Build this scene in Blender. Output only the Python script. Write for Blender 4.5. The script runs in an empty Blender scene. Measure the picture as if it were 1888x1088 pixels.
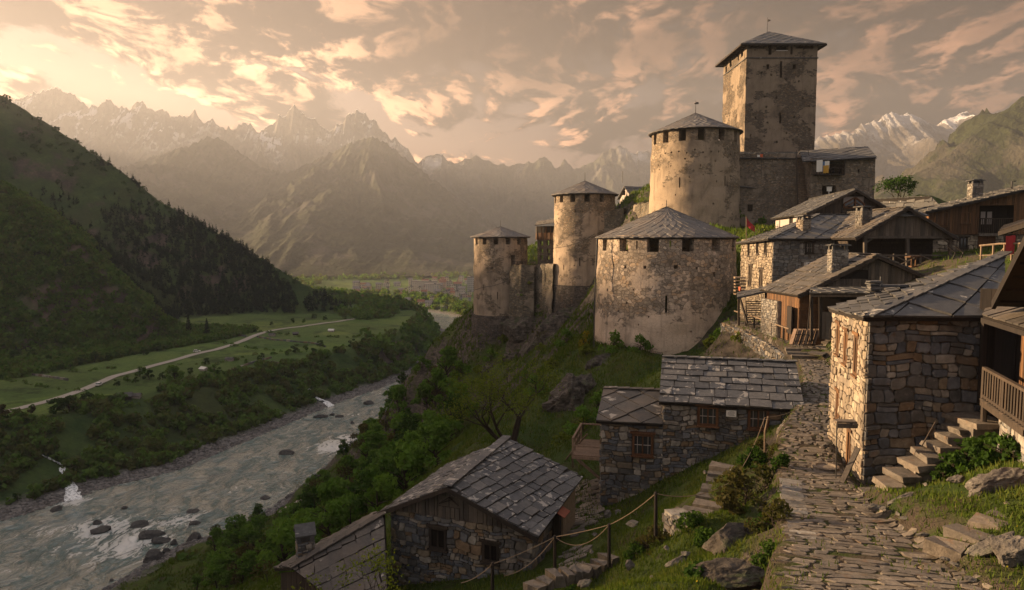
import bpy, math, random
import numpy as np
from mathutils import Vector, Matrix

SC = bpy.context.scene
COL = SC.collection
R = math.radians

# ------------------------------------------------------------------ camera
CAMZ, PITCH, LENS = 100.0, R(4.5), 25.0
FPX = LENS / 36.0 * 1888.0
cam = bpy.data.objects.new("camera", bpy.data.cameras.new("camera"))
COL.objects.link(cam)
cam.location = (0, 0, CAMZ)
cam.rotation_euler = (R(90) - PITCH, 0, 0)
cam.data.lens = LENS
cam.data.sensor_width = 36
cam.data.clip_start = 0.1
cam.data.clip_end = 60000
SC.camera = cam

# ------------------------------------------------------------------ light
SUN_EL, SUN_BEAR = R(14.0), R(-70.0)          # bearing from +Y, negative = to the left
SUN_DIR = Vector((math.sin(SUN_BEAR) * math.cos(SUN_EL), math.cos(SUN_BEAR) * math.cos(SUN_EL), math.sin(SUN_EL)))
sun = bpy.data.objects.new("sun", bpy.data.lights.new("sun", 'SUN'))
COL.objects.link(sun)
sun.data.energy = 5.0
sun.data.angle = R(0.6)
sun.data.color = (1.0, 0.69, 0.39)
sun.rotation_euler = (-SUN_DIR).to_track_quat('-Z', 'Y').to_euler()
SC.view_settings.view_transform = 'Standard'
SC.view_settings.look = 'None'
SC.view_settings.exposure = 2.22
SC.view_settings.gamma = 1.0
SC.view_settings.use_curve_mapping = False
SC.cycles.use_denoising = True
SC.cycles.denoiser = 'OPENIMAGEDENOISE'
SC.cycles.max_bounces = 6
SC.cycles.diffuse_bounces = 3
SC.cycles.glossy_bounces = 3
SC.cycles.transmission_bounces = 3
SC.cycles.transparent_max_bounces = 6
SC.cycles.volume_bounces = 0
SC.cycles.caustics_reflective = False
SC.cycles.caustics_refractive = False


class NT:
    """tiny helper for node trees"""
    def __init__(s, tree):
        s.t = tree
        s.n = tree.nodes
        s.l = tree.links
        s.n.clear()
    def new(s, typ, **kw):
        o = s.n.new(typ)
        for k, v in kw.items():
            setattr(o, k, v)
        return o
    def set(s, sock, v):
        if isinstance(v, bpy.types.NodeSocket):
            s.l.new(v, sock)
        elif isinstance(v, (tuple, list)) and len(v) == 3 and sock.type == 'RGBA':
            sock.default_value = (*v, 1)
        elif sock.type in ('RGBA', 'VECTOR') and not isinstance(v, (tuple, list)):
            sock.default_value = (v, v, v, 1)[:4 if sock.type == 'RGBA' else 3]
        else:
            sock.default_value = v
    def math(s, op, a, b=0.0, c=None, clamp=False):
        o = s.new('ShaderNodeMath', operation=op, use_clamp=clamp)
        s.set(o.inputs[0], a); s.set(o.inputs[1], b)
        if c is not None: s.set(o.inputs[2], c)
        return o.outputs[0]
    def vmath(s, op, a, b=(0, 0, 0), scale=None):
        o = s.new('ShaderNodeVectorMath', operation=op)
        s.set(o.inputs[0], a)
        if op != 'SCALE': s.set(o.inputs[1], b)
        if scale is not None: s.set(o.inputs[3], scale)
        return o.outputs['Value'] if op in ('DOT_PRODUCT', 'LENGTH') else o.outputs[0]
    def mix(s, f, a, b, blend='MIX'):
        o = s.new('ShaderNodeMix', data_type='RGBA', blend_type=blend)
        s.set(o.inputs[0], f); s.set(o.inputs[6], a); s.set(o.inputs[7], b)
        return o.outputs[2]
    def noise(s, vec, scale, detail=5, rough=0.55, dist=0.0, lac=2.0):
        o = s.new('ShaderNodeTexNoise')
        if vec is not None: s.set(o.inputs['Vector'], vec)
        o.inputs['Scale'].default_value = scale
        o.inputs['Detail'].default_value = detail
        o.inputs['Roughness'].default_value = rough
        o.inputs['Distortion'].default_value = dist
        o.inputs['Lacunarity'].default_value = lac
        return o.outputs[0]
    def voro(s, vec, scale, feature='F1', rnd=1.0, out=0):
        o = s.new('ShaderNodeTexVoronoi', feature=feature)
        if vec is not None: s.set(o.inputs['Vector'], vec)
        o.inputs['Scale'].default_value = scale
        o.inputs['Randomness'].default_value = rnd
        return o.outputs[out]
    def ramp(s, f, stops, interp='LINEAR'):
        o = s.new('ShaderNodeValToRGB')
        o.color_ramp.interpolation = interp
        e = o.color_ramp.elements
        while len(e) < len(stops): e.new(0.5)
        for k, (p, c) in zip(e, stops):
            k.position = p
            k.color = (c, c, c, 1) if not isinstance(c, (tuple, list)) else (*c, 1)
        s.set(o.inputs[0], f)
        return o.outputs[0]
    def step(s, f, a, b):
        o = s.new('ShaderNodeMapRange', interpolation_type='SMOOTHSTEP')
        s.set(o.inputs[0], f); s.set(o.inputs[1], a); s.set(o.inputs[2], b)
        return o.outputs[0]
    def map(s, vec, scale=(1, 1, 1), loc=(0, 0, 0), rot=(0, 0, 0)):
        o = s.new('ShaderNodeMapping')
        s.set(o.inputs[0], vec)
        o.inputs[1].default_value = loc; o.inputs[2].default_value = rot; o.inputs[3].default_value = scale
        return o.outputs[0]
    def xyz(s, vec):
        o = s.new('ShaderNodeSeparateXYZ'); s.set(o.inputs[0], vec)
        return o.outputs
    def comb(s, x, y, z):
        o = s.new('ShaderNodeCombineXYZ')
        for k, v in enumerate((x, y, z)): s.set(o.inputs[k], v)
        return o.outputs[0]
    def obj(s): return s.new('ShaderNodeTexCoord').outputs['Object']
    def pos(s): return s.new('ShaderNodeNewGeometry').outputs['Position']
    def nrm(s): return s.new('ShaderNodeNewGeometry').outputs['Normal']
    def attr(s, name='rnd'):
        return s.new('ShaderNodeAttribute', attribute_name=name).outputs['Fac']
    def orand(s): return s.new('ShaderNodeObjectInfo').outputs['Random']
    def bump(s, h, strength=0.5, dist=0.05, normal=None):
        o = s.new('ShaderNodeBump')
        o.inputs['Strength'].default_value = strength
        o.inputs['Distance'].default_value = dist
        s.set(o.inputs['Height'], h)
        if normal is not None: s.set(o.inputs['Normal'], normal)
        return o.outputs[0]
    def bsdf(s, color, rough=0.9, normal=None, spec=0.3, **kw):
        o = s.new('ShaderNodeBsdfPrincipled')
        s.set(o.inputs['Base Color'], color); s.set(o.inputs['Roughness'], rough)
        s.set(o.inputs['Specular IOR Level'], spec)
        if normal is not None: s.set(o.inputs['Normal'], normal)
        for k, v in kw.items(): s.set(o.inputs[k.replace('_', ' ')], v)
        return o.outputs[0]
    def out(s, sh, vol=None):
        o = s.new('ShaderNodeOutputMaterial')
        if sh is not None: s.l.new(sh, o.inputs[0])
        if vol is not None: s.l.new(vol, o.inputs[1])


# ------------------------------------------------------------------ sky
world = bpy.data.worlds.new("World")
SC.world = world
world.use_nodes = True
world.cycles.sampling_method = 'MANUAL'
world.cycles.sample_map_resolution = 512
w = NT(world.node_tree)
sky = w.new('ShaderNodeTexSky', sky_type='NISHITA', sun_disc=False)
sky.sun_elevation = SUN_EL
sky.sun_rotation = SUN_BEAR
sky.dust_density = 4.0
sky.air_density = 1.5
skyc = w.vmath('SCALE', sky.outputs[0], scale=0.06)
d = w.new('ShaderNodeTexCoord').outputs['Generated']
dx, dy, dz = w.xyz(d)
dzc = w.math('MAXIMUM', dz, 0.0)
toward = w.vmath('DOT_PRODUCT', d, tuple(SUN_DIR))            # 1 at the sun
warm = w.step(toward, 0.02, 0.95)
low = w.step(dzc, 0.30, 0.03)
# clear sky between the clouds: hazy evening air, warm near the sun and the horizon
gap = w.mix(warm, (0.085, 0.09, 0.12), (0.46, 0.285, 0.215))
gap = w.mix(w.math('MULTIPLY', low, 0.8), gap, w.mix(warm, (0.36, 0.185, 0.125), (1.0, 0.55, 0.33)))
gap = w.mix(0.25, gap, skyc)
den = w.math('ADD', dzc, 0.20)
px_ = w.math('DIVIDE', dx, den); py_ = w.math('DIVIDE', dy, den)
pv = w.comb(px_, py_, w.math('MULTIPLY', dzc, 2.0))
wn_ = w.new('ShaderNodeTexNoise'); w.set(wn_.inputs['Vector'], pv); wn_.inputs['Scale'].default_value = 1.6; wn_.inputs['Detail'].default_value = 4
pvw = w.vmath('ADD', pv, w.vmath('SCALE', wn_.outputs[1], scale=0.42))
sx, sy = SUN_DIR.x * 0.055, SUN_DIR.y * 0.055
def cloud(off):
    q = w.map(pvw, (1.5, 0.85, 1.0), (off[0] + CLOUD[0], off[1] + CLOUD[1], off[2]), (0, 0, R(-28)))
    big = w.noise(q, 0.95, 2, 0.5)
    return w.math('ADD', w.math('MULTIPLY', big, 0.55), w.math('MULTIPLY', w.noise(q, 2.7, 12, 0.63, 0.12), 0.55))
CLOUD = (3.1, 1.7)
c0 = cloud((0, 0, 0)); c1 = cloud((sx, sy, 0.075))
cover = w.math('ADD', w.math('MULTIPLY', w.step(dzc, 0.12, 0.30), 0.045), w.math('MULTIPLY', w.step(toward, 0.60, 0.15), 0.03))
c0m = w.math('ADD', c0, cover)
mask = w.step(c0m, 0.500, 0.552)
lit = w.step(w.math('SUBTRACT', c0, c1), -0.006, 0.058)
thick = w.step(c0m, 0.55, 0.68)
shade = w.mix(warm, (0.012, 0.010, 0.013), (0.095, 0.060, 0.050))
bright = w.mix(warm, (1.05, 0.49, 0.26), (1.9, 1.02, 0.53))
cl = w.mix(w.math('MULTIPLY', lit, w.math('SUBTRACT', 1.0, w.math('MULTIPLY', thick, 0.55))), shade, bright)
skycol = w.mix(mask, gap, cl)
# a darker bank of cloud higher up and to the right
bank = w.step(w.noise(w.map(pvw, (0.8, 0.6, 1), (5.2, 0.4, 0)), 1.1, 7, 0.6), 0.40, 0.62)
bank = w.math('MULTIPLY', w.math('MULTIPLY', bank, w.step(dzc, 0.10, 0.26)), w.step(toward, 0.86, 0.45))
skycol = w.mix(w.math('MULTIPLY', bank, 0.82), skycol, w.mix(warm, (0.016, 0.011, 0.013), (0.15, 0.085, 0.06)))
skycol = w.vmath('SCALE', skycol, scale=w.math('MULTIPLY_ADD', w.step(toward, -0.1, 0.75), 0.45, 0.55))
# overhead, above the picture, the air clears to a cool evening blue-grey
skycol = w.mix(w.math('MULTIPLY', w.step(dzc, 0.46, 0.80), 0.9), skycol, w.mix(0.2, (0.66, 0.65, 0.71), skyc))
# behind the camera the sky is duller and cooler
skycol = w.mix(w.step(dy, -0.15, -0.6), skycol, (0.40, 0.37, 0.37))
skycol = w.mix(w.step(dz, 0.0, -0.05), skycol, (0.10, 0.09, 0.08))
bg = w.new('ShaderNodeBackground')
w.set(bg.inputs[0], skycol); bg.inputs[1].default_value = 0.305
w.l.new(bg.outputs[0], w.new('ShaderNodeOutputWorld').inputs[0])

# ------------------------------------------------------------------ helpers
rng = np.random.default_rng(7)
random.seed(7)
CP, SP = math.cos(PITCH), math.sin(PITCH)
def ray(px, py):
    x, y = px - 944.0, -(py - 544.0)
    return np.array([x, FPX * CP + y * SP, y * CP - FPX * SP]) / FPX
def P(px, py, Y):
    """point on the sight line of photo pixel (px, py) at distance Y ahead"""
    r = ray(px, py); r = r * (Y / r[1])
    return np.array([r[0], r[1], CAMZ + r[2]])
def G(px, py, z=0.0):
    r = ray(px, py); r = r * ((z - CAMZ) / r[2])
    return np.array([r[0], r[1], z])

def mk(name, V, F, mat=None, parent=None, rnd=None, smooth=False, mats=None, midx=None):
    V = np.asarray(V, dtype=np.float64).reshape(-1, 3)
    if parent is not None:
        V = V - np.array(parent['_o'])
    me = bpy.data.meshes.new(name)
    me.vertices.add(len(V)); me.vertices.foreach_set('co', V.astype(np.float32).ravel())
    if isinstance(F, np.ndarray):
        n, k = F.shape
        flat = F.ravel(); starts = np.arange(n) * k
    else:
        n = len(F); lens = np.array([len(f) for f in F], dtype=np.int64)
        flat = np.fromiter((i for f in F for i in f), dtype=np.int64)
        starts = np.concatenate([[0], np.cumsum(lens)[:-1]]) if n else np.zeros(0)
    me.loops.add(len(flat)); me.loops.foreach_set('vertex_index', flat.astype(np.int32))
    me.polygons.add(n); me.polygons.foreach_set('loop_start', starts.astype(np.int32))
    if smooth: me.polygons.foreach_set('use_smooth', np.ones(n, dtype=bool))
    else: me.polygons.foreach_set('use_smooth', np.zeros(n, dtype=bool))
    if rnd is not None:
        a = me.attributes.new('rnd', 'FLOAT', 'FACE'); a.data.foreach_set('value', np.asarray(rnd, dtype=np.float32))
    for m in (mats or [mat]):
        me.materials.append(m)
    if midx is not None:
        me.polygons.foreach_set('material_index', np.asarray(midx, dtype=np.int32))
    me.update(calc_edges=True); me.validate()
    o = bpy.data.objects.new(name, me)
    COL.objects.link(o)
    if parent is not None: o.parent = parent
    return o

def pattr(o, name, vals):
    a = o.data.attributes.new(name, 'FLOAT', 'POINT'); a.data.foreach_set('value', np.asarray(vals, dtype=np.float32))

def thing(name, label, cat, loc, group=None):
    o = bpy.data.objects.new(name, None); COL.objects.link(o)
    o.location = [float(c) for c in loc]; o['_o'] = [float(c) for c in loc]
    o.empty_display_size = 0.3
    o['label'] = label; o['category'] = cat
    if group: o['group'] = group
    return o
def tag(o, label=None, cat=None, group=None, kind=None):
    for k, v in (('label', label), ('category', cat), ('group', group), ('kind', kind)):
        if v: o[k] = v
    return o
def recenter(o, loc):
    """move the origin of a one-mesh thing to loc"""
    loc = Vector([float(c) for c in loc]); o.data.transform(Matrix.Translation(-loc)); o.location = loc
    return o
def copy_thing(src, loc, rz=0.0, s=1.0, label=None):
    c = src.copy(); COL.objects.link(c)
    c.location = [float(k) for k in loc]; c.rotation_euler = (0, 0, rz)
    c.scale = (s, s, s) if not isinstance(s, (tuple, list)) else s
    if label: c['label'] = label
    for ch in src.children:
        k = ch.copy(); COL.objects.link(k); k.parent = c
        for g in ch.children:
            q = g.copy(); COL.objects.link(q); q.parent = k
    return c

def unit(v):
    v = np.asarray(v, float); return v / (np.linalg.norm(v) + 1e-12)

class MB:
    def __init__(s): s.V = []; s.F = []; s.R = []; s.MI = []; s.cur = 0
    def add(s, V, F, r=None):
        b = len(s.V); r = random.random() if r is None else r
        s.V.extend([tuple(v) for v in V])
        for f in F: s.F.append([b + i for i in f]); s.R.append(r); s.MI.append(s.cur)
    def hexa(s, lo, hi, r=None):
        s.add(list(lo) + list(hi), [(3, 2, 1, 0), (4, 5, 6, 7), (0, 1, 5, 4), (1, 2, 6, 5), (2, 3, 7, 6), (3, 0, 4, 7)], r)
    def box(s, c, size, rz=0.0, r=None, jit=0.0):
        hx, hy, hz = (k / 2 for k in size); cs, sn = math.cos(rz), math.sin(rz)
        pts = []
        for z in (-hz, hz):
            for x, y in ((-hx, -hy), (hx, -hy), (hx, hy), (-hx, hy)):
                j = [random.uniform(-jit, jit) for _ in range(3)] if jit else (0, 0, 0)
                pts.append((c[0] + x * cs - y * sn + j[0], c[1] + x * sn + y * cs + j[1], c[2] + z + j[2]))
        s.hexa(pts[:4], pts[4:], r)
    def beam(s, a, b, wd=0.1, ht=None, r=None, up=(0, 0, 1)):
        a, b = np.asarray(a, float), np.asarray(b, float); ht = ht or wd
        t = unit(b - a); u = np.cross(t, up)
        if np.linalg.norm(u) < 1e-3: u = np.array([1.0, 0, 0])
        u = unit(u) * wd / 2; v = unit(np.cross(u, t)) * ht / 2
        q = [-u - v, u - v, u + v, -u + v]
        s.hexa([a + k for k in q], [b + k for k in q], r)
    def tube(s, pts, rad, n=6, r=None):
        pts = [np.asarray(p, float) for p in pts]
        rad = rad if isinstance(rad, (list, tuple, np.ndarray)) else [rad] * len(pts)
        V = []; m = len(pts)
        for i, p in enumerate(pts):
            t = unit(pts[min(i + 1, m - 1)] - pts[max(i - 1, 0)])
            ref = np.array([0, 0, 1.0]) if abs(t[2]) < 0.9 else np.array([1.0, 0, 0])
            u = unit(np.cross(t, ref)); v = np.cross(u, t)
            for k in range(n):
                a = 2 * math.pi * k / n
                V.append(p + rad[i] * (u * math.cos(a) + v * math.sin(a)))
        F = []
        for i in range(m - 1):
            for k in range(n):
                k2 = (k + 1) % n
                F.append((i * n + k, i * n + k2, i * n + n + k2, i * n + n + k))
        F.append(list(range(n))[::-1]); F.append([(m - 1) * n + k for k in range(n)])
        s.add(V, F, r)
    def prism(s, poly, vec, r=None):
        n = len(poly); vec = np.asarray(vec, float)
        V = [np.asarray(p, float) for p in poly] + [np.asarray(p, float) + vec for p in poly]
        F = [list(range(n))[::-1], list(range(n, 2 * n))] + [(i, (i + 1) % n, n + (i + 1) % n, n + i) for i in range(n)]
        s.add(V, F, r)
    def build(s, name, mat, parent=None, smooth=False):
        if isinstance(mat, list): return mk(name, s.V, s.F, None, parent, s.R, smooth, mat, s.MI)
        return mk(name, s.V, s.F, mat, parent, s.R, smooth)

# --- convex polygon frames, clipping and tiling
def pframe(poly):
    p = [np.asarray(q, float) for q in poly]
    n = np.zeros(3)
    for i in range(len(p)): n += np.cross(p[i], p[(i + 1) % len(p)])
    n = unit(n)
    v = np.array([0, 0, 1.0]) - n * n[2]
    v = unit(v) if np.linalg.norm(v) > 1e-4 else np.array([0, 1.0, 0])
    u = np.cross(v, n)
    return p[0], u, v, n
def to2(poly, fr):
    o, u, v, n = fr
    q = [(float(np.dot(np.asarray(p) - o, u)), float(np.dot(np.asarray(p) - o, v))) for p in poly]
    a = sum(q[i][0] * q[(i + 1) % len(q)][1] - q[(i + 1) % len(q)][0] * q[i][1] for i in range(len(q)))
    return q if a > 0 else q[::-1]
def halfclip(S, a, b, c):
    """keep a*x+b*y+c >= 0"""
    out = []
    for i in range(len(S)):
        p, q = S[i], S[(i + 1) % len(S)]
        dp, dq = a * p[0] + b * p[1] + c, a * q[0] + b * q[1] + c
        if dp >= 0: out.append(p)
        if (dp > 0) != (dq > 0) and abs(dp - dq) > 1e-12:
            t = dp / (dp - dq); out.append((p[0] + t * (q[0] - p[0]), p[1] + t * (q[1] - p[1])))
    return out
def clip(S, C):
    for i in range(len(C)):
        p, q = C[i], C[(i + 1) % len(C)]
        ex, ey = q[0] - p[0], q[1] - p[1]
        S = halfclip(S, -ey, ex, ey * p[0] - ex * p[1])
        if len(S) < 3: return []
    return S
def area(S):
    return 0.5 * abs(sum(S[i][0] * S[(i + 1) % len(S)][1] - S[(i + 1) % len(S)][0] * S[i][1] for i in range(len(S))))
def cut_holes(S, holes):
    for (x0, y0, x1, y1) in holes:
        if not S: return S
        xs = [p[0] for p in S]; ys = [p[1] for p in S]
        if max(xs) <= x0 or min(xs) >= x1 or max(ys) <= y0 or min(ys) >= y1: continue
        best = max((halfclip(S, -1, 0, x0), halfclip(S, 1, 0, -x1), halfclip(S, 0, -1, y0), halfclip(S, 0, 1, -y1)),
                   key=lambda t: area(t) if len(t) > 2 else 0)
        S = best if len(best) > 2 and area(best) > 0.15 * area(S) else []
    return S
def plate(mb, S, fr, h, t, r=None, tilt=None):
    """thin plate on a plane: S 2-D outline, h(x, y) height of its under side, t thickness"""
    o, u, v, n = fr; m = len(S)
    if m < 3 or area(S) < 1e-4: return
    cx = sum(p[0] for p in S) / m; cy = sum(p[1] for p in S) / m
    tx, ty = tilt or (0, 0)
    lo = []; hi = []
    for (x, y) in S:
        hh = h(x, y) + tx * (x - cx) + ty * (y - cy)
        b = o + u * x + v * y
        lo.append(b + n * (hh - 0.02)); hi.append(b + n * (hh + t))
    mb.add(lo + hi, [list(range(m, 2 * m))] + [(i, (i + 1) % m, m + (i + 1) % m, m + i) for i in range(m)], r)
def slates(mb, poly, tw=0.6, th=0.5, kind='rect', t=0.03, lift=0.045, jit=0.03, ang=45, up=True):
    """stone slabs laid in overlapping courses on a convex roof plane"""
    fr = pframe(poly)
    if up and fr[3][2] < 0: poly = poly[::-1]; fr = pframe(poly)
    C = to2(poly, fr)
    x0, x1 = min(p[0] for p in C), max(p[0] for p in C); y0, y1 = min(p[1] for p in C), max(p[1] for p in C)
    if kind == 'rect':
        y = y0; k = 0
        while y < y1:
            hh = th * random.uniform(0.85, 1.15); x = x0 - random.uniform(0, tw)
            while x < x1:
                ww = tw * random.uniform(0.65, 1.35); g = random.uniform(0.008, 0.022)
                ya = y + random.uniform(-jit, jit); j = lambda: random.uniform(-jit, jit) * 0.6
                S = clip([(x + g, ya + j()), (x + ww - g, ya + j()), (x + ww - g + j(), y + hh), (x + g + j(), y + hh)], C)
                if S: plate(mb, S, fr, lambda a, b, yy=y, H=hh: lift * (1 - (b - yy) / H), t * random.uniform(0.6, 1.6), None, (random.uniform(-.04, .04), random.uniform(-.035, .03)))
                x += ww
            y += hh
    else:
        ca, sa = math.cos(R(ang)), math.sin(R(ang))
        a2, b2 = tw * ca, tw * sa            # half diagonals of the diamond
        row = 0; y = y0 - b2
        while y - b2 < y1:
            x = x0 - a2 + (a2 if row % 2 else 0)
            while x - a2 < x1:
                j = lambda: random.uniform(-jit, jit); g = 0.97
                S = clip([(x + j(), y - b2 * g + j()), (x + a2 * g + j(), y + j()), (x + j(), y + b2 * g + j()), (x - a2 * g + j(), y + j())], C)
                if S: plate(mb, S, fr, lambda p, q, yy=y: lift * (0.5 - (q - yy) / (2 * b2)) , t * random.uniform(0.7, 1.3), None, (random.uniform(-.02, .02), random.uniform(-.015, .015)))
                x += 2 * a2
            y += b2; row += 1
def planks(mb, poly, wd=0.2, t=0.025, horiz=False, holes=(), gap=0.02, off=0.0, ragged=0.0):
    fr = pframe(poly); C = to2(poly, fr)
    ax = 1 if horiz else 0
    a0, a1 = min(p[ax] for p in C), max(p[ax] for p in C); b0, b1 = min(p[1 - ax] for p in C) - .1, max(p[1 - ax] for p in C) + .1
    a = a0
    while a < a1:
        ww = wd * random.uniform(0.7, 1.3); g = gap * random.uniform(0.3, 1.6)
        bb = b0 + 0.1 + random.uniform(0, ragged) if ragged else b0
        S = [(a + g, bb), (a + ww, bb), (a + ww, b1), (a + g, b1)]
        if horiz: S = [(y, x) for x, y in S][::-1]
        S = clip(S, C)
        parts = [S] if S else []
        for (x0, y0, x1, y1) in holes:
            nxt = []
            for q in parts:
                xs = [p[0] for p in q]; ys = [p[1] for p in q]
                if max(xs) <= x0 or min(xs) >= x1 or max(ys) <= y0 or min(ys) >= y1: nxt.append(q); continue
                if horiz: nxt += [halfclip(q, -1, 0, x0), halfclip(q, 1, 0, -x1)]
                else: nxt += [halfclip(q, 0, -1, y0), halfclip(q, 0, 1, -y1)]
            parts = [q for q in nxt if len(q) > 2]
        rr = random.random(); o2 = off + random.uniform(0, 0.012)
        for q in parts: plate(mb, q, fr, lambda x, y: o2, t, rr, (random.uniform(-.01, .01), 0))
        a += ww
def rubble(mb, poly, sw=0.45, sh=0.26, depth=0.06, holes=(), gap=0.012, warpamp=0.35):
    """a wall face of field stones, each a domed piece with its own outline"""
    fr = pframe(poly); C = to2(poly, fr); o, u, v, n = fr
    x0, x1 = min(p[0] for p in C), max(p[0] for p in C); y0, y1 = min(p[1] for p in C), max(p[1] for p in C)
    ph = [random.uniform(0, 6.28) for _ in range(4)]
    def wp(x, y):
        return (x + 0.10 * sh * math.sin(2.1 * y / sh + ph[0]), y + warpamp * sh * (math.sin(0.9 * x / sw + ph[1]) * 0.5 + 0.35 * math.sin(2.3 * x / sw + ph[2] + y)))
    def stone(xa, ya, xb, yb):
        w_, h_ = xb - xa, yb - ya
        c = 0.24 * min(w_, h_)
        j = lambda s=0.10: random.uniform(-s, s) * 1.35 * min(w_, h_)
        cc = [c * random.uniform(0.25, 1.25) for _ in range(4)]
        S = [(xa + cc[0], ya + j(.05)), (xa + w_ * .5 + j(), ya + j(.08)), (xb - cc[1], ya + j(.05)), (xb + j(.04), ya + cc[1]), (xb + j(.06), ya + h_ * .5 + j()), (xb + j(.04), yb - cc[2]),
             (xb - cc[2], yb + j(.05)), (xa + w_ * .5 + j(), yb + j(.08)), (xa + cc[3], yb + j(.05)), (xa + j(.04), yb - cc[3]), (xa + j(.06), ya + h_ * .5 + j()), (xa + j(.04), ya + cc[0])]
        S = [wp(*p) for p in S]
        S = cut_holes(clip(S, C), holes)
        if len(S) < 3 or area(S) < 0.0015: return
        m = len(S); mx = sum(p[0] for p in S) / m; my = sum(p[1] for p in S) / m
        dd = depth * random.uniform(0.45, 1.3); tx, ty = random.uniform(-.1, .1), random.uniform(-.12, .08)
        rings = []
        for k, hh in ((1.0, -0.03), (0.97, dd * 0.70), (0.84, dd)):
            rings.append([o + u * (mx + (x - mx) * k) + v * (my + (y - my) * k) + n * (hh + (0 if hh < 0 else tx * (x - mx) * k + ty * (y - my) * k + random.uniform(-.006, .006))) for x, y in S])
        V = rings[0] + rings[1] + rings[2]
        F = []
        for q in range(2):
            F += [(q * m + i, q * m + (i + 1) % m, q * m + m + (i + 1) % m, q * m + m + i) for i in range(m)]
        F.append([2 * m + i for i in range(m)])
        mb.add(V, F)
    y = y0 - sh * 0.6
    while y < y1 + sh * 0.6:
        h_ = sh * random.choice((0.5, 0.75, 1.0, 1.15, 1.4)) * random.uniform(0.9, 1.1)
        x = x0 - random.uniform(0, sw)
        while x < x1:
            w_ = max(h_ * 0.7, sw * random.choice((0.5, 0.7, 0.9, 1.1, 1.5)) * random.uniform(0.85, 1.15))
            if h_ > sh * 0.75 and random.random() < 0.36:
                c = random.uniform(.35, .65); stone(x + gap, y + gap, x + w_ - gap, y + h_ * c - gap)
                if random.random() < .5:
                    e = random.uniform(.35, .65); stone(x + gap, y + h_ * c + gap, x + w_ * e - gap, y + h_ - gap); stone(x + w_ * e + gap, y + h_ * c + gap, x + w_ - gap, y + h_ - gap)
                else: stone(x + gap, y + h_ * c + gap, x + w_ - gap, y + h_ - gap)
            else: stone(x + gap, y + gap, x + w_ - gap, y + h_ - gap)
            x += w_
        y += h_

# --- numpy noise
_perm = np.random.default_rng(3).permutation(512)
_ga = np.random.default_rng(4).uniform(0, 2 * np.pi, 512); _gx, _gy = np.cos(_ga), np.sin(_ga)
def perlin(x, y):
    xi = np.floor(x).astype(np.int64); yi = np.floor(y).astype(np.int64); fx, fy = x - xi, y - yi
    def g(ix, iy, ax, ay):
        h = _perm[(_perm[ix & 511] + iy) & 511]; return _gx[h] * ax + _gy[h] * ay
    sx_ = fx * fx * fx * (fx * (fx * 6 - 15) + 10); sy_ = fy * fy * fy * (fy * (fy * 6 - 15) + 10)
    a = g(xi, yi, fx, fy); b = g(xi + 1, yi, fx - 1, fy); c = g(xi, yi + 1, fx, fy - 1); e = g(xi + 1, yi + 1, fx - 1, fy - 1)
    return ((a + (b - a) * sx_) * (1 - sy_) + (c + (e - c) * sx_) * sy_) * 1.5
def fbm(x, y, oct=5, gain=0.5, lac=2.03):
    s = np.zeros_like(x); a = 1.0
    for k in range(oct):
        s += a * perlin(x + 17.3 * k, y - 9.1 * k); a *= gain; x = x * lac; y = y * lac
    return s
def ridged(x, y, oct=5, gain=0.5, lac=2.1):
    s = np.zeros_like(x); a = 1.0; pw = 1.0
    for k in range(oct):
        r = 1 - np.abs(perlin(x + 31.7 * k, y + 5.3 * k)); r = r * r
        s += a * r * pw; pw = np.clip(r * 1.3, 0, 1); a *= gain; x = x * lac; y = y * lac
    return s
def smooth(a, b, x):
    t = np.clip((x - a) / (b - a), 0, 1); return t * t * (3 - 2 * t)
def tps_fit(pts, lam=0.0):
    p = np.asarray(pts, float); n = len(p); X = p[:, :2]
    r2 = ((X[:, None] - X[None]) ** 2).sum(-1)
    K = 0.5 * r2 * np.log(r2 + 1e-9)
    Q = np.hstack([np.ones((n, 1)), X])
    A = np.block([[K + lam * np.eye(n), Q], [Q.T, np.zeros((3, 3))]])
    c = np.linalg.solve(A, np.concatenate([p[:, 2], np.zeros(3)]))
    def ev(x, y):
        x = np.asarray(x, float); y = np.asarray(y, float); sh = x.shape; x = x.ravel(); y = y.ravel(); out = np.empty_like(x)
        for s in range(0, len(x), 20000):
            a, b = x[s:s + 20000], y[s:s + 20000]
            r = (a[:, None] - X[:, 0]) ** 2 + (b[:, None] - X[:, 1]) ** 2
            out[s:s + 20000] = (0.5 * r * np.log(r + 1e-9)) @ c[:n] + c[n] + c[n + 1] * a + c[n + 2] * b
        return out.reshape(sh)
    return ev
def seg_dist(x, y, line, extra=None):
    """distance to a polyline and interpolated extra columns at the nearest point"""
    line = np.asarray(line, float); best = np.full(x.shape, 1e18); ex = [np.zeros_like(x) for _ in range(line.shape[1] - 2)]; side = np.zeros_like(x); arc = np.zeros_like(x); acc = 0
    for a, b in zip(line[:-1], line[1:]):
        dx_, dy_ = b[0] - a[0], b[1] - a[1]; L2 = dx_ * dx_ + dy_ * dy_; L = math.sqrt(L2)
        t = np.clip(((x - a[0]) * dx_ + (y - a[1]) * dy_) / L2, 0, 1)
        d2 = (x - a[0] - t * dx_) ** 2 + (y - a[1] - t * dy_) ** 2
        m = d2 < best; best = np.where(m, d2, best)
        sd = dx_ * (y - a[1]) - dy_ * (x - a[0]); side = np.where(m, np.sign(sd), side); arc = np.where(m, acc + t * L, arc)
        for k in range(len(ex)): ex[k] = np.where(m, a[2 + k] + t * (b[2 + k] - a[2 + k]), ex[k])
        acc += L
    return np.sqrt(best), ex, side, arc
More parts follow.
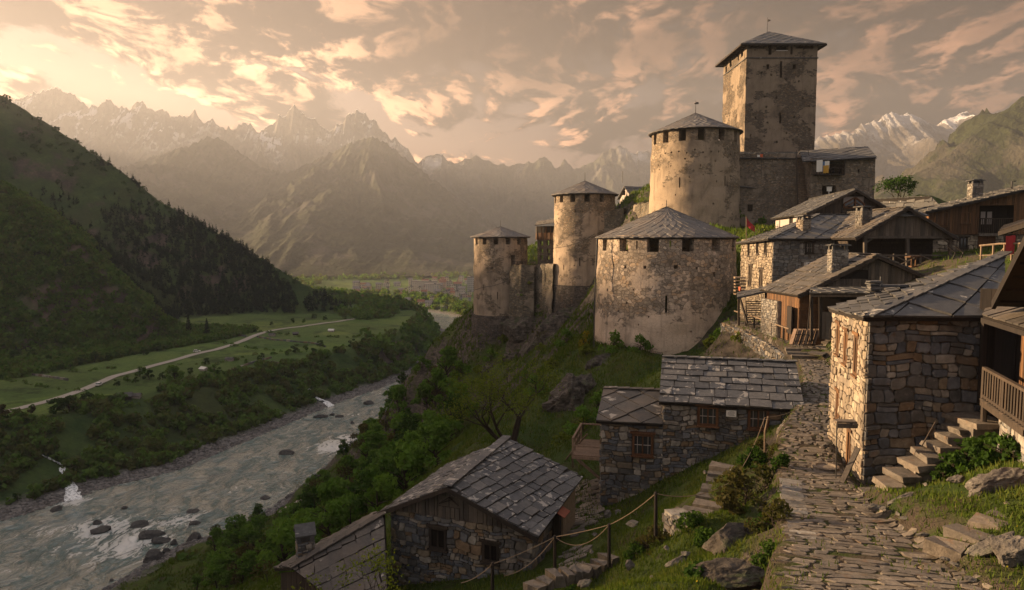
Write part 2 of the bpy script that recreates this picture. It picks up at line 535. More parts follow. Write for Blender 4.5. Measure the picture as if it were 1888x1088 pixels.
def gridmesh(name, X, Y, Z, mat, sm=True):
    ny, nx = X.shape
    i = np.arange(ny * nx).reshape(ny, nx)
    F = np.stack([i[:-1, :-1], i[:-1, 1:], i[1:, 1:], i[1:, :-1]], -1).reshape(-1, 4)
    return mk(name, np.stack([X, Y, Z], -1).reshape(-1, 3), F, mat, smooth=sm)
# ------------------------------------------------------------------ materials
def material(name):
    m = bpy.data.materials.new(name); m.use_nodes = True
    return m, NT(m.node_tree)

def m_simple(name, col, rough=0.8, var=0.25, scale=6.0, spec=0.3, bump=0.2, bd=0.01, metallic=0.0):
    m, n = material(name)
    v = n.noise(n.obj(), scale, 5, 0.6)
    c = n.mix(v, tuple(k * (1 - var) for k in col), tuple(min(1, k * (1 + var)) for k in col))
    n.out(n.bsdf(c, rough, n.bump(n.noise(n.obj(), scale * 4, 4), bump, bd), spec, Metallic=metallic))
    return m

def m_slate(name, tones, lichen=0.5, lscale=2.2, warm=0.0):
    m, n = material(name)
    o = n.obj(); r = n.attr()
    c = n.ramp(r, [(i / (len(tones) - 1), t) for i, t in enumerate(tones)])
    grain = n.noise(n.map(o, (1, 1, 2.5)), 5.5, 6, 0.65)
    c = n.mix(0.75, c, n.ramp(grain, [(0.3, 0.42), (0.7, 1.35)]), 'MULTIPLY')
    # lichen and weathered pale patches; each slab has its own amount
    off = n.vmath('ADD', o, n.vmath('SCALE', n.comb(r, r, r), scale=31.0))
    l1 = n.noise(off, lscale, 7, 0.62, 0.4)
    amt = n.math('MULTIPLY_ADD', r, 0.10, 0.60 - 0.10 * lichen)
    lm = n.step(l1, amt, n.math('ADD', amt, 0.035))
    c = n.mix(n.math('MULTIPLY', lm, 0.75), c, n.mix(n.noise(o, 1.3, 2), (0.30, 0.26, 0.21), (0.40, 0.37, 0.33)))
    l2 = n.noise(off, lscale * 4.2, 5, 0.6)
    c = n.mix(n.math('MULTIPLY', n.step(l2, 0.64, 0.70), 0.5 * min(1, lichen * 2)), c, (0.33, 0.30, 0.26))
    if warm: c = n.mix(n.math('MULTIPLY', n.step(n.noise(o, 0.5, 4), 0.42, 0.66), warm), c, (0.16, 0.115, 0.078))
    h = n.math('ADD', n.math('MULTIPLY', grain, 0.6), n.noise(n.map(o, (1, 1, 3)), 24, 4))
    n.out(n.bsdf(c, n.math('MULTIPLY_ADD', grain, 0.3, 0.5), n.bump(h, 0.55, 0.02), 0.35))
    return m

def m_stone(name, tones, bright=1.0, scale=1.0, moss=0.0):
    """the face stones of a rubble wall: every stone its own tone"""
    m, n = material(name)
    o = n.obj(); r = n.attr()
    c = n.ramp(r, [(i / (len(tones) - 1), tuple(k * bright for k in t)) for i, t in enumerate(tones)], 'CONSTANT')
    off = n.vmath('ADD', o, n.vmath('SCALE', n.comb(r, r, r), scale=17.0))
    g = n.noise(off, 4.5 * scale, 7, 0.68)
    c = n.mix(0.8, c, n.ramp(g, [(0.3, 0.45), (0.72, 1.45)]), 'MULTIPLY')
    c = n.mix(n.math('MULTIPLY', n.step(n.noise(off, 7 * scale, 5), 0.6, 0.72), 0.45), c, (0.30, 0.265, 0.22))
    c = n.mix(n.math('MULTIPLY', n.step(n.noise(off, 2.6 * scale, 3), 0.58, 0.72), 0.4), c, (0.15, 0.075, 0.03))
    # damp, dirty streaks and patches over the wall
    c = n.mix(n.math('MULTIPLY', n.step(n.noise(n.map(o, (1, 1, 0.45)), 0.55, 5), 0.50, 0.68), 0.55), c, (0.045, 0.040, 0.036))
    if moss: c = n.mix(n.math('MULTIPLY', n.step(n.noise(o, 0.9, 6), 0.52, 0.68), moss), c, (0.05, 0.07, 0.02))
    n.out(n.bsdf(c, 0.88, n.bump(n.noise(off, 16 * scale, 6, 0.65), 0.7, 0.03), 0.25))
    return m

def m_tower(name, plaster, stone, dark, cover=0.5, vscale=1.9, top=None, warmth=0.0, joints=0.8, seed=0.0, jd=0.33, zsc=1.8):
    """old tower wall: worn lime plaster over rubble, put-log holes, dirt"""
    m, n = material(name)
    o = n.vmath('ADD', n.obj(), (seed, seed * 1.7, 0))
    vz = n.map(o, (1, 1, zsc))
    vzw = n.vmath('ADD', vz, n.vmath('SCALE', n.new('ShaderNodeTexNoise').outputs[1], scale=0.0))
    wn = n.new('ShaderNodeTexNoise'); n.set(wn.inputs['Vector'], o); wn.inputs['Scale'].default_value = 2.3
    vzw = n.vmath('ADD', vz, n.vmath('SCALE', wn.outputs[1], scale=0.28))
    edge = n.voro(vzw, vscale, 'DISTANCE_TO_EDGE')
    cell = n.voro(vzw, vscale, 'F1', out=1)
    cr = n.xyz(cell)[0]
    st = n.ramp(cr, [(0, tuple(k * 0.55 for k in stone)), (0.35, stone), (0.6, tuple(k * 0.8 for k in stone)), (0.8, (stone[0] * 1.15, stone[1] * 0.98, stone[2] * 0.8)), (1, tuple(min(1, k * 1.5) for k in stone))])
    mort = n.step(edge, 0.015, 0.075)
    g = n.noise(o, 3.1, 8, 0.66)
    st = n.mix(n.math('SUBTRACT', 1.0, mort), st, tuple(k * jd for k in stone))
    st = n.mix(0.6, st, n.ramp(g, [(0.3, 0.55), (0.7, 1.35)]), 'MULTIPLY')
    pl = n.mix(n.noise(o, 0.9, 7, 0.62), tuple(k * 0.72 for k in plaster), tuple(min(1, k * 1.25) for k in plaster))
    pl = n.mix(n.math('MULTIPLY', n.math('SUBTRACT', 1.0, mort), 0.22 * joints), pl, dark)
    big = n.noise(n.map(o, (1, 1, 1.5)), 0.20, 8, 0.62, 0.35)
    f = n.math('ADD', big, n.math('MULTIPLY', n.math('SUBTRACT', cr, 0.5), 0.07))
    zz = n.xyz(n.obj())[2]
    if top is not None:   # bare stone near the parapet
        f = n.math('SUBTRACT', f, n.math('MULTIPLY', n.step(zz, top[0], top[1]), top[2]))
    cov = n.step(f, 0.57 - cover * 0.2, 0.60 - cover * 0.2)
    c = n.mix(cov, st, pl)
    # dark weathering in blotches and vertical runs
    dk = n.noise(n.map(o, (1, 1, 0.75)), 0.33, 8, 0.68, 0.5)
    c = n.mix(n.math('MULTIPLY', n.step(dk, 0.48, 0.70), 0.62), c, dark)
    runs = n.noise(n.map(o, (1, 1, 0.10)), 1.5, 5, 0.6)
    c = n.mix(n.math('MULTIPLY', n.step(runs, 0.50, 0.72), 0.45), c, dark)
    c = n.mix(n.math('MULTIPLY', n.step(n.noise(o, 7.5, 4, 0.6), 0.66, 0.71), 0.8), c, (0.035, 0.028, 0.022))
    h = n.math('ADD', n.math('MULTIPLY', n.mix(cov, mort, n.math('MULTIPLY', mort, 0.25 * joints)), 0.55), n.math('MULTIPLY', g, 0.55))
    h = n.math('ADD', h, n.math('MULTIPLY', cov, 0.45))
    h = n.math('ADD', h, n.math('MULTIPLY', n.noise(o, 11, 6, 0.6), 0.35))
    n.out(n.bsdf(c, 0.92, n.bump(h, 0.85, 0.09), 0.15))
    return m

def m_wood(name, tones, grainscale=14.0, streak=0.5):
    m, n = material(name)
    o = n.obj(); r = n.attr()
    c = n.ramp(r, [(i / (len(tones) - 1), t) for i, t in enumerate(tones)])
    off = n.vmath('ADD', o, n.vmath('SCALE', n.comb(r, r, r), scale=9.0))
    g = n.noise(n.map(off, (1, 1, 0.06)), grainscale, 5, 0.65)
    g2 = n.noise(n.map(off, (0.12, 0.12, 1)), grainscale, 4, 0.6)
    gg = n.math('MULTIPLY', n.math('ADD', g, n.math('MULTIPLY', g2, 0.25)), 0.8)
    c = n.mix(0.85, c, n.ramp(gg, [(0.28, 0.4), (0.7, 1.5)]), 'MULTIPLY')
    c = n.mix(n.math('MULTIPLY', n.step(n.noise(n.map(o, (1, 1, 0.3)), 0.9, 5), 0.5, 0.7), streak), c, (0.02, 0.016, 0.012))
    n.out(n.bsdf(c, 0.8, n.bump(g, 0.5, 0.015), 0.25))
    return m

def m_leaf(name, cols, var=0.35, trans=0.45):
    m, n = material(name)
    r = n.attr(); orr = n.orand()
    c = n.ramp(n.math('FRACT', n.math('ADD', n.math('MULTIPLY', r, 0.55), n.math('MULTIPLY', orr, 0.45))), [(i / (len(cols) - 1), k) for i, k in enumerate(cols)])
    c = n.mix(var, c, n.ramp(n.math('FRACT', n.math('MULTIPLY', orr, 7.31)), [(0, (0.55, 0.6, 0.5)), (0.5, (1.0, 1.0, 1.0)), (1, (1.5, 1.4, 1.1))]), 'MULTIPLY')
    di = n.new('ShaderNodeBsdfDiffuse'); n.set(di.inputs[0], c)
    tr = n.new('ShaderNodeBsdfTranslucent'); n.set(tr.inputs[0], n.mix(1.0, c, (1.1, 1.15, 0.6), 'MULTIPLY'))
    mx = n.new('ShaderNodeMixShader'); mx.inputs[0].default_value = trans
    n.l.new(di.outputs[0], mx.inputs[1]); n.l.new(tr.outputs[0], mx.inputs[2])
    n.out(mx.outputs[0])
    return m

M = {}
GREYS = [(0.075, 0.075, 0.078), (0.055, 0.054, 0.056), (0.10, 0.096, 0.092), (0.068, 0.066, 0.066), (0.125, 0.115, 0.105)]
BROWNS = [(0.066, 0.058, 0.051), (0.046, 0.042, 0.039), (0.085, 0.074, 0.063), (0.056, 0.051, 0.047)]
M['slate'] = m_slate('slate_lichen', GREYS, 0.75, 2.3)
M['slate_clean'] = m_slate('slate_dark', [tuple(k * .8 for k in g) for g in GREYS], 0.16, 1.6)
M['slate_brown'] = m_slate('slate_brown', BROWNS, 0.12, 1.5, 0.3)
M['slate_tower'] = m_slate('slate_tower', [(0.10, 0.092, 0.085), (0.08, 0.075, 0.072), (0.125, 0.112, 0.10)], 0.1, 1.0, 0.35)
TONES = [(0.10, 0.105, 0.115), (0.17, 0.15, 0.125), (0.075, 0.078, 0.085), (0.20, 0.155, 0.105), (0.13, 0.125, 0.12), (0.25, 0.215, 0.175),
         (0.085, 0.08, 0.075), (0.17, 0.115, 0.07), (0.14, 0.14, 0.145), (0.30, 0.265, 0.22), (0.11, 0.10, 0.09), (0.145, 0.09, 0.055)]
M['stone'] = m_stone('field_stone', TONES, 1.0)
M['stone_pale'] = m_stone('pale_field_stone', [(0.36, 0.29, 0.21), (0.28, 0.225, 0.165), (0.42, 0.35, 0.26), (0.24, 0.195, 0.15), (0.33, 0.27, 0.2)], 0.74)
M['stone_grey'] = m_stone('grey_field_stone', [(0.20, 0.185, 0.165), (0.13, 0.125, 0.12), (0.26, 0.235, 0.2), (0.16, 0.14, 0.12), (0.10, 0.1, 0.1)], 1.0)
M['mortar'] = m_simple('mortar', (0.105, 0.085, 0.066), 0.95, 0.45, 5, 0.1, 0.8, 0.03)
M['mortar_pale'] = m_simple('mortar_pale', (0.22, 0.165, 0.11), 0.95, 0.45, 5, 0.1, 0.8, 0.03)
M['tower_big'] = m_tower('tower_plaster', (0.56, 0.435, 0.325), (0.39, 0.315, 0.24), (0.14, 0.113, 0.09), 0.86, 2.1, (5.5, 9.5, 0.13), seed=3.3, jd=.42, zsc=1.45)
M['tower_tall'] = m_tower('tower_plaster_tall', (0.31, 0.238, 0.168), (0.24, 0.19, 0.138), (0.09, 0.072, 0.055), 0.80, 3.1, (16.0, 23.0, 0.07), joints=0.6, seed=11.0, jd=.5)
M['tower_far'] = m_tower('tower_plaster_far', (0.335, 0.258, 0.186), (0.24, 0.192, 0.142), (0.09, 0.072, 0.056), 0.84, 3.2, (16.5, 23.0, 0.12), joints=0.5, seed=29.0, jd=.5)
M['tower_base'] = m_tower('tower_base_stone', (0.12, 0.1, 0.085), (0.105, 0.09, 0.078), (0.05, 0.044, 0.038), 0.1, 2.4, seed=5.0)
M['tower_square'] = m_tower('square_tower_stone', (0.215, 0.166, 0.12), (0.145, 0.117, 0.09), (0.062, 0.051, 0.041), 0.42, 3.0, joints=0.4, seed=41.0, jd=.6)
M['ruin'] = m_tower('ruined_wall_stone', (0.22, 0.18, 0.135), (0.15, 0.13, 0.10), (0.055, 0.05, 0.04), 0.25, 2.6, seed=51.0, jd=.5)
M['keep'] = m_tower('keep_wall_stone', (0.22, 0.178, 0.138), (0.20, 0.165, 0.13), (0.065, 0.054, 0.045), 0.2, 2.8, seed=61.0, jd=.5)
M['wood_dark'] = m_wood('dark_timber', [(0.040, 0.029, 0.022), (0.026, 0.020, 0.016), (0.056, 0.040, 0.029)])
M['wood_black'] = m_wood('black_timber', [(0.020, 0.015, 0.012), (0.013, 0.010, 0.009), (0.03, 0.021, 0.016)])
M['wood_grey'] = m_wood('weathered_timber', [(0.095, 0.078, 0.062), (0.06, 0.050, 0.042), (0.125, 0.10, 0.078), (0.075, 0.058, 0.044)])
M['wood_warm'] = m_wood('warm_timber', [(0.105, 0.052, 0.024), (0.07, 0.036, 0.018), (0.15, 0.075, 0.032), (0.05, 0.028, 0.016)], streak=0.4)
M['wood_frame'] = m_wood('window_timber', [(0.11, 0.048, 0.022), (0.085, 0.038, 0.018), (0.13, 0.06, 0.027)], streak=0.3)
M['wood_deck'] = m_wood('deck_timber', [(0.19, 0.125, 0.085), (0.14, 0.095, 0.066), (0.24, 0.16, 0.11)], streak=0.2)
M['pole'] = m_wood('rail_timber', [(0.19, 0.135, 0.09), (0.15, 0.105, 0.07), (0.23, 0.165, 0.11)], streak=0.2)
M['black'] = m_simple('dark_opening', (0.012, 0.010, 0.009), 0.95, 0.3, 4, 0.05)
M['iron'] = m_simple('dark_iron', (0.03, 0.027, 0.025), 0.55, 0.3, 9, 0.5, 0.3, 0.004)
M['white'] = m_simple('white_plaster', (0.34, 0.29, 0.26), 0.9, 0.12, 1.5, 0.2, 0.3, 0.01)
M['offwhite'] = m_simple('off_white', (0.62, 0.58, 0.52), 0.7, 0.1, 2.0)
M['red'] = m_simple('red_cloth', (0.30, 0.022, 0.025), 0.75, 0.25, 6)
M['orange'] = m_simple('orange_plastic', (0.5, 0.09, 0.03), 0.6, 0.1)
M['yellow'] = m_simple('yellow_cloth', (0.42, 0.23, 0.03), 0.8, 0.2)
M['blue'] = m_simple('blue_plastic', (0.05, 0.11, 0.23), 0.45, 0.2, 4, 0.5)
M['rope'] = m_simple('rope', (0.22, 0.16, 0.105), 0.9, 0.3, 60, 0.1, 0.8, 0.01)
M['rust'] = m_simple('rusty_sheet', (0.16, 0.045, 0.022), 0.75, 0.4, 5)
M['path'] = m_stone('path_stone', [(0.27, 0.225, 0.175), (0.20, 0.165, 0.13), (0.32, 0.265, 0.21), (0.235, 0.20, 0.165), (0.17, 0.145, 0.12)], 0.53, 1.0)
M['step'] = m_stone('step_stone', [(0.23, 0.19, 0.15), (0.175, 0.15, 0.125), (0.27, 0.225, 0.18)], 0.62, 1.2)
M['boulder'] = None

def m_rock(name, a, b, lichen=0.5, scale=1.0, moss=0.35):
    m, n = material(name)
    o = n.obj()
    g = n.noise(o, 1.6 * scale, 9, 0.68, 0.4)
    c = n.mix(n.ramp(g, [(0.32, 0.0), (0.68, 1.0)]), a, b)
    st = n.noise(n.map(o, (0.5, 0.5, 3.2), rot=(0.5, 0.35, 0.2)), 2.2 * scale, 7, 0.6)
    c = n.mix(0.6, c, n.ramp(st, [(0.3, 0.4), (0.65, 1.35)]), 'MULTIPLY')
    c = n.mix(n.math('MULTIPLY', n.step(n.noise(o, 3.0 * scale, 6), 0.57, 0.66), lichen), c, (0.24, 0.22, 0.19))
    up = n.step(n.xyz(n.nrm())[2], 0.35, 0.8)
    c = n.mix(n.math('MULTIPLY', n.math('MULTIPLY', up, n.step(n.noise(o, 1.1 * scale, 5), 0.46, 0.6)), moss), c, (0.035, 0.05, 0.015))
    h = n.math('ADD', n.math('MULTIPLY', st, 1.2), n.math('ADD', g, n.math('MULTIPLY', n.noise(o, 9 * scale, 6, 0.65), 0.4)))
    n.out(n.bsdf(c, 0.9, n.bump(h, 0.9, 0.12 / scale), 0.2))
    return m
M['boulder'] = m_rock('boulder_rock', (0.055, 0.050, 0.046), (0.17, 0.15, 0.13))
M['cliff'] = m_rock('cliff_rock', (0.022, 0.020, 0.019), (0.115, 0.095, 0.077), 0.25, 0.7, 0.7)
M['river_rock'] = m_rock('river_rock', (0.025, 0.024, 0.024), (0.085, 0.08, 0.076), 0.15, 0.8, 0.1)

def m_hill():
    m, n = material('hill_grass')
    o = n.pos(); nz = n.xyz(n.nrm())[2]
    a = n.noise(o, 0.11, 6, 0.6); b = n.noise(o, 0.9, 7, 0.65); f = n.noise(o, 6.5, 6, 0.7)
    g = n.mix(n.ramp(a, [(0.35, 0), (0.65, 1)]), (0.032, 0.058, 0.012), (0.078, 0.098, 0.022))
    g = n.mix(n.math('MULTIPLY', n.step(b, 0.5, 0.66), 0.6), g, (0.058, 0.048, 0.022))
    g = n.mix(n.math('MULTIPLY', n.step(n.noise(o, 0.45, 5), 0.58, 0.68), 0.55), g, (0.062, 0.045, 0.03))
    g = n.mix(0.75, g, n.ramp(f, [(0.28, 0.3), (0.72, 1.7)]), 'MULTIPLY')
    st = n.noise(n.map(o, (0.7, 0.7, 2.2), rot=(0.3, 0.4, 0)), 0.9, 8, 0.66)
    rk = n.mix(n.ramp(st, [(0.35, 0), (0.65, 1)]), (0.028, 0.025, 0.023), (0.135, 0.112, 0.09))
    rk = n.mix(n.math('MULTIPLY', n.step(b, 0.54, 0.66), 0.7), rk, (0.025, 0.038, 0.01))
    s = n.math('ADD', nz, n.math('MULTIPLY', n.math('SUBTRACT', b, 0.5), 0.5))
    rm = n.step(s, 0.77, 0.66)
    c = n.mix(rm, g, rk)
    dirt = n.attr('dirt')
    c = n.mix(n.math('MULTIPLY', dirt, n.step(n.noise(o, 1.7, 6), 0.35, 0.55)), c, n.mix(b, (0.06, 0.046, 0.034), (0.12, 0.095, 0.07)))
    gravel = n.attr('gravel')
    pv_ = n.voro(o, 1.6, 'F1', out=1)
    c = n.mix(gravel, c, n.mix(n.xyz(pv_)[0], (0.05, 0.047, 0.045), (0.21, 0.195, 0.18)))
    h = n.math('ADD', n.math('MULTIPLY', f, 0.7), n.math('ADD', n.math('MULTIPLY', n.mix(rm, 0.0, st), 2.5), n.noise(o, 26, 4)))
    n.out(n.bsdf(c, 0.95, n.bump(h, 0.9, 0.15), 0.1))
    return m
M['hill'] = m_hill()

def m_valley():
    m, n = material('valley_ground')
    o = n.pos(); nz = n.xyz(n.nrm())[2]
    a = n.noise(o, 0.010, 7, 0.6); b = n.noise(o, 0.06, 8, 0.68); f = n.noise(o, 0.45, 6, 0.7)
    field = n.attr('field'); gravel = n.attr('gravel')
    fl = n.mix(n.ramp(a, [(0.38, 0), (0.62, 1)]), (0.060, 0.108, 0.026), (0.105, 0.14, 0.040))
    fl = n.mix(n.math('MULTIPLY', n.step(b, 0.5, 0.64), 0.75), fl, (0.026, 0.040, 0.013))
    patch = n.voro(n.vmath('ADD', o, n.vmath('SCALE', n.comb(a, b, 0.0), scale=30.0)), 0.016, 'F1', out=1)
    fl = n.mix(0.55, fl, n.ramp(n.xyz(patch)[0], [(0, (0.6, 0.62, 0.55)), (0.5, (1.0, 1.0, 1.0)), (1, (1.45, 1.3, 1.05))]), 'MULTIPLY')
    wd = n.mix(n.ramp(b, [(0.35, 0), (0.65, 1)]), (0.020, 0.041, 0.011), (0.060, 0.086, 0.024))
    wd = n.mix(n.math('MULTIPLY', n.step(a, 0.5, 0.62), 0.5), wd, (0.045, 0.045, 0.018))
    rk = n.mix(n.ramp(n.noise(n.map(o, (1, 1, 0.4)), 0.06, 8, 0.7), [(0.35, 0), (0.66, 1)]), (0.030, 0.026, 0.023), (0.14, 0.105, 0.078))
    rm = n.step(n.math('ADD', nz, n.math('MULTIPLY', n.math('SUBTRACT', b, 0.5), 0.55)), 0.72, 0.60)
    rm = n.math('MULTIPLY', rm, n.step(n.noise(o, 0.018, 5), 0.42, 0.54))
    wd = n.mix(rm, wd, rk)
    c = n.mix(field, wd, fl)
    pv_ = n.voro(o, 1.1, 'F1', out=1)
    c = n.mix(gravel, c, n.mix(n.xyz(pv_)[0], (0.055, 0.052, 0.05), (0.20, 0.185, 0.17)))
    c = n.mix(0.55, c, n.ramp(f, [(0.28, 0.45), (0.72, 1.5)]), 'MULTIPLY')
    n.out(n.bsdf(c, 0.95, n.bump(n.math('ADD', b, n.math('MULTIPLY', f, 0.4)), 0.8, 2.0), 0.1))
    return m
M['valley'] = m_valley()

def m_mountain(name, snowline, snow=1.0, lowcol=(0.055, 0.06, 0.028)):
    m, n = material(name)
    o = n.pos(); nz = n.xyz(n.nrm())[2]; z = n.xyz(o)[2]
    a = n.noise(n.map(o, (1, 1, 0.5)), 0.0035, 9, 0.66)
    b = n.noise(o, 0.016, 8, 0.68)
    rk = n.mix(n.ramp(b, [(0.3, 0), (0.7, 1)]), (0.055, 0.050, 0.048), (0.17, 0.15, 0.135))
    b2 = n.noise(o, 0.06, 7, 0.7)
    lo = n.mix(n.ramp(n.math('ADD', n.math('MULTIPLY', b, 0.5), n.math('MULTIPLY', b2, 0.5)), [(0.38, 0), (0.62, 1)]), tuple(k * 0.3 for k in lowcol), lowcol)
    lo = n.mix(n.math('MULTIPLY', n.step(n.noise(n.map(o, (1, 1, 0.3)), 0.008, 7, 0.7), 0.5, 0.62), 0.6), lo, (0.10, 0.085, 0.07))
    c = n.mix(n.step(n.math('ADD', z, n.math('MULTIPLY', n.math('SUBTRACT', a, 0.5), 700)), snowline * 0.62, snowline * 0.95), lo, rk)
    alt = n.step(n.math('ADD', z, n.math('MULTIPLY', n.math('SUBTRACT', a, 0.5), 900)), snowline * 0.75, snowline * 1.2)
    sl = n.math('ADD', nz, n.math('MULTIPLY', n.math('SUBTRACT', b, 0.5), 0.9))
    sm = n.math('MULTIPLY', n.step(sl, 0.56, 0.66), n.math('MULTIPLY', alt, snow))
    c = n.mix(sm, c, (0.62, 0.60, 0.60))
    n.out(n.bsdf(c, 0.9, n.bump(n.math('ADD', a, n.math('ADD', n.math('MULTIPLY', b, 0.5), n.math('MULTIPLY', b2, 0.3))), 1.0, 45.0), 0.1))
    return m
M['mid_mountain'] = m_mountain('mid_mountain', 1150, 0.6)
M['peaks'] = m_mountain('snow_peaks', 640, 1.0)
M['right_peaks'] = m_mountain('right_peaks', 640, 0.7, (0.09, 0.07, 0.035))
M['green_mountain'] = m_mountain('green_mountain', 900, 0.0, (0.052, 0.060, 0.024))

def m_river():
    m, n = material('river_water')
    o = n.pos()
    warp = n.new('ShaderNodeTexNoise'); n.set(warp.inputs['Vector'], o); warp.inputs['Scale'].default_value = 0.06; warp.inputs['Detail'].default_value = 4
    q = n.vmath('ADD', o, n.vmath('SCALE', warp.outputs[1], scale=16.0))
    q = n.map(q, (1.0, 0.30, 1.0), rot=(0, 0, R(16)))
    n1 = n.noise(q, 0.16, 6, 0.62, 0.8); n2 = n.noise(q, 0.62, 6, 0.62, 0.6)
    rap = n.attr('rapid')
    # broken water: streaks that gather where the river is rough
    f = n.math('ADD', n.math('MULTIPLY', n2, 0.55), n.math('MULTIPLY', n1, 0.45))
    thr = n.math('SUBTRACT', 0.665, n.math('MULTIPLY', rap, 0.30))
    foam = n.step(f, thr, n.math('ADD', thr, 0.10))
    foam = n.math('MULTIPLY', foam, n.math('MULTIPLY_ADD', rap, 0.75, 0.12))
    c = n.mix(n.step(n.math('ADD', n.math('MULTIPLY', n1, .6), n.math('MULTIPLY', n2, .4)), 0.38, 0.62), (0.045, 0.115, 0.112), (0.31, 0.295, 0.225))  # milky water; the golden sky reflection is put into the paler colour
    c = n.mix(foam, c, (0.66, 0.66, 0.63))
    h = n.math('ADD', n.math('MULTIPLY', n1, 2.2), n.math('ADD', n.math('MULTIPLY', n2, 0.9), n.math('MULTIPLY', n.noise(q, 2.6, 4, 0.6), 0.16)))
    n.out(n.bsdf(c, n.math('MULTIPLY_ADD', foam, 0.5, 0.10), n.bump(h, 1.0, 1.3), 0.5, IOR=2.1))
    return m
M['water'] = m_river()
def m_fall():
    m, n = material('white_water')
    o = n.obj()
    s = n.noise(n.map(o, (1, 1, 0.25)), 1.6, 6, 0.65)
    c = n.mix(n.step(s, 0.38, 0.52), (0.10, 0.11, 0.11), (0.74, 0.75, 0.74))
    n.out(n.bsdf(c, 0.5, n.bump(s, 0.8, 0.3), 0.4))
    return m
M['fall'] = m_fall()
M['road'] = m_simple('pale_dirt_road', (0.33, 0.29, 0.245), 0.95, 0.2, 0.3, 0.1, 0.3, 0.02)
M['bark'] = m_simple('bark', (0.035, 0.027, 0.021), 0.95, 0.4, 9, 0.1, 0.8, 0.02)
M['leaf_fresh'] = m_leaf('fresh_leaves', [(0.056, 0.120, 0.021), (0.106, 0.181, 0.033), (0.075, 0.144, 0.027), (0.138, 0.206, 0.043)])
M['leaf_dark'] = m_leaf('dark_leaves', [(0.022, 0.050, 0.014), (0.043, 0.083, 0.019), (0.033, 0.065, 0.016), (0.060, 0.100, 0.024)])
M['leaf_bank'] = m_leaf('bank_leaves', [(0.035, 0.073, 0.018), (0.062, 0.115, 0.025), (0.106, 0.173, 0.037), (0.088, 0.090, 0.034), (0.048, 0.088, 0.022)], 0.0)
M['leaf_yellow'] = m_leaf('spring_leaves', [(0.095, 0.125, 0.018), (0.13, 0.155, 0.026), (0.075, 0.11, 0.016)], 0.2, 0.5)
M['leaf_brown'] = m_leaf('budding_leaves', [(0.050, 0.046, 0.020), (0.070, 0.062, 0.026), (0.042, 0.052, 0.018)])
M['needles'] = m_leaf('needles', [(0.012, 0.024, 0.011), (0.020, 0.034, 0.014), (0.016, 0.028, 0.012)], 0.4, 0.15)
M['broom'] = m_leaf('broom_flowers', [(0.30, 0.19, 0.012), (0.10, 0.11, 0.015), (0.38, 0.25, 0.02)], 0.2, 0.3)
M['blade'] = m_leaf('grass_blades', [(0.040, 0.070, 0.011), (0.080, 0.115, 0.019), (0.057, 0.088, 0.015), (0.125, 0.135, 0.035), (0.106, 0.083, 0.037)], 0.0, 0.35)
def m_glass():
    m, n = material('window_glass')
    n.out(n.bsdf(n.mix(n.noise(n.obj(), 2.5, 3), (0.012, 0.013, 0.015), (0.05, 0.05, 0.052)), 0.12, None, 0.6))
    return m
M['glass'] = m_glass()
# ------------------------------------------------------------------ the river
RIV = [(-230, 60, 45), (-180, 150, 45), (-159, 200, 43), (-143, 238, 38), (-127, 264, 40), (-115, 292, 32), (-106, 338, 28), (-90, 417, 21), (-69, 470, 20), (-50, 530, 20),
       (-38, 640, 22), (-48, 771, 22), (-95, 915, 20), (-150, 990, 22), (-205, 1050, 20), (-330, 1150, 18), (-620, 1330, 16)]

# ------------------------------------------------------------------ valley floor and the left slopes
def crest(px):
    return np.array([P(a, b, c) for a, b, c in px])
R1 = np.vstack([[[-1150, 980, 420]], crest([(-220, 60, 860), (0, 175, 800), (100, 235, 800), (200, 300, 790), (300, 375, 780), (400, 430, 775), (500, 490, 770), (600, 545, 765), (655, 578, 757)]), [[-120, 757, 5]]])
R2 = np.vstack([[[-720, 640, 190]], crest([(-120, 290, 560), (0, 340, 540), (60, 385, 530), (150, 450, 525), (240, 540, 520), (290, 580, 525), (328, 645, 520)]), [[-215, 520, 0]]])
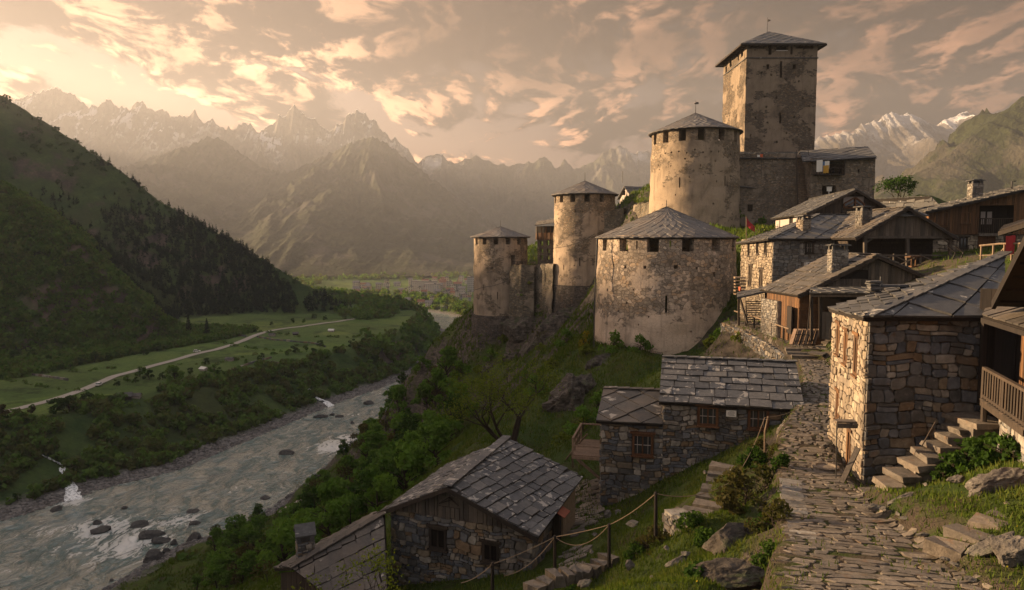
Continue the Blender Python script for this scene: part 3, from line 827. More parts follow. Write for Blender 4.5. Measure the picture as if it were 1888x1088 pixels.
# unseen ridge added on the left, crest shaped to block the low sun
_s = np.array([SUN_DIR.x, SUN_DIR.y]) / math.hypot(SUN_DIR.x, SUN_DIR.y); _q = np.array([-_s[1], -_s[0]]) * -1
_q = np.array([_s[1], -_s[0]])
SHADE_RIDGE = np.array([(*(_s * 950 + _q * q), z) for q, z in ((-700, 240), (-300, 322), (0, 330.0), (30, 329.5), (55, 330), (80, 331), (105, 326), (130, 321), (165, 318), (230, 326), (420, 330), (560, 335))], float)
def valley_h(x, y):
    d, (wd,), side, arc = seg_dist(x, y, RIV); d = d - wd
    left = (side > 0)
    wob = fbm(x * 0.02, y * 0.02, 4)
    dd = d + wob * 5
    bw = np.interp(y, [200, 330, 450, 560, 700], [62, 58, 40, 30, 34])
    bed = -4 + 4 * smooth(-12, 0, d)
    shore = 0.10 * np.clip(d, 0, 14) + 0.5 * perlin(x * .2, y * .2) * smooth(0, 3, d)
    terr = 20.5 + 0.025 * np.clip(d - bw, 0, 400) + 1.2 * fbm(x * 0.008, y * 0.008, 4)
    right_h = 12 + 0.02 * np.clip(d - 50, 0, 900) + 3 * fbm(x * 0.006, y * 0.006, 4)
    t = smooth(11, bw, dd + 0 * d) ** 0.85
    z = np.where(d < 0, bed, shore * (1 - t) + t * np.where(left, terr, right_h))
    # slopes
    n1 = fbm(x * 0.011, y * 0.011, 6, 0.55); rg = ridged(x * 0.008 + 0.3 * n1, y * 0.0035, 5)
    def ridge(line, sf, sb, amp):
        dr, (zc,), sd, _ = seg_dist(x, y, line)
        front = (sd < 0)
        h = zc - np.where(front, sf, sb) * dr
        k = smooth(4, 70, dr)
        return h + amp * k * (n1 * 0.8 + (rg - 1.0) * 0.9) + 2.2 * fbm(x * 0.06, y * 0.06, 3)
    z1 = ridge(R1, 0.62, 0.7, 13.0); z2 = ridge(R2, 0.80, 0.6, 9.0); z3 = ridge(SHADE_RIDGE, 0.85, 0.85, 5.0)
    def smax(a, b, k):
        h = np.clip(0.5 + 0.5 * (a - b) / k, 0, 1); return b + (a - b) * h + k * h * (1 - h)
    far = smooth(6, 40, d)
    zr = smax(smax(z1, z2, 6.0), z3, 4.0)
    slope = zr > z
    z = np.where(d > 4, smax(z, z - 30 + (zr - z + 30) * far, 7.0), z)
    return z, d, slope
def grid_axis(pts):
    out = [pts[0][0]]
    for (a, s) in pts[1:]:
        while out[-1] < a: out.append(out[-1] + s)
    return np.array(out)
gx = grid_axis([(-2600, 0), (-1200, 60), (-1000, 14), (-780, 5), (-600, 10), (-420, 6), (30, 3.2), (500, 20), (3000, 120)])
gy = grid_axis([(60, 0), (180, 8), (560, 3.0), (860, 4.2), (1300, 8), (2200, 30), (5200, 200)])
X, Y = np.meshgrid(gx, gy)
Zv, dv, slv = valley_h(X, Y)
valley = gridmesh('valley_terrain', X, Y, Zv, M['valley'])
tag(valley, kind='structure')
dz_y, dz_x = np.gradient(Zv, gy, gx)
steep = np.hypot(dz_x, dz_y)
bwv = np.interp(Y, [200, 330, 450, 560, 700], [62, 58, 40, 30, 34])
nf = fbm(X * 0.02, Y * 0.02, 4)
fieldv = smooth(-5, 6, dv - bwv + nf * 9) * smooth(0.30, 0.14, steep) * ((X < 60) | (Y > 900))
fieldv = fieldv * np.where(dv > 0, 1, 0) * np.maximum(smooth(900, 700, Y + 0.4 * X), .75 * smooth(900, 1050, Y))
pattr(valley, 'field', fieldv.ravel())
pattr(valley, 'gravel', (smooth(15, 8, dv + nf * 5) * smooth(-8, 0, dv)).ravel())

# ------------------------------------------------------------------ the castle hill (near side)
def W(px, py, Yd): return tuple(P(px, py, Yd))
BANK = [(-128, 150), (-119, 185), (-107, 228), (-87, 257), (-83, 285), (-78, 336), (-70, 400), (-50, 470)]
hp = []
for bx, by in BANK: hp += [(bx, by, 0.3), (bx - 16, by - 4, -4.5)]
hp += [W(*t) for t in [
    # path and the ground it crosses
    (1650, 1088, 12), (1560, 1000, 15.5), (1500, 890, 21.5), (1480, 780, 30), (1505, 700, 39), (1490, 662, 46), (1450, 628, 51), (1380, 604, 57), (1345, 592, 60),
    # slope right of the path
    (1888, 1060, 12.5), (1700, 905, 19), (1800, 860, 19.5), (1888, 850, 18), (1620, 905, 21), (1888, 960, 14.5), (1560, 830, 26), (1540, 700, 38), (1530, 650, 45),
    # drop left of the path
    (1400, 1000, 15.8), (1420, 900, 21), (1400, 850, 27.5), (1350, 1088, 13.4), (1280, 1060, 16.2), (1300, 960, 20), (1250, 1010, 19.5), (1340, 880, 25), (1300, 900, 27),
    # along the front of the centre house and down to the barn
    (1290, 870, 31.1), (1200, 905, 32.4), (1110, 938, 33.4), (1080, 960, 31), (1040, 1010, 28), (1120, 1030, 24), (1130, 960, 29), (1000, 1088, 22.5), (900, 1110, 22.8), (1150, 1088, 19), (1060, 900, 37), (1080, 860, 41),
    (700, 1120, 26), (600, 1120, 27),
    # behind the houses up to the big tower
    (1240, 700, 45), (1350, 668, 50), (1430, 664, 47.5), (1480, 690, 41), (1180, 668, 66), (1120, 664, 68), (1225, 655, 70), (1330, 640, 66), (1090, 655, 70), (1060, 690, 66), (1140, 740, 48), (1060, 760, 58), (1020, 800, 55), (1000, 850, 52),
    # slope below the towers
    (940, 812, 52), (900, 780, 84), (960, 700, 100), (1010, 640, 118), (1060, 600, 122), (1020, 580, 128), (985, 610, 130), (930, 622, 134), (880, 622, 136), (850, 612, 150), (1090, 560, 122), (1000, 520, 142),
    (800, 645, 175), (765, 692, 192), (745, 735, 195), (720, 772, 200), (690, 800, 212), (640, 835, 235), (590, 875, 248), (560, 905, 250), (530, 940, 232), (500, 965, 222),
    (800, 760, 150), (750, 830, 140), (700, 870, 135), (850, 850, 90), (700, 930, 82), (600, 980, 110), (560, 1040, 95), (500, 1088, 100), (420, 1080, 135), (640, 1040, 60), (380, 1030, 185), (450, 1000, 185),
    # village terrace and the ground rising to the right and behind
    (1500, 632, 47.5), (1550, 615, 46), (1400, 600, 60), (1370, 575, 68), (1450, 590, 56), (1600, 560, 48), (1700, 520, 45), (1760, 480, 47), (1850, 482, 45), (1888, 480, 40), (1640, 505, 55), (1700, 470, 62), (1888, 440, 70),
    (1420, 445, 82), (1500, 430, 82), (1400, 425, 104), (1360, 430, 104), (1550, 400, 100), (1700, 385, 90), (1800, 375, 100), (1620, 375, 112), (1450, 420, 112), (1300, 425, 104), (1200, 425, 104), (1250, 360, 135), (1140, 390, 128), (1150, 420, 122), (1150, 380, 150)]]
hp += [(20, 190, 96), (60, 190, 92), (110, 190, 90), (75, 150, 98), (110, 150, 97), (40, 260, 62), (100, 280, 74), (0, 240, 45), (-20, 330, 2), (30, 340, 20), (110, 340, 40), (45, 120, 107), (90, 120, 103), (90, 60, 103), (60, 30, 97), (35, 12, 95.5), (20, 4, 94.6), (6, 4, 93),
       (-15, 5, 88), (-40, 10, 78), (-60, 40, 66), (-80, 80, 46), (-100, 110, 25), (-60, 5, 70), (-100, 30, 42), (90, 5, 102), (-130, 60, 12), (-150, 100, -3), (-150, 10, 10), (-160, 150, -4.5), (-45, 400, -4), (-20, 480, -4)]
# ground at the foot and the head of the retaining walls, and along the front of the long house
for pts, drop in (([(1330, 596, 60.5), (1372, 612, 55.5), (1412, 634, 51.3), (1440, 652, 48.8), (1462, 668, 47.0)], 2.5), ([(1440, 886, 21.4), (1444, 935, 18.4), (1458, 1000, 15.3), (1480, 1070, 13.0)], 1.25)):
    cw_ = [P(*q) for q in pts]
    for k, q in enumerate(cw_):
        e = cw_[min(k + 1, len(cw_) - 1)] - cw_[max(k - 1, 0)]; e = e / np.linalg.norm(e[:2]); nn = np.array([e[1], -e[0]])
        if nn[1] > 0 and abs(nn[1]) > abs(nn[0]): nn = -nn
        if abs(nn[0]) > abs(nn[1]) and nn[0] > 0: nn = -nn
        hp.append((q[0] + nn[0] * .8, q[1] + nn[1] * .8, q[2] - drop)); hp.append((q[0] - nn[0] * .45, q[1] - nn[1] * .45, q[2] - .03))
hp += [W(1398, 834, 30.6), W(1350, 850, 30.9), W(1432, 800, 30.4), W(1240, 888, 31.6)]
hill_tps = tps_fit(hp, 0.15)
# the cobbled path: x, y, z, half width
PATH = np.array([(*W(1690, 1130, 10.8), 2.0), (*W(1600, 1060, 13.0), 1.75), (*W(1575, 1000, 15.2), 1.45), (*W(1530, 935, 18.3), 1.15), (*W(1502, 890, 21.2), 1.1), (*W(1487, 840, 24.5), 1.0), (*W(1486, 790, 28.6), .9),
                 (*W(1506, 740, 33.0), 0.75), (*W(1512, 700, 38.0), 0.85), (*W(1502, 676, 42.5), 0.8), (*W(1490, 664, 45.0), 0.95)])
TERR = np.array([(*W(1480, 642, 47.2), 1.2), (*W(1450, 626, 50.2), 1.5), (*W(1415, 612, 53.5), 1.5), (*W(1378, 601, 57), 1.3), (*W(1352, 594, 60), 1.2)])
TERR[:, 0] += .45; TERR[:, 3] = 1.15
PROBES = []     # flat pads under houses: (x, y, radius, z)
def hill_h(x, y, detail=True):
    x = np.asarray(x, float); y = np.asarray(y, float)
    z = hill_tps(x, y)
    far = np.hypot(x, y)
    amp = np.clip(far / 90.0, 0.12, 2.2)
    rough = fbm(x * 0.09, y * 0.09, 5) * 0.9 * amp + (ridged(x * 0.05 + 3, y * 0.05, 4) - 1.0) * 0.9 * amp * smooth(45, 80, far)
    rough = rough * smooth(0.6, 4.0, z)
    dp, (zp, hw), _, _ = seg_dist(x, y, PATH); wp = smooth(0.28, 0.0, dp - hw)
    dt, (zt, ht), _, _ = seg_dist(x, y, TERR); wt = smooth(0.25, 0.0, dt - ht)
    near = np.maximum(smooth(3.0, 0.3, dp - hw), smooth(3.0, 0.3, dt - ht))
    z = z + rough * (1 - 0.9 * near) + 0.05 * fbm(x * 1.1, y * 1.1, 4) * (1 - near)
    for (cx, cy, rr, zz) in PROBES:
        q = smooth(rr + 1.5, rr, np.hypot(x - cx, y - cy)); z = z * (1 - q) + zz * q
    z = z * (1 - wp) + wp * (zp + 0.0); z = z * (1 - wt) + wt * zt
    return z
hx = grid_axis([(-190, 0), (-30, 1.6), (-6, 0.6), (22, 0.25), (45, 0.7), (130, 2.0)])
hy = grid_axis([(3, 0), (36, 0.25), (70, 0.5), (150, 0.9), (500, 2.4)])
HX, HY = np.meshgrid(hx, hy)
HZ = hill_h(HX, HY)
def bilin(gx_, gy_, Z_, x, y):
    i = int(np.clip(np.searchsorted(gx_, x) - 1, 0, len(gx_) - 2)); j = int(np.clip(np.searchsorted(gy_, y) - 1, 0, len(gy_) - 2))
    u = min(1, max(0, (x - gx_[i]) / (gx_[i + 1] - gx_[i]))); v = min(1, max(0, (y - gy_[j]) / (gy_[j + 1] - gy_[j])))
    return float((Z_[j, i] * (1 - u) + Z_[j, i + 1] * u) * (1 - v) + (Z_[j + 1, i] * (1 - u) + Z_[j + 1, i + 1] * u) * v)
def gz(x, y): return bilin(hx, hy, HZ, x, y)
def vz(x, y): return bilin(gx, gy, Zv, x, y)
hill = gridmesh('hillside', HX, HY, HZ, M['hill'])
tag(hill, kind='structure')
dph, (zph, hwh), _, _ = seg_dist(HX, HY, PATH); dth, (zth, hth), _, _ = seg_dist(HX, HY, TERR)
pattr(hill, 'dirt', np.maximum(smooth(9, 5, np.hypot((HX - 28) * .9, HY - 51)), np.maximum(smooth(1.2, 0.1, dph - hwh + 0.5 * fbm(HX * .5, HY * .5, 3)), smooth(0.15, 0.0, dth - hth))).ravel())
drh, (wrh,), _, _ = seg_dist(HX, HY, RIV)
pattr(hill, 'gravel', (smooth(3.2, 1.2, HZ + 0.9 * fbm(HX * .08, HY * .08, 3)) * (HX < 0)).ravel())

# ------------------------------------------------------------------ the water surface
wx = np.linspace(-1, 1, 25)
rl = np.array(RIV, float)
arc = np.concatenate([[0], np.cumsum(np.hypot(np.diff(rl[:, 0]), np.diff(rl[:, 1])))])
sa = np.arange(0, arc[-1], 5.0)
cxs, cys, cws = (np.interp(sa, arc, rl[:, k]) for k in range(3))
tx, ty = np.gradient(cxs), np.gradient(cys); tl = np.hypot(tx, ty); tx, ty = tx / tl, ty / tl
for k in range(3):
    tx = np.convolve(np.pad(tx, 4, 'edge'), np.ones(9) / 9, 'valid'); ty = np.convolve(np.pad(ty, 4, 'edge'), np.ones(9) / 9, 'valid')
WX = cxs[:, None] + ty[:, None] * wx * (cws[:, None] + 24); WY = cys[:, None] - tx[:, None] * wx * (cws[:, None] + 24)
river = gridmesh('river', WX, WY, np.zeros_like(WX), M['water'])
tag(river, kind='structure')
rap = np.zeros_like(WX)
for (px, py, rr, am) in [(190, 975, 17, 1.0), (250, 1000, 14, 1.0), (110, 1010, 20, .55), (330, 960, 12, .9), (230, 1010, 16, .9), (160, 1000, 16, .8), (390, 1000, 10, .6), (440, 900, 12, .5), (400, 870, 12, .4), (480, 850, 10, .45), (655, 765, 9, .6), (80, 975, 12, .6), (300, 1010, 12, .6), (620, 825, 16, .9), (650, 808, 14, .8), (560, 800, 14, .5), (135, 925, 8, 1.0), (520, 905, 10, .5), (600, 748, 9, .7), (215, 940, 8, .5), (60, 1040, 22, .45), (540, 790, 12, .5), (700, 725, 10, .5), (330, 935, 9, .5)]:
    g = G(px, py); rap = np.maximum(rap, am * np.exp(-((WX - g[0]) ** 2 + (WY - g[1]) ** 2) / (rr * rr)))
pattr(river, 'rapid', rap.ravel())

# ------------------------------------------------------------------ mountains
def range_mesh(name, px, Yd, depth, amp, mat, fscale, nx=420, nt=150, jag=0.03, back=0.5, seedo=0.0, base=10.0, power=0.85, tilt=0.0, stretch=3.0):
    c = np.array([P(a, b, Yd) for a, b in px]); s = np.concatenate([[0], np.cumsum(np.hypot(np.diff(c[:, 0]), np.diff(c[:, 1])))])
    ss = np.linspace(0, s[-1], nx); cx, cy, cz = (np.interp(ss, s, c[:, k]) for k in range(3))
    Hc = cz - base
    cz = cz + jag * Hc.max() * (ridged(ss * fscale * 6 + seedo, ss * 0 + seedo, 5, 0.55) - 1.1) * 0.5
    t = np.concatenate([-np.linspace(1, 0.02, nt // 4) * back, np.linspace(0, 1, nt) ** 1.25])
    T, S = np.meshgrid(t, np.arange(nx), indexing='ij')
    Xm = cx[S] + tilt * depth * T; Ym = cy[S] - depth * T
    prof = 1 - np.abs(T) ** power
    Z = base + (cz[S] - base) * prof
    u = Xm * fscale + seedo; v = Ym * fscale / stretch
    wv = 0.35 * fbm(u * 0.7, v * 0.7, 3)
    rgd = ridged(u + wv, v - wv, 6, 0.55) - 1.15
    env = np.clip(np.abs(T) * 6, 0, 1) * (0.05 + 0.95 * (1 - np.abs(T)))
    Z = Z + amp * (cz[S] - base).clip(0) * env * rgd
    return tag(gridmesh(name, Xm, Ym, Z, mat), kind='structure')
range_mesh('mountain_range', [(-170, 215), (-100, 195), (-40, 205), (30, 185), (60, 172), (95, 160), (130, 170), (165, 198), (200, 183), (215, 192), (235, 202), (260, 186), (285, 205), (300, 203), (315, 212), (330, 206), (345, 217), (360, 205), (378, 224), (395, 220), (410, 238), (430, 236), (455, 226), (480, 240), (500, 226), (520, 212), (533, 208), (545, 194), (558, 207), (575, 216), (605, 239), (620, 231), (640, 216), (655, 206), (670, 210), (690, 222), (710, 246), (745, 266), (765, 292), (800, 340), (880, 400)],
           3600, 850, 0.24, M['peaks'], 0.0030, 620, 190, 0.05, seedo=3.3, power=0.8)
range_mesh('distant_mountain_range', [(700, 330), (740, 310), (770, 302), (790, 286), (815, 284), (835, 302), (850, 297), (880, 287), (905, 297), (930, 306), (960, 302), (985, 296), (1005, 287), (1025, 311), (1033, 306), (1040, 292), (1060, 314), (1085, 302), (1100, 290), (1125, 276), (1145, 268), (1165, 284), (1190, 278), (1200, 285), (1240, 300), (1330, 330), (1420, 380)],
           3720, 900, 0.24, M['peaks'], 0.0026, 460, 150, 0.05, seedo=9.1, power=0.8)
range_mesh('mountain', [(60, 380), (150, 345), (210, 318), (240, 303), (310, 281), (350, 268), (385, 251), (412, 258), (450, 288), (490, 312), (530, 318), (580, 297), (630, 272), (660, 259), (685, 252), (715, 266), (760, 300), (800, 332), (860, 376), (920, 421), (960, 456), (1010, 498), (1080, 530)],
           2750, 1250, 0.13, M['mid_mountain'], 0.0058, 520, 190, 0.045, seedo=1.2, power=0.9, base=22)
range_mesh('snowy_mountain', [(1380, 330), (1440, 290), (1490, 262), (1510, 254), (1540, 247), (1556, 240), (1575, 243), (1590, 228), (1603, 222), (1618, 226), (1632, 212), (1650, 206), (1680, 212), (1700, 220), (1720, 230), (1760, 241), (1800, 252), (1860, 290), (1960, 340)],
           3300, 1450, 0.26, M['right_peaks'], 0.0036, 300, 120, 0.04, seedo=5.7, power=0.85)
range_mesh('distant_snowy_mountain', [(1640, 300), (1700, 250), (1722, 234), (1745, 218), (1765, 212), (1780, 206), (1800, 214), (1825, 226), (1870, 246), (1960, 300)],
           3600, 1200, 0.26, M['peaks'], 0.0036, 200, 90, 0.03, seedo=15.7)
range_mesh('green_mountain', [(2300, -60), (2050, 80), (1950, 140), (1888, 178), (1850, 206), (1800, 243), (1760, 273), (1700, 314), (1650, 341), (1600, 376), (1540, 420), (1480, 470)],
           1250, 620, 0.20, M['green_mountain'], 0.0060, 300, 150, 0.02, seedo=7.7, power=0.95, base=30, tilt=0.25, stretch=2.0)

# unseen mountain added on the left, crest notched to split the sun into shafts
ax_x = np.arange(-3900, -2060, 40.0); ax_y = np.arange(1500, 3800, 25.0); SX, SY = np.meshgrid(ax_x, ax_y)
cr = np.interp(SY, [1500, 1750, 2200, 2700, 3200, 3550, 3800], [380, 600, 700, 760, 800, 790, 600]) + 110 * (ridged(SY * .0031 + 2.2, SY * 0 + .5, 4, .55) - 1.1)
x0 = -2950 - .05 * (SY - 2500)
SZ = np.maximum(cr - np.abs(SX - x0) * .95 + 40 * fbm(SX * .004, SY * .004, 4) * smooth(0, 200, np.abs(SX - x0)), 10)
tag(gridmesh('unseen_shaft_mountain', SX, SY, SZ, M['mid_mountain']), kind='structure')
# ------------------------------------------------------------------ castle builders
def px_round(l, r, Yc):
    a, b = math.atan((l - 944) / FPX), math.atan((r - 944) / FPX)
    th, de = (a + b) / 2, (b - a) / 2
    D = Yc / math.cos(th)
    return Yc * math.tan(th), Yc, D * math.sin(de)
def zpx(py, Yd, px=944): return float(P(px, py, Yd)[2])

def gridwall(pt, us, zs, holes, closed, thick, depths=None):
    """wall sheet with real openings. pt(u, z, inner) -> point. holes: (u0, u1, z0, z1, blind)"""
    us = sorted(set([round(k, 5) for k in us] + [round(k, 5) for h in holes for k in h[:2]]))
    zs = sorted(set([round(k, 5) for k in zs] + [round(k, 5) for h in holes for k in h[2:4]]))
    nu, nz = len(us), len(zs)
    V = [pt(u, z, 0) for z in zs for u in us] + [pt(u, z, 1) for z in zs for u in us]
    off = nu * nz
    idx = lambda i, j, inn: (off if inn else 0) + j * nu + i
    nc = nu if closed else nu - 1
    open_ = {}
    for j in range(nz - 1):
        zc = (zs[j] + zs[j + 1]) / 2
        for i in range(nc):
            u2 = us[(i + 1) % nu] + (2 * math.pi if closed and i == nu - 1 else 0)
            uc = (us[i] + u2) / 2
            if closed and uc > math.pi: uc -= 2 * math.pi
            open_[(i, j)] = any(h[0] < uc < h[1] and h[2] < zc < h[3] for h in holes)
    F = []
    for (i, j), op in open_.items():
        i2 = (i + 1) % nu
        if not op:
            F.append((idx(i, j, 0), idx(i2, j, 0), idx(i2, j + 1, 0), idx(i, j + 1, 0)))
            F.append((idx(i2, j, 1), idx(i, j, 1), idx(i, j + 1, 1), idx(i2, j + 1, 1)))
        else:
            l = (i - 1) % nu if closed else i - 1
            if not open_.get((l, j), False) : F.append((idx(i, j, 0), idx(i, j + 1, 0), idx(i, j + 1, 1), idx(i, j, 1)))
            if not open_.get((i2, j), False): F.append((idx(i2, j, 1), idx(i2, j + 1, 1), idx(i2, j + 1, 0), idx(i2, j, 0)))
            if not open_.get((i, j - 1), False): F.append((idx(i, j, 0), idx(i, j, 1), idx(i2, j, 1), idx(i2, j, 0)))
            if not open_.get((i, j + 1), False): F.append((idx(i, j + 1, 1), idx(i, j + 1, 0), idx(i2, j + 1, 0), idx(i2, j + 1, 1)))
    top = nz - 1
    for i in range(nc):
        i2 = (i + 1) % nu
        F.append((idx(i, top, 0), idx(i2, top, 0), idx(i2, top, 1), idx(i, top, 1)))
    return V, F

def round_wall(cx, cy, rb, rt, z0, z1, wins, thick=1.0, rough=0.05, seed=0, nseg=84, nz=16):
    base = math.atan2(-cy, -cx)
    holes = []
    for (deg, zc, w_, h_) in wins:
        a = R(deg); r = rt; holes.append((a - w_ / (2 * r), a + w_ / (2 * r), zc - h_ / 2, zc + h_ / 2))
    rnd = np.random.default_rng(seed); ph = rnd.uniform(0, 6.28, 8)
    def pt(u, z, inn):
        t = (z - z0) / (z1 - z0); r = rb + (rt - rb) * t - (thick if inn else 0)
        if not inn: r += rough * (math.sin(3 * u + ph[0] + z) + math.sin(7 * u + ph[1] - z * 1.7) + 0.7 * math.sin(13 * u + ph[2] + 2.1 * z) + .6 * math.sin(2.9 * z + ph[3]))
        a = base + u
        return (cx + r * math.cos(a), cy + r * math.sin(a), z)
    us = list(np.linspace(-math.pi, math.pi, nseg + 1)[:-1]); zs = list(np.linspace(z0, z1, nz))
    return gridwall(pt, us, zs, holes, True, thick)

def panel(mb, a, b, z0, z1, holes=(), thick=0.6, rough=0.03, zt=None, seed=0, nu=14, nz=10, batter=0.0):
    """straight wall from a to b (plan), outside on the right hand of a->b seen from above; zt = top at b"""
    a = np.array(a[:2], float); b = np.array(b[:2], float); L = np.linalg.norm(b - a); u = (b - a) / L; n = np.array([u[1], -u[0]])
    zt = z1 if zt is None else zt
    hs = [(h[0] - h[2] / 2, h[0] + h[2] / 2, h[1] - h[3] / 2, h[1] + h[3] / 2) for h in holes]
    rnd = np.random.default_rng(seed); ph = rnd.uniform(0, 6.28, 8)
    zmax = max(z1, zt)
    def pt(s, z, inn):
        top = z1 + (zt - z1) * s / L; zz = z0 + (z - z0) * (top - z0) / (zmax - z0) if zt != z1 else z
        e = -thick if inn else rough * (math.sin(1.3 * s + ph[0] + z) + math.sin(2.9 * s + ph[1] - 1.7 * z) + math.sin(2.1 * z + ph[2])) + batter * (z1 - zz)
        p = a + u * s + n * e
        return (p[0], p[1], zz)
    V, F = gridwall(pt, list(np.linspace(0, L, nu)), list(np.linspace(z0, zmax, nz)), hs, False, thick)
    # end caps
    mb.add(V, F)

def cone_roof(mb, cx, cy, r, ze, za, n=34, rows=9, sides=None, t=0.05, lift=0.05, jit=0.02):
    """slabs laid as diamonds on a cone (or a many sided pyramid)"""
    base = math.atan2(-cy, -cx)
    def pt(a, s, h):
        rr = r * (1 - s)
        if sides:
            k = 2 * math.pi / sides; q = (a % k) - k / 2; rr = rr * math.cos(k / 2) / math.cos(q) * 1.02
        return np.array([cx + rr * math.cos(base + a), cy + rr * math.sin(base + a), ze + (za - ze) * s + h])
    k = 2 * math.pi / n
    for row in range(rows + 1):
        s = row / rows; hs = 1.0 / rows
        for i in range(n):
            a = (i + (0.5 if row % 2 else 0)) * k
            j = lambda: random.uniform(-jit, jit)
            rr = random.random(); tl = random.uniform(.6, 1.3) * t
            o = [(a, s - hs, lift), (a + k * .49, s, lift * .4), (a, s + hs, 0), (a - k * .49, s, lift * .4)]
            o = [(q[0] + j() * k, min(1, max(-0.02, q[1] + j() * hs)), q[2]) for q in o]
            hi = [pt(q[0], q[1], q[2] + tl) for q in o]; lo = [pt(q[0], q[1], q[2] - 0.03) for q in o]
            mb.add(lo + hi, [(4, 5, 6, 7)] + [(m, (m + 1) % 4, 4 + (m + 1) % 4, 4 + m) for m in range(4)], rr)
    # closed under side
    m = sides or 48
    ring = [pt(2 * math.pi * q / m + (0), 0, -0.02) for q in range(m)]
    mb.add(ring + [pt(0, 1, -0.05)], [list(range(m))[::-1]] + [(q, (q + 1) % m, m) for q in range(m)], 0.1)

def finial(parent, p, h, ball=0.0, vane=False):
    mb = MB(); p = np.array(p, float)
    mb.tube([p - (0, 0, .1), p + (0, 0, h)], [0.05, 0.025], 6)
    if ball: mb.tube([p + (0, 0, h * .70), p + (0, 0, h * .70 + ball * .5), p + (0, 0, h * .70 + ball)], [0.03, ball * .55, 0.03], 8)
    if vane: mb.box(p + (0.22, 0, h * .82), (0.42, 0.03, 0.3)); mb.box(p + (-0.12, 0, h * .78), (0.2, .03, .16))
    return mb.build('finial', M['iron'], parent)

def round_tower(label, l, r, Yc, y_eave, y_apex, zbase, wins, mat, roofpx, lowbreak=None, rb_add=0.3, n=34, rows=9, sides=None, fin=(1.2, .0, False), seed=0, thick=1.0):
    cx, cy, rt = px_round(l, r, Yc)
    _, _, rr = px_round(roofpx[0], roofpx[1], Yc)
    ze = zpx(y_eave, Yc); za = zpx(y_apex, Yc)
    root = thing('round_tower', label, 'tower', (cx, cy, zbase))
    z0 = zbase
    if lowbreak is not None:
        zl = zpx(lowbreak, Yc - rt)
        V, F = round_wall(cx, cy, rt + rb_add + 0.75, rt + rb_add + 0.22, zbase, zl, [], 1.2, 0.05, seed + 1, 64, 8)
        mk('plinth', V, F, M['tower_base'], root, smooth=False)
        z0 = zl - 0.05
    V, F = round_wall(cx, cy, rt + rb_add, rt, z0, ze - 0.02, [(w_[0], zpx(w_[1], Yc - rt * (1 if abs(w_[0]) > 45 or w_[1] < y_eave + 15 else math.cos(R(w_[0])))), w_[2], w_[3]) for w_ in wins], thick, 0.035, seed)
    mk('wall', V, F, mat, root, smooth=False)
    mb = MB(); cone_roof(mb, cx, cy, rr, ze, za, n, rows, sides)
    roof = mb.build('roof', M['slate_tower'], root)
    eb = MB()
    m = 40
    ring = [(cx + (rr - .12) * math.cos(2 * math.pi * k / m), cy + (rr - .12) * math.sin(2 * math.pi * k / m), ze - .09) for k in range(m + 1)]
    eb.tube(ring, 0.09, 5)
    for k in range(m):
        a = 2 * math.pi * k / m; eb.beam((cx + (rt - .9) * math.cos(a), cy + (rt - .9) * math.sin(a), ze + .02), (cx + (rr - .1) * math.cos(a), cy + (rr - .1) * math.sin(a), ze - .02), .12, .12)
    eb.build('eave_beam', M['wood_black'], root)
    f = finial(root, (cx, cy, za), *fin); f.parent = roof
    return root, (cx, cy, rt, ze, za)

def holes_row(a0, a1, step, y, s, jit=4):
    return [(a, y + random.uniform(-jit, jit), s * random.uniform(.7, 1.2), s * random.uniform(.8, 1.4)) for a in np.arange(a0, a1, step)]
W1 = [(a, 450, 1.12, 1.5) for a in (-87, -61, -35, -10, 17, 43, 70, 96, 122, 148, 174, -113, -139)]
W1[3] = (-10, 450, 1.2, 1.6); W1[4] = (17, 449, 1.2, 1.6)
W1 += [(-23, 452, .16, .8), (3.5, 450, .16, .6), (1, 561, .20, 1.75), (-46, 492, .2, .3), (-33, 493, .26, .3), (-16, 493, .28, .3), (8, 492, .38, .38), (24, 494, .2, .2), (40, 505, .35, .5), (46, 493, .2, .25)]
W1 += [(-52, 540, .25, .3), (-30, 560, .15, .2), (28, 585, .15, .2), (40, 600, .14, .2), (-20, 600, .14, .18), (-12, 585, .14, .18), (20, 610, .14, .18), (-38, 575, .18, .22), (-25, 535, .14, .2)]
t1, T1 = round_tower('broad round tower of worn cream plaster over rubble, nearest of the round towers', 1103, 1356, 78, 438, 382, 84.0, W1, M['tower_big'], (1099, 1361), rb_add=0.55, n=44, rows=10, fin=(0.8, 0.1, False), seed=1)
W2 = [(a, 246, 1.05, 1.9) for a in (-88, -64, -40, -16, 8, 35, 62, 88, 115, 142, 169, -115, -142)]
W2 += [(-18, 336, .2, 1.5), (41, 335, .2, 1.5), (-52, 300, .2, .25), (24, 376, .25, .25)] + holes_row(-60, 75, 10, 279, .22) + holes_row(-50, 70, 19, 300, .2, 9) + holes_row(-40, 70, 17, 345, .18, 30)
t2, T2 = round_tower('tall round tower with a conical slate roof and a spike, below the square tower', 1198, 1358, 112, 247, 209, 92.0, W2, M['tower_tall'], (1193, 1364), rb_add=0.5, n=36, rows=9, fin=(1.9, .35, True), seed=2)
W3 = [(a, 364, .95, 1.5) for a in (-76, -49, -23, 4, 33, 60, 90, 120, 150, -110, -140)]
W3 += [(-8, 483, .22, 1.5), (-40, 493, .18, .9), (-10, 452, .2, .2), (-56, 402, .22, .3)] + holes_row(-60, 70, 14, 390, .2) + holes_row(-50, 60, 16, 470, .18, 35)
t3, T3 = round_tower('slim round tower with a dark stone foot and golden left edge, second from the left', 1022, 1133, 131, 360, 334, 78.0, W3, M['tower_far'], (1017, 1139), lowbreak=527, rb_add=0.3, n=26, rows=7, sides=14, fin=(1.6, .0, False), seed=3)
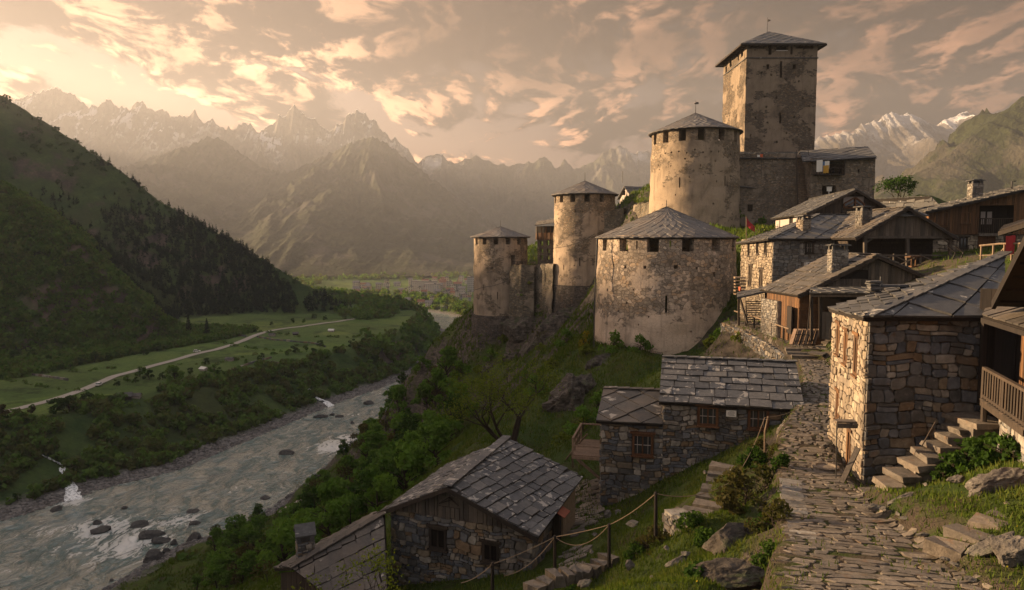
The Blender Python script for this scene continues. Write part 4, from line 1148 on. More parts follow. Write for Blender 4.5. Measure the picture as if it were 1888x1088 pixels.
W4 = [(a, 445, .95, 1.25) for a in (-62, -36, -10, 16, 42, 68, 94, 120, 150, -90, -120)]
W4 += [(27, 481, .9, 2.2), (-6, 545, .18, 1.4), (-38, 530, .2, 1.1), (-18, 494, .25, .3), (40, 535, .4, .4), (36, 555, .5, .5), (30, 520, .2, .2), (-30, 560, .18, .2), (12, 500, .18, .2)] + holes_row(-50, 60, 14, 461, .2) + holes_row(-50, 40, 18, 540, .16, 30)
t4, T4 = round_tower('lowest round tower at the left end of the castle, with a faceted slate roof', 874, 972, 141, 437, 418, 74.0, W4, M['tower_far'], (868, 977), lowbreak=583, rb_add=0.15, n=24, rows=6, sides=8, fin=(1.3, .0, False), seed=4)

# ------------------------------------------------------------------ the square tower
zc_e = zpx(83, 118); sx0, sx1, sy0, sy1 = float(P(1374, 200, 118)[0]), float(P(1504, 200, 118)[0]), 118.0, 130.6
sq = thing('square_tower', 'tall square stone tower with a pyramid slate roof, highest building of the castle', 'tower', ((sx0 + sx1) / 2, (sy0 + sy1) / 2, 108))
mb = MB(); zb = 107.0; L = sx1 - sx0
zu = lambda y: zpx(y, 118)
ux = lambda px: (px - 1374) / 1311 * 118
hf = [(ux(1416), zu(91), .55, 1.7), (ux(1438), zu(88), 2.0, 1.0), (ux(1455), zu(91), .35, 1.6), (ux(1392), zu(87), 2.6, .45), (ux(1478), zu(87), 2.9, .45),
      (ux(1413), zu(123), .45, .75), (ux(1461), zu(123), .5, .75), (ux(1438), zu(218), .32, 1.7), (ux(1437), zu(128), .35, 2.6)]
for (a, b_) in [(1402, 134), (1420, 138), (1446, 146), (1470, 150), (1409, 178), (1430, 180), (1478, 181), (1393, 217), (1415, 226), (1463, 216), (1480, 224), (1490, 196), (1412, 197), (1450, 245), (1410, 251), (1385, 250), (1433, 262), (1462, 258), (1493, 240)]:
    hf.append((ux(a), zu(b_), .24, .28))
panel(mb, (sx0, sy0), (sx1, sy0), zb, zc_e, hf, 1.0, 0.03, seed=5)
hl = [(8.3, zu(90), .9, 1.6), (4.2, zu(91), 1.2, 1.6), (1.5, zu(100), .8, 1.3), (9.6, zu(118), .3, .6), (10.3, zu(92), 1.1, 1.0)] + [(random.uniform(1, 11.5), random.uniform(118, zc_e - 5), .22, .28) for _ in range(16)] + [(8.0, zu(218), .3, 2.6)]
panel(mb, (sx0, sy1), (sx0, sy0), zb, zc_e, hl, 1.0, 0.03, seed=6)
panel(mb, (sx1, sy0), (sx1, sy1), zb, zc_e, [], 1.0, 0.03, seed=7)
panel(mb, (sx1, sy1), (sx0, sy1), zb, zc_e, [], 1.0, 0.03, seed=8)
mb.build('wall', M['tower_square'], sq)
mb = MB(); zs_ = zu(107)
for (a, b_) in (((sx0 - .12, sy0 - .06), (sx1 + .12, sy0 - .06)), ((sx0 - .06, sy0), (sx0 - .06, sy1)), ((sx1 + .06, sy0), (sx1 + .06, sy1))):
    mb.beam((*a, zs_), (*b_, zs_), .16, .14)
mb.build('string_course', M['slate_clean'], sq)
mb = MB(); mb.box((sx0 + ux(1438), sy0 + .12, zu(96.5)), (1.9, .06, .75)); mb.build('parapet_board', M['offwhite'], sq)
ov = 1.0; zE = zpx(80.5, 117); apx = np.array([(sx0 + sx1) / 2, (sy0 + sy1) / 2, zpx(58, 124)])
cs = [np.array([sx0 - ov - .2, sy0 - ov, zE]), np.array([sx1 + ov, sy0 - ov, zE]), np.array([sx1 + ov, sy1 + ov, zE]), np.array([sx0 - ov - .2, sy1 + ov, zE])]
mb = MB()
for k in range(4): slates(mb, [cs[k], cs[(k + 1) % 4], apx], 1.0, .8, 'diamond', .05, .06)
mb.add([c - (0, 0, .03) for c in cs] + [apx - (0, 0, .06)], [(3, 2, 1, 0), (0, 1, 4), (1, 2, 4), (2, 3, 4), (3, 0, 4)], .1)
rf = mb.build('roof', M['slate_clean'], sq)
mb = MB()
for k in range(4): mb.beam(cs[k] - (0, 0, .16), cs[(k + 1) % 4] - (0, 0, .16), .18, .2)
for x in np.linspace(sx0, sx1, 13):
    mb.beam((x, sy0 + .5, zE - .02), (x, sy0 - ov + .1, zE - .14), .12, .16)
for y in np.linspace(sy0, sy1, 13): mb.beam((sx0 + .5, y, zE - .02), (sx0 - ov, y, zE - .14), .12, .16)
mb.build('eave_beam', M['wood_black'], sq)
f = finial(sq, apx + (-.3, 0, 0), 2.4, .0, False); f.parent = rf
mb = MB(); q = apx + (-.3, 0, 1.9); mb.tube([q + (.1, 0, -.25), q + (.28, 0, 0), q + (.1, 0, .25)], [.02, .25, .02], 8); mb.build('weather_vane', M['iron'], sq).parent = rf

# ------------------------------------------------------------------ curtain walls
def v2(q): return np.array([q[0], q[1], 0.0])
def wall_thing(label, pts, mat, zbase, name='castle_wall', thick=1.2, rough=.05, top_rough=0.25, batter=0.03, cat='wall'):
    """pts: list of (px, y_top, Y)"""
    c = [P(*p) for p in pts]
    root = thing(name, label, cat, (*np.mean([k[:2] for k in c], axis=0), zbase))
    mb = MB()
    for k in range(len(c) - 1):
        panel(mb, c[k], c[k + 1], zbase, c[k][2], [], thick, rough, c[k + 1][2], k + 20, 22, 16, batter)
    for k in range(1, len(c) - 1):
        e = unit(v2(c[k + 1] - c[k - 1])); m_ = np.array([e[1], -e[0], 0.0]); q = c[k] - m_ * thick * .5
        mb.tube([(q[0], q[1], zbase), (q[0], q[1], c[k][2])], [thick * .62 + batter * (c[k][2] - zbase), thick * .6], 12)
    rr = np.random.default_rng(len(pts))
    for k in range(len(c) - 1):       # broken coping
        n = int(np.linalg.norm(c[k + 1] - c[k]) / .6)
        for i in range(n):
            p = c[k] + (c[k + 1] - c[k]) * ((i + .5) / n); h = rr.uniform(.1, .55) * top_rough * 2
            d_ = c[k + 1] - c[k]
            nn = unit(np.array([d_[1], -d_[0], 0]))
            mb.box(p - nn * thick / 2 + (0, 0, h / 2 - .02), (rr.uniform(.45, .75), thick * .9, h), math.atan2(d_[1], d_[0]), None, .06)
    mb.build('wall', mat, root)
    return root
wall_thing('overgrown curtain wall bulging down to the rock beside the lowest round tower', [(941, 490, 134.8), (962, 489, 133.2), (985, 492, 132.6)], M['ruin'], 78, batter=.05)
wall_thing('sunlit ruined curtain wall between the two left round towers', [(984, 490, 134.6), (1004, 488, 131), (1020, 488, 128.4)], M['ruin'], 80, batter=.03)
wall_thing('mossy curtain wall right of the slim round tower', [(1106, 394, 127), (1150, 384, 123.5)], M['ruin'], 90)
wall_thing('sunlit curtain wall touching the tall round tower', [(1150, 384, 126), (1180, 377, 119), (1204, 372, 113)], M['ruin'], 92)
kw = wall_thing('dark keep wall under the square tower', [(1352, 284, 112), (1484, 284, 110)], M['keep'], 94, top_rough=.05, rough=.05, batter=.02)
mb = MB(); a, b_ = P(1352, 292, 111.6), P(1497, 293, 109.6); c, d_ = P(1497, 281, 116), P(1352, 281, 118)
slates(mb, [a, b_, c, d_], .9, .7, 'rect', .05, .05); mb.add([a - (0, 0, .06), b_ - (0, 0, .06), c - (0, 0, .06), d_ - (0, 0, .06)], [(0, 1, 2, 3)], .1)
mb.build('roof', M['slate_clean'], kw)
mb = MB(); mb.tube([P(1358, 344, 111.6), P(1395, 347, 111.3), P(1408, 351, 111.2), P(1420, 385, 111), P(1428, 430, 110.6)], .16, 5); mb.tube([P(1408, 350, 111.3), P(1410, 296, 111.5)], .1, 5)
mb.build('drain_pipe', M['iron'], kw)
mb = MB(); q = P(1383, 383, 111.25); mb.box(q, (.7, .25, 1.0)); mb.build('opening', M['black'], kw)

# bastion house right of the stair
bh = thing('bastion_house', 'square stone house with a balcony at the right end of the castle wall', 'house', (*P(1550, 370, 108)[:2], 100))
mb = MB(); A, B = P(1496, 300, 106), P(1614, 300, 106)
panel(mb, A, B, 96, zpx(292, 106), [((1538 - 1496) / 1311 * 106, zpx(309, 106), 3.2, 1.9), (float((1530 - 1496) / 1311 * 106), zpx(350, 106), 2.1, 1.3), ((1583 - 1496) / 1311 * 106, zpx(315, 106), .3, .5)], .8, .05, seed=31)
panel(mb, (B[0], B[1]), (B[0] - .3, B[1] + 9), 96, zpx(292, 106), [], .8, .05, seed=32)
panel(mb, (A[0], A[1] + 9), (A[0], A[1]), 96, zpx(292, 106), [], .8, .05, seed=33)
panel(mb, (B[0] - .3, B[1] + 9), (A[0], A[1] + 9), 96, zpx(292, 106), [], .8, .05, seed=34)
mb.build('wall', M['keep'], bh)
mb = MB(); a, b_, c, d_ = P(1480, 298, 105.4), P(1617, 292, 105.2), P(1600, 271, 113), P(1474, 280, 113)
slates(mb, [a, b_, c, d_], 1.2, .9, 'diamond', .05, .06)
e, f_ = c + (0, 5, -3), d_ + (0, 5, -3); slates(mb, [d_, c, e, f_], 1.2, .9, 'diamond', .05, .06)
mb.add([k - (0, 0, .08) for k in (a, b_, c, d_, e, f_)], [(0, 1, 2, 3), (3, 2, 4, 5)], .1)
mb.build('roof', M['slate_clean'], bh)
mb = MB(); z = zpx(322, 105.2)
a, b_ = P(1505, 322, 105.0), P(1556, 322, 105.0)
mb.box(((a[0] + b_[0]) / 2, 105.4, z), (b_[0] - a[0], 1.2, .18))
for k in range(12): x = a[0] + (b_[0] - a[0]) * k / 11; mb.beam((x, 104.85, z), (x, 104.85, z + 1.0), .06)
mb.beam((a[0], 104.85, z + 1.0), (b_[0], 104.85, z + 1.0), .09); mb.beam((b_[0], 104.85, z), (b_[0], 104.85, z + 1.9), .12); mb.beam((a[0], 104.85, z), (a[0], 104.85, z + 1.9), .12)
mb.build('balcony', M['wood_black'], bh)
def cloth(name, label, c, w_, h_, mat, cat='laundry', group=None):
    V = []; nx, nz = 7, 6
    for j in range(nz):
        for i in range(nx):
            u, v = i / (nx - 1) - .5, j / (nz - 1) - .5
            V.append((c[0] + u * w_ * (1 + .05 * v), c[1] + .05 * math.sin(9 * u + c[0]) * (0.6 - v), c[2] + v * h_ + .03 * math.sin(6 * u)))
    F = [(j * nx + i, j * nx + i + 1, j * nx + nx + i + 1, j * nx + nx + i) for j in range(nz - 1) for i in range(nx - 1)]
    V2 = V + [(x, y + .015, z) for x, y, z in V]; n0 = len(V)
    F2 = F + [tuple(n0 + k for k in f[::-1]) for f in F]
    o = mk(name, V2, F2, mat, smooth=True); recenter(o, c)
    return tag(o, label, cat, group)
cloth('laundry', 'white sheet hanging over the castle balcony rail', P(1511, 306, 104.75), .85, 1.7, M['offwhite'])
cloth('laundry', 'dark blue cloth hanging between the white and yellow cloths', P(1519, 307, 104.74), .35, 1.4, M['blue'])
cloth('laundry', 'white and blue towel hanging over the yellow blanket', P(1525, 304, 104.72), .65, 1.1, M['offwhite'])
cloth('laundry', 'ochre blanket draped on the castle balcony rail', P(1523, 312, 104.65), .8, 1.1, M['yellow'])
wb = MB(); q = P(1529, 349, 105.8); wb.box(q, (.75, .1, .6), 0, None, .02); wb.beam(q + (-.05, 0, -.3), q + (-.05, 0, -1.2), .1); wb.box(q + (0, 0.02, .34), (.85, .2, .07))
tag(recenter(wb.build('notice_board', M['offwhite']), q), 'small white board in the arched opening of the bastion house', 'board')
# long wooden stair on the keep wall
st = thing('wooden_stair', 'long steep wooden stair climbing the keep wall', 'stair', P(1480, 375, 108))
mb = MB(); b0, b1 = P(1482, 374, 106.6), P(1479, 288, 109.6); n = 26
for k in range(n + 1):
    c = b0 + (b1 - b0) * k / n; mb.box(c, (1.7, .36, .07))
mb.build('tread', M['wood_deck'], st)
mb = MB()
for s in (-.9, .9): mb.beam(b0 + (s, 0, -.1), b1 + (s, 0, -.1), .1, .3)
mb.build('stringer', M['wood_dark'], st)
mb = MB()
for s in (-.9, .9):
    mb.beam(b0 + (s, 0, .9), b1 + (s, 0, .9), .07)
    for k in range(0, n + 1, 5): c = b0 + (b1 - b0) * k / n; mb.beam(c + (s, 0, 0), c + (s, 0, .9), .07)
mb.build('handrail', M['wood_dark'], st)

# wooden-balcony house between the left towers
def simple_house(name, label, A, B, depth, z0, ze, zr, wallmat, roofmat, cat='house', ridge='x', ov=.5, kind='rect', tw=.9, th=.7, group=None):
    """small far house: A, B front corners (plan), ridge 'x' along the front or 'y' across it"""
    A = np.array(A[:2], float); B = np.array(B[:2], float); u = unit(B - A); n = np.array([-u[1], u[0]]); C_, D_ = B + n * depth, A + n * depth
    root = thing(name, label, cat, (*((A + B + C_ + D_) / 4), z0), group)
    if ridge == 'y': Q = [A, B, C_, D_]
    else: Q = [D_, A, B, C_]
    ra, rb = (Q[0] + Q[1]) / 2, (Q[2] + Q[3]) / 2
    p3 = lambda p, z: np.array([p[0], p[1], z])
    mb = MB()
    V = [p3(q, z0) for q in Q] + [p3(q, ze) for q in Q] + [p3(ra, zr), p3(rb, zr)]
    mb.add(V, [(3, 2, 1, 0), (0, 1, 5, 8, 4), (1, 2, 6, 5), (2, 3, 7, 9, 6), (3, 0, 4, 7), (4, 8, 9, 7), (5, 6, 9, 8)])
    mb.build('wall', wallmat, root)
    g = unit(ra - rb); sl = (zr - ze) / (np.linalg.norm(Q[1] - Q[0]) / 2)
    mb = MB()
    for s, (e0, e1) in ((0, (Q[0], Q[3])), (1, (Q[1], Q[2]))):
        o = unit(e0 - ra)
        a, b_ = p3(e0 + o * ov + g * ov, ze - sl * ov + .06), p3(e1 + o * ov - g * ov, ze - sl * ov + .06)
        c, d_ = p3(rb - g * ov, zr + .06), p3(ra + g * ov, zr + .06)
        slates(mb, [a, b_, c, d_], tw, th, kind, .05, .05)
        mb.add([a - (0, 0, .03), b_ - (0, 0, .03), c - (0, 0, .03), d_ - (0, 0, .03), a + (0, 0, .02), b_ + (0, 0, .02), c + (0, 0, .02), d_ + (0, 0, .02)], [(3, 2, 1, 0), (0, 1, 2, 3), (0, 1, 5, 4), (3, 0, 4, 7), (1, 2, 6, 5)], .1)
    mb.build('roof', roofmat, root)
    return root, Q
A, B = P(991, 450, 139), P(1040, 450, 136)
wh = thing('balcony_house', 'narrow house with an orange wooden gallery behind the slim round tower', 'house', (*A[:2], 90))
mb = MB(); hs = [((x - 991) / 1311 * 138, zpx(y, 138), .6, s) for x, y, s in ((1000, 463, .7), (1014, 463, .7), (1000, 475, .9), (1014, 475, .8), (1000, 449, .8), (1013, 448, .9))]
panel(mb, A, B, 88, zpx(442, 138), hs, .5, .02, seed=41); panel(mb, (A[0] + .5, A[1] + 8), A, 88, zpx(442, 138), [], .5, .02, seed=42); panel(mb, B, (B[0], B[1] + 8), 88, zpx(442, 138), [], .5, .02, seed=42)
mb.build('wall', M['tower_square'], wh)
mb = MB(); z0, z1 = zpx(442, 138), zpx(417, 138)
fa, fb = (A[0] - .1, A[1] - .25), (B[0], B[1] - .25)
planks(mb, [(*fa, z0), (*fb, z0), (*fb, z0 + 1.35), (*fa, z0 + 1.35)], .3)
planks(mb, [(fa[0], fa[1] + 8, z0), (*fa, z0), (*fa, z0 + 1.35), (fa[0], fa[1] + 8, z0 + 1.35)], .3)
for k in range(7): x = fa[0] + (fb[0] - fa[0]) * k / 6; y = fa[1] + (fb[1] - fa[1]) * k / 6; mb.beam((x, y, z0), (x, y, z1), .14)
mb.build('gallery', M['wood_warm'], wh)
mb = MB(); mb.add([(fa[0], fa[1] + .4, z0), (fb[0], fb[1] + .4, z0), (fb[0], fb[1] + .4, z1), (fa[0], fa[1] + .4, z1), (fa[0], fa[1] + 8, z0), (fb[0], fb[1] + 8, z0), (fb[0], fb[1] + 8, z1), (fa[0], fa[1] + 8, z1)], [(0, 1, 2, 3), (4, 0, 3, 7), (1, 5, 6, 2)]); mb.build('gallery_wall', M['wood_dark'], wh)
mb = MB(); a, b_, c, d_ = P(986, 416, 137.5), P(1045, 406, 135), P(1045, 400, 146), P(990, 407, 147)
slates(mb, [a, b_, c, d_], .9, .7, 'rect', .05, .05); mb.add([k - (0, 0, .1) for k in (a, b_, c, d_)] + [k - (0, 0, .02) for k in (a, b_, c, d_)], [(3, 2, 1, 0), (4, 5, 6, 7), (0, 1, 5, 4), (3, 0, 4, 7)], .1); mb.build('roof', M['slate_brown'], wh)

# white gabled house behind the curtain wall
A, B = P(1143, 380, 140), P(1166, 380, 132)
gw, Q = simple_house('gable_house', 'small white house with a cream gable behind the curtain wall', A, B, 9, 98, zpx(364, 136), zpx(345, 136), M['white'], M['slate_clean'], ridge='y', ov=.45)
mb = MB(); q = P(1151.5, 356, 135.8); mb.box(q + (-.15, -.1, 0), (.5, .3, .8), -.6); mb.build('window', M['black'], gw)
mb = MB(); q = P(1148, 337, 137); mb.tube([q, q + (0, 0, 2.2)], .05, 5); mb.build('aerial', M['iron'], gw)
A, B = P(1128, 388, 134), P(1160, 390, 129)
simple_house('lean_to_shed', 'low grey shed roof tucked below the white gabled house', A, B, 4, 97, zpx(384, 131), zpx(377, 131), M['white'], M['slate_clean'], cat='shed', ov=.4)
# ------------------------------------------------------------------ village builders
def v3(p, z): return np.array([p[0], p[1], z], float)
def PW(px, py, A, B):
    """where the sight line of a pixel meets the vertical wall through A and B"""
    r = ray(px, py); d_ = np.array(B[:2], float) - np.array(A[:2], float)
    # r*t = A + d*s
    a = np.array([[r[0], -d_[0]], [r[1], -d_[1]]]); t, s = np.linalg.solve(a, np.array(A[:2], float))
    return np.array([r[0] * t, r[1] * t, CAMZ + r[2] * t])
def PWz(px, A, B):
    return PW(px, 500, A, B)[:2]
def wall_hole(px, py, w_, h_, A, B, poly):
    """hole rectangle (in the wall polygon's own frame) centred where the pixel meets the wall"""
    c = PW(px, py, A, B); fr = pframe(poly)
    x, y = float(np.dot(c - fr[0], fr[1])), float(np.dot(c - fr[0], fr[2]))
    return (x - w_ / 2, y - h_ / 2, x + w_ / 2, y + h_ / 2)
def quad(A, B, z0, zA, zB=None):
    """wall polygon from A to B, seen from outside A is on the left"""
    zB = zA if zB is None else zB
    return [v3(A, z0), v3(B, z0), v3(B, zB), v3(A, zA)]
def slab(mb, poly, t, r=.2):
    """solid plate hanging below a polygon"""
    n = pframe(poly)[3]
    if n[2] < 0: poly = poly[::-1]; n = -n
    mb.prism([np.asarray(p) - n * t for p in poly], n * (t - .005), r)
def roof_part(root, polys, mat, name='roof', t=.045, under=.12, caps=(), lift=.05, jit=.03):
    """polys: (poly, kind, tw, th)"""
    mb = MB()
    for poly, kind, tw, th in polys:
        slates(mb, poly, tw, th, kind, t, lift, jit)
        mb.cur = 1; slab(mb, poly, under); mb.cur = 0
    for a, b_ in caps:                     # row of overlapping ridge stones
        a, b_ = np.asarray(a, float), np.asarray(b_, float); L = np.linalg.norm(b_ - a); n = max(2, int(L / .55))
        for k in range(n):
            p, q = a + (b_ - a) * (k / n), a + (b_ - a) * ((k + 1.12) / n)
            mb.beam(p + (0, 0, .06), q + (0, 0, .085 + random.uniform(0, .02)), .42, .045)
    o = mb.build(name, [mat, M['wood_black']], root)
    return o
def window(root, c, u, n, w_, h_, wood=None, panes=(2, 2), frame=.09, lintel=True, sill=True, dark=False, proud=.05):
    wood = wood or M['wood_frame']; u = unit(u); n = unit(n); up = np.array([0, 0, 1.0]); c = np.asarray(c, float) + n * proud
    mb = MB()
    def bar(a, b_, wd, dp=.08): mb.beam(a, b_, dp, wd, None, n) if abs(np.dot(unit(b_ - a), up)) > .5 else mb.beam(a, b_, dp, wd)
    hw, hh = w_ / 2, h_ / 2
    for s in (-1, 1):
        mb.beam(c + u * s * (hw - frame / 2) - up * hh, c + u * s * (hw - frame / 2) + up * hh, frame if abs(n[1]) > .5 else .08, .08 if abs(n[1]) > .5 else frame)
        mb.beam(c - u * hw + up * s * (hh - frame / 2), c + u * hw + up * s * (hh - frame / 2), .085, frame)
    if lintel: mb.beam(c - u * (hw + .1) + up * (hh + .05) + n * .02, c + u * (hw + .1) + up * (hh + .05) + n * .02, .15, .1)
    if sill: mb.beam(c - u * (hw + .06) - up * (hh + .03) + n * .03, c + u * (hw + .06) - up * (hh + .03) + n * .03, .16, .06)
    for k in range(1, panes[0]): x = -hw + w_ * k / panes[0]; mb.beam(c + u * x - up * hh, c + u * x + up * hh, .06, .06)
    o = mb.build('window', wood, root)
    g = MB(); q = c - n * .04
    g.add([q - u * (hw - .02) - up * (hh - .02), q + u * (hw - .02) - up * (hh - .02), q + u * (hw - .02) + up * (hh - .02), q - u * (hw - .02) + up * (hh - .02)], [(0, 1, 2, 3)])
    gl = g.build('pane', M['black'] if dark else M['glass'], root); gl.parent = o
    if panes[1] > 1 and not dark:
        m2 = MB()
        for k in range(1, panes[1]):
            y = -hh + h_ * k / panes[1]; m2.beam(c + u * -hw + up * y, c + u * hw + up * y, .03, .025)
        for s in (-1, 1): m2.beam(c + u * s * hw * .5 - up * hh, c + u * s * hw * .5 + up * hh, .016, .02)
        m2.build('glazing_bar', M['white'], root).parent = o
    return o
def chimney(root, base, w_, d_, h_, rz=0.0, mat=None, cap='slab', parent=None):
    base = np.asarray(base, float); mb = MB(); cs, sn = math.cos(rz), math.sin(rz)
    rot = lambda x, y, z: base + np.array([x * cs - y * sn, x * sn + y * cs, z])
    hw, hd = w_ / 2, d_ / 2
    cor = [(-hw, -hd), (hw, -hd), (hw, hd), (-hw, hd)]
    mb.cur = 1; mb.hexa([rot(x * .93, y * .93, -.6) for x, y in cor], [rot(x * .93, y * .93, h_) for x, y in cor]); mb.cur = 0
    for k in range(4):
        a, b_ = cor[k], cor[(k + 1) % 4]
        rubble(mb, [rot(*a, -.6), rot(*b_, -.6), rot(*b_, h_), rot(*a, h_)], .34, .17, .03)
    o = mb.build('chimney', [mat or M['stone_grey'], M['mortar']], root)
    if parent: o.parent = parent
    c = MB()
    for x, y in cor: c.box(rot(x * .78, y * .78, h_ + .13), (.17, .17, .27), rz)
    c.box(rot(0, 0, h_ + .1), (w_ * .55, d_ * .55, .2), rz)
    if cap == 'slab':
        c.box(rot(0, 0, h_ + .3), (w_ * 1.3, d_ * 1.3, .07), rz, None, .03); c.box(rot(.02, 0, h_ + .36), (w_ * .8, d_ * .8, .06), rz, None, .03)
    else:
        e = h_ + .27
        for s in (-1, 1): c.prism([rot(-hw * 1.25, s * hd * 1.3, e), rot(hw * 1.25, s * hd * 1.3, e), rot(hw * 1.25, 0, e + .38), rot(-hw * 1.25, 0, e + .38)], (0, 0, .06))
    k = c.build('chimney_cap', M['slate_clean'], root); k.parent = o
    return o
def body(mb, Q, z0, ztops, inset=.05):
    """solid core of a house behind its face stones; Q counter-clockwise from above"""
    c = np.mean([q[:2] for q in Q], axis=0); n = len(Q)
    q2 = [np.array(q[:2]) + unit(c - np.array(q[:2])) * inset for q in Q]
    V = [v3(q, z0) for q in q2] + [v3(q, z) for q, z in zip(q2, ztops)]
    mb.add(V, [list(range(n))[::-1], list(range(n, 2 * n))] + [(i, (i + 1) % n, n + (i + 1) % n, n + i) for i in range(n)], .4)

# ------------------------------------------------------------------ centre house with two roofs
A, Mx, B = P(1108, 800, 34.6), P(1223, 760, 34.0), P(1474, 760, 32.4)
f_u = unit(v3(B - A, 0)); f_n = np.array([f_u[1], -f_u[0], 0.0]); bk = -f_n
hc = thing('stone_house', 'long low stone house with two slate roofs and three brown windows below the path', 'house', (*((A + B) / 2 + bk * 2)[:2], 88))
ze1, ze2 = zpx(776, 34.4), zpx(738, 34.0)
zr1, zr2 = zpx(716, 37.6), zpx(657, 37.3)
mb = MB(); zb = 82.5
mb.cur = 1
Q = [A, Mx, Mx + bk * 6, A + bk * 6]; body(mb, Q, zb, [ze1] * 4)
Q = [Mx, B, B + bk * 6.2, Mx + bk * 6.2]; body(mb, Q, zb, [ze2] * 4)
for (a, b_, ze_, zr_, dp) in ((A, Mx, ze1, zr1, 6.0), (Mx, B, ze2, zr2, 6.2)):
    for e, s in ((a, 1), (b_, -1)):
        e = e + f_u * s * .06; mb.prism([v3(e, ze_), v3(e + bk * dp, ze_), v3(e + bk * dp / 2, zr_ - .1)], f_u * s * .3, .4)
mb.cur = 0
wpoly = quad(A, Mx, zb + 1, ze1); h1 = wall_hole(1185, 820, 1.05, 1.12, A, B, wpoly)
rubble(mb, wpoly, .50, .27, .06, [h1])
wpoly2 = quad(Mx, B, zb + 1, ze2); h2 = [wall_hole(1305, 767, .98, .98, A, B, wpoly2), wall_hole(1398, 772, .96, 1.02, A, B, wpoly2), wall_hole(1348, 762, .5, .34, A, B, wpoly2)]
rubble(mb, wpoly2, .46, .25, .06, h2)
rubble(mb, quad(A + bk * 6, A, zb + 2, ze1), .46, .25, .06); rubble(mb, quad(Mx + bk * 6.2, Mx, ze1 - .2, ze2), .46, .25, .05); rubble(mb, quad(B, B + bk * 6.2, zb + 4, ze2), .46, .25, .06)
mb.build('wall', [M['stone'], M['mortar']], hc)
for (px, py, w_, h_) in ((1185, 820, 1.02, 1.1), (1305, 767, .96, .95), (1398, 772, .94, 1.0)):
    window(hc, PW(px, py, A, B), f_u, f_n, w_, h_, panes=(2, 2), frame=.11)
mb = MB(); c = PW(1348, 762, A, B) + f_n * .05
def board(mb, c, u, n, w_, h_, t=.03): mb.prism([c - u * w_ / 2 - v3((0, 0), h_ / 2), c + u * w_ / 2 - v3((0, 0), h_ / 2), c + u * w_ / 2 + v3((0, 0), h_ / 2), c - u * w_ / 2 + v3((0, 0), h_ / 2)], n * t)
board(mb, c, f_u, f_n, .46, .30)
pl = mb.build('plaque', M['offwhite'], hc)
mb = MB()
for k, (x0, x1) in enumerate(((-.08, .14), (-.15, .16), (-.16, .12), (-.13, .15))): mb.box(c + f_u * (x0 + x1) / 2 + f_n * .032 + v3((0, 0), .09 - k * .055), (x1 - x0, .004, .018), math.atan2(f_u[1], f_u[0]))
mb.build('inscription', M['iron'], hc).parent = pl
def eaved(a, b_, ze_, zr_, dp, ov, sl, sr):
    rise = (zr_ - ze_) / (dp / 2); dn = ov * rise
    a2, b2 = a - f_u * sl, b_ + f_u * sr
    fr_ = [v3(a2 + f_n * ov, ze_ - dn + .05), v3(b2 + f_n * ov, ze_ - dn + .05), v3(b2 + bk * dp / 2, zr_), v3(a2 + bk * dp / 2, zr_)]
    bk_ = [v3(b2 + bk * (dp + ov), ze_ - dn + .05), v3(a2 + bk * (dp + ov), ze_ - dn + .05), fr_[3], fr_[2]]
    return fr_, bk_
f1, b1 = eaved(A, Mx, ze1, zr1, 6.0, .25, .22, -.02); f2, b2 = eaved(Mx, B, ze2, zr2, 6.2, .25, .2, .2)
roof_part(hc, [(f2, 'rect', .85, .55), (b2, 'rect', .85, .55)], M['slate'], caps=[(f2[3], f2[2])])
roof_part(hc, [(f1, 'diamond', 1.05, .6), (b1, 'rect', .85, .55)], M['slate_brown'], caps=[(f1[3], f1[2])])
# timber deck on the left gable
mb = MB(); dz0 = zpx(843, 35.2); d0, d1 = A + bk * .6 - f_u * .05, A + bk * 3.6 - f_u * .05
planks_n = 14
for k in range(planks_n):
    p = d0 + (d1 - d0) * (k + .5) / planks_n; mb.box(v3(p - f_u * .75, dz0), (1.5, 3.0 / planks_n - .02, .05), math.atan2(f_u[1], f_u[0]))
dk = mb.build('deck', M['wood_deck'], hc)
mb = MB(); o1, o2 = v3(d0 - f_u * 1.45, dz0), v3(d1 - f_u * 1.45, dz0)
mb.beam(v3(d0, dz0 - .1), v3(d0 - f_u * 1.5, dz0 - .1), .12, .14); mb.beam(o1 - (0, 0, .1), o2 - (0, 0, .1), .12, .14)
mb.beam(o1 + f_u * .2 - (0, 0, .15), v3(d0, dz0 - 1.15), .11, .13)
up = np.array([0, 0, 1.0])
for t in np.linspace(0, 1, 5): p = o1 + (o2 - o1) * t; mb.beam(p, p + up * .85, .08)
mb.beam(o1 + up * .87, o2 + up * .87, .1, .07); mb.beam(o1 + up * .45, o2 + up * .45, .06)
mb.beam(o1 + up * .5, v3(d0, dz0 + .5), .06, .06); mb.beam(o2 + up * .87, v3(d1, dz0 + .87), .1, .07)
mb.build('railing', M['wood_deck'], hc)
mb = MB(); s0, s1 = P(1040, 870, 37.6), P(1078, 835, 37.2)
mb.tube([P(1043, 848, 37.8), P(1060, 826, 37.6), P(1083, 800, 37)], .05, 6); mb.beam(P(1056, 862, 37.6), P(1055, 832, 37.6), .09)
tag(recenter(mb.build('handrail', M['pole']), s0), 'thin pole handrail dropping away left of the timber deck', 'handrail')

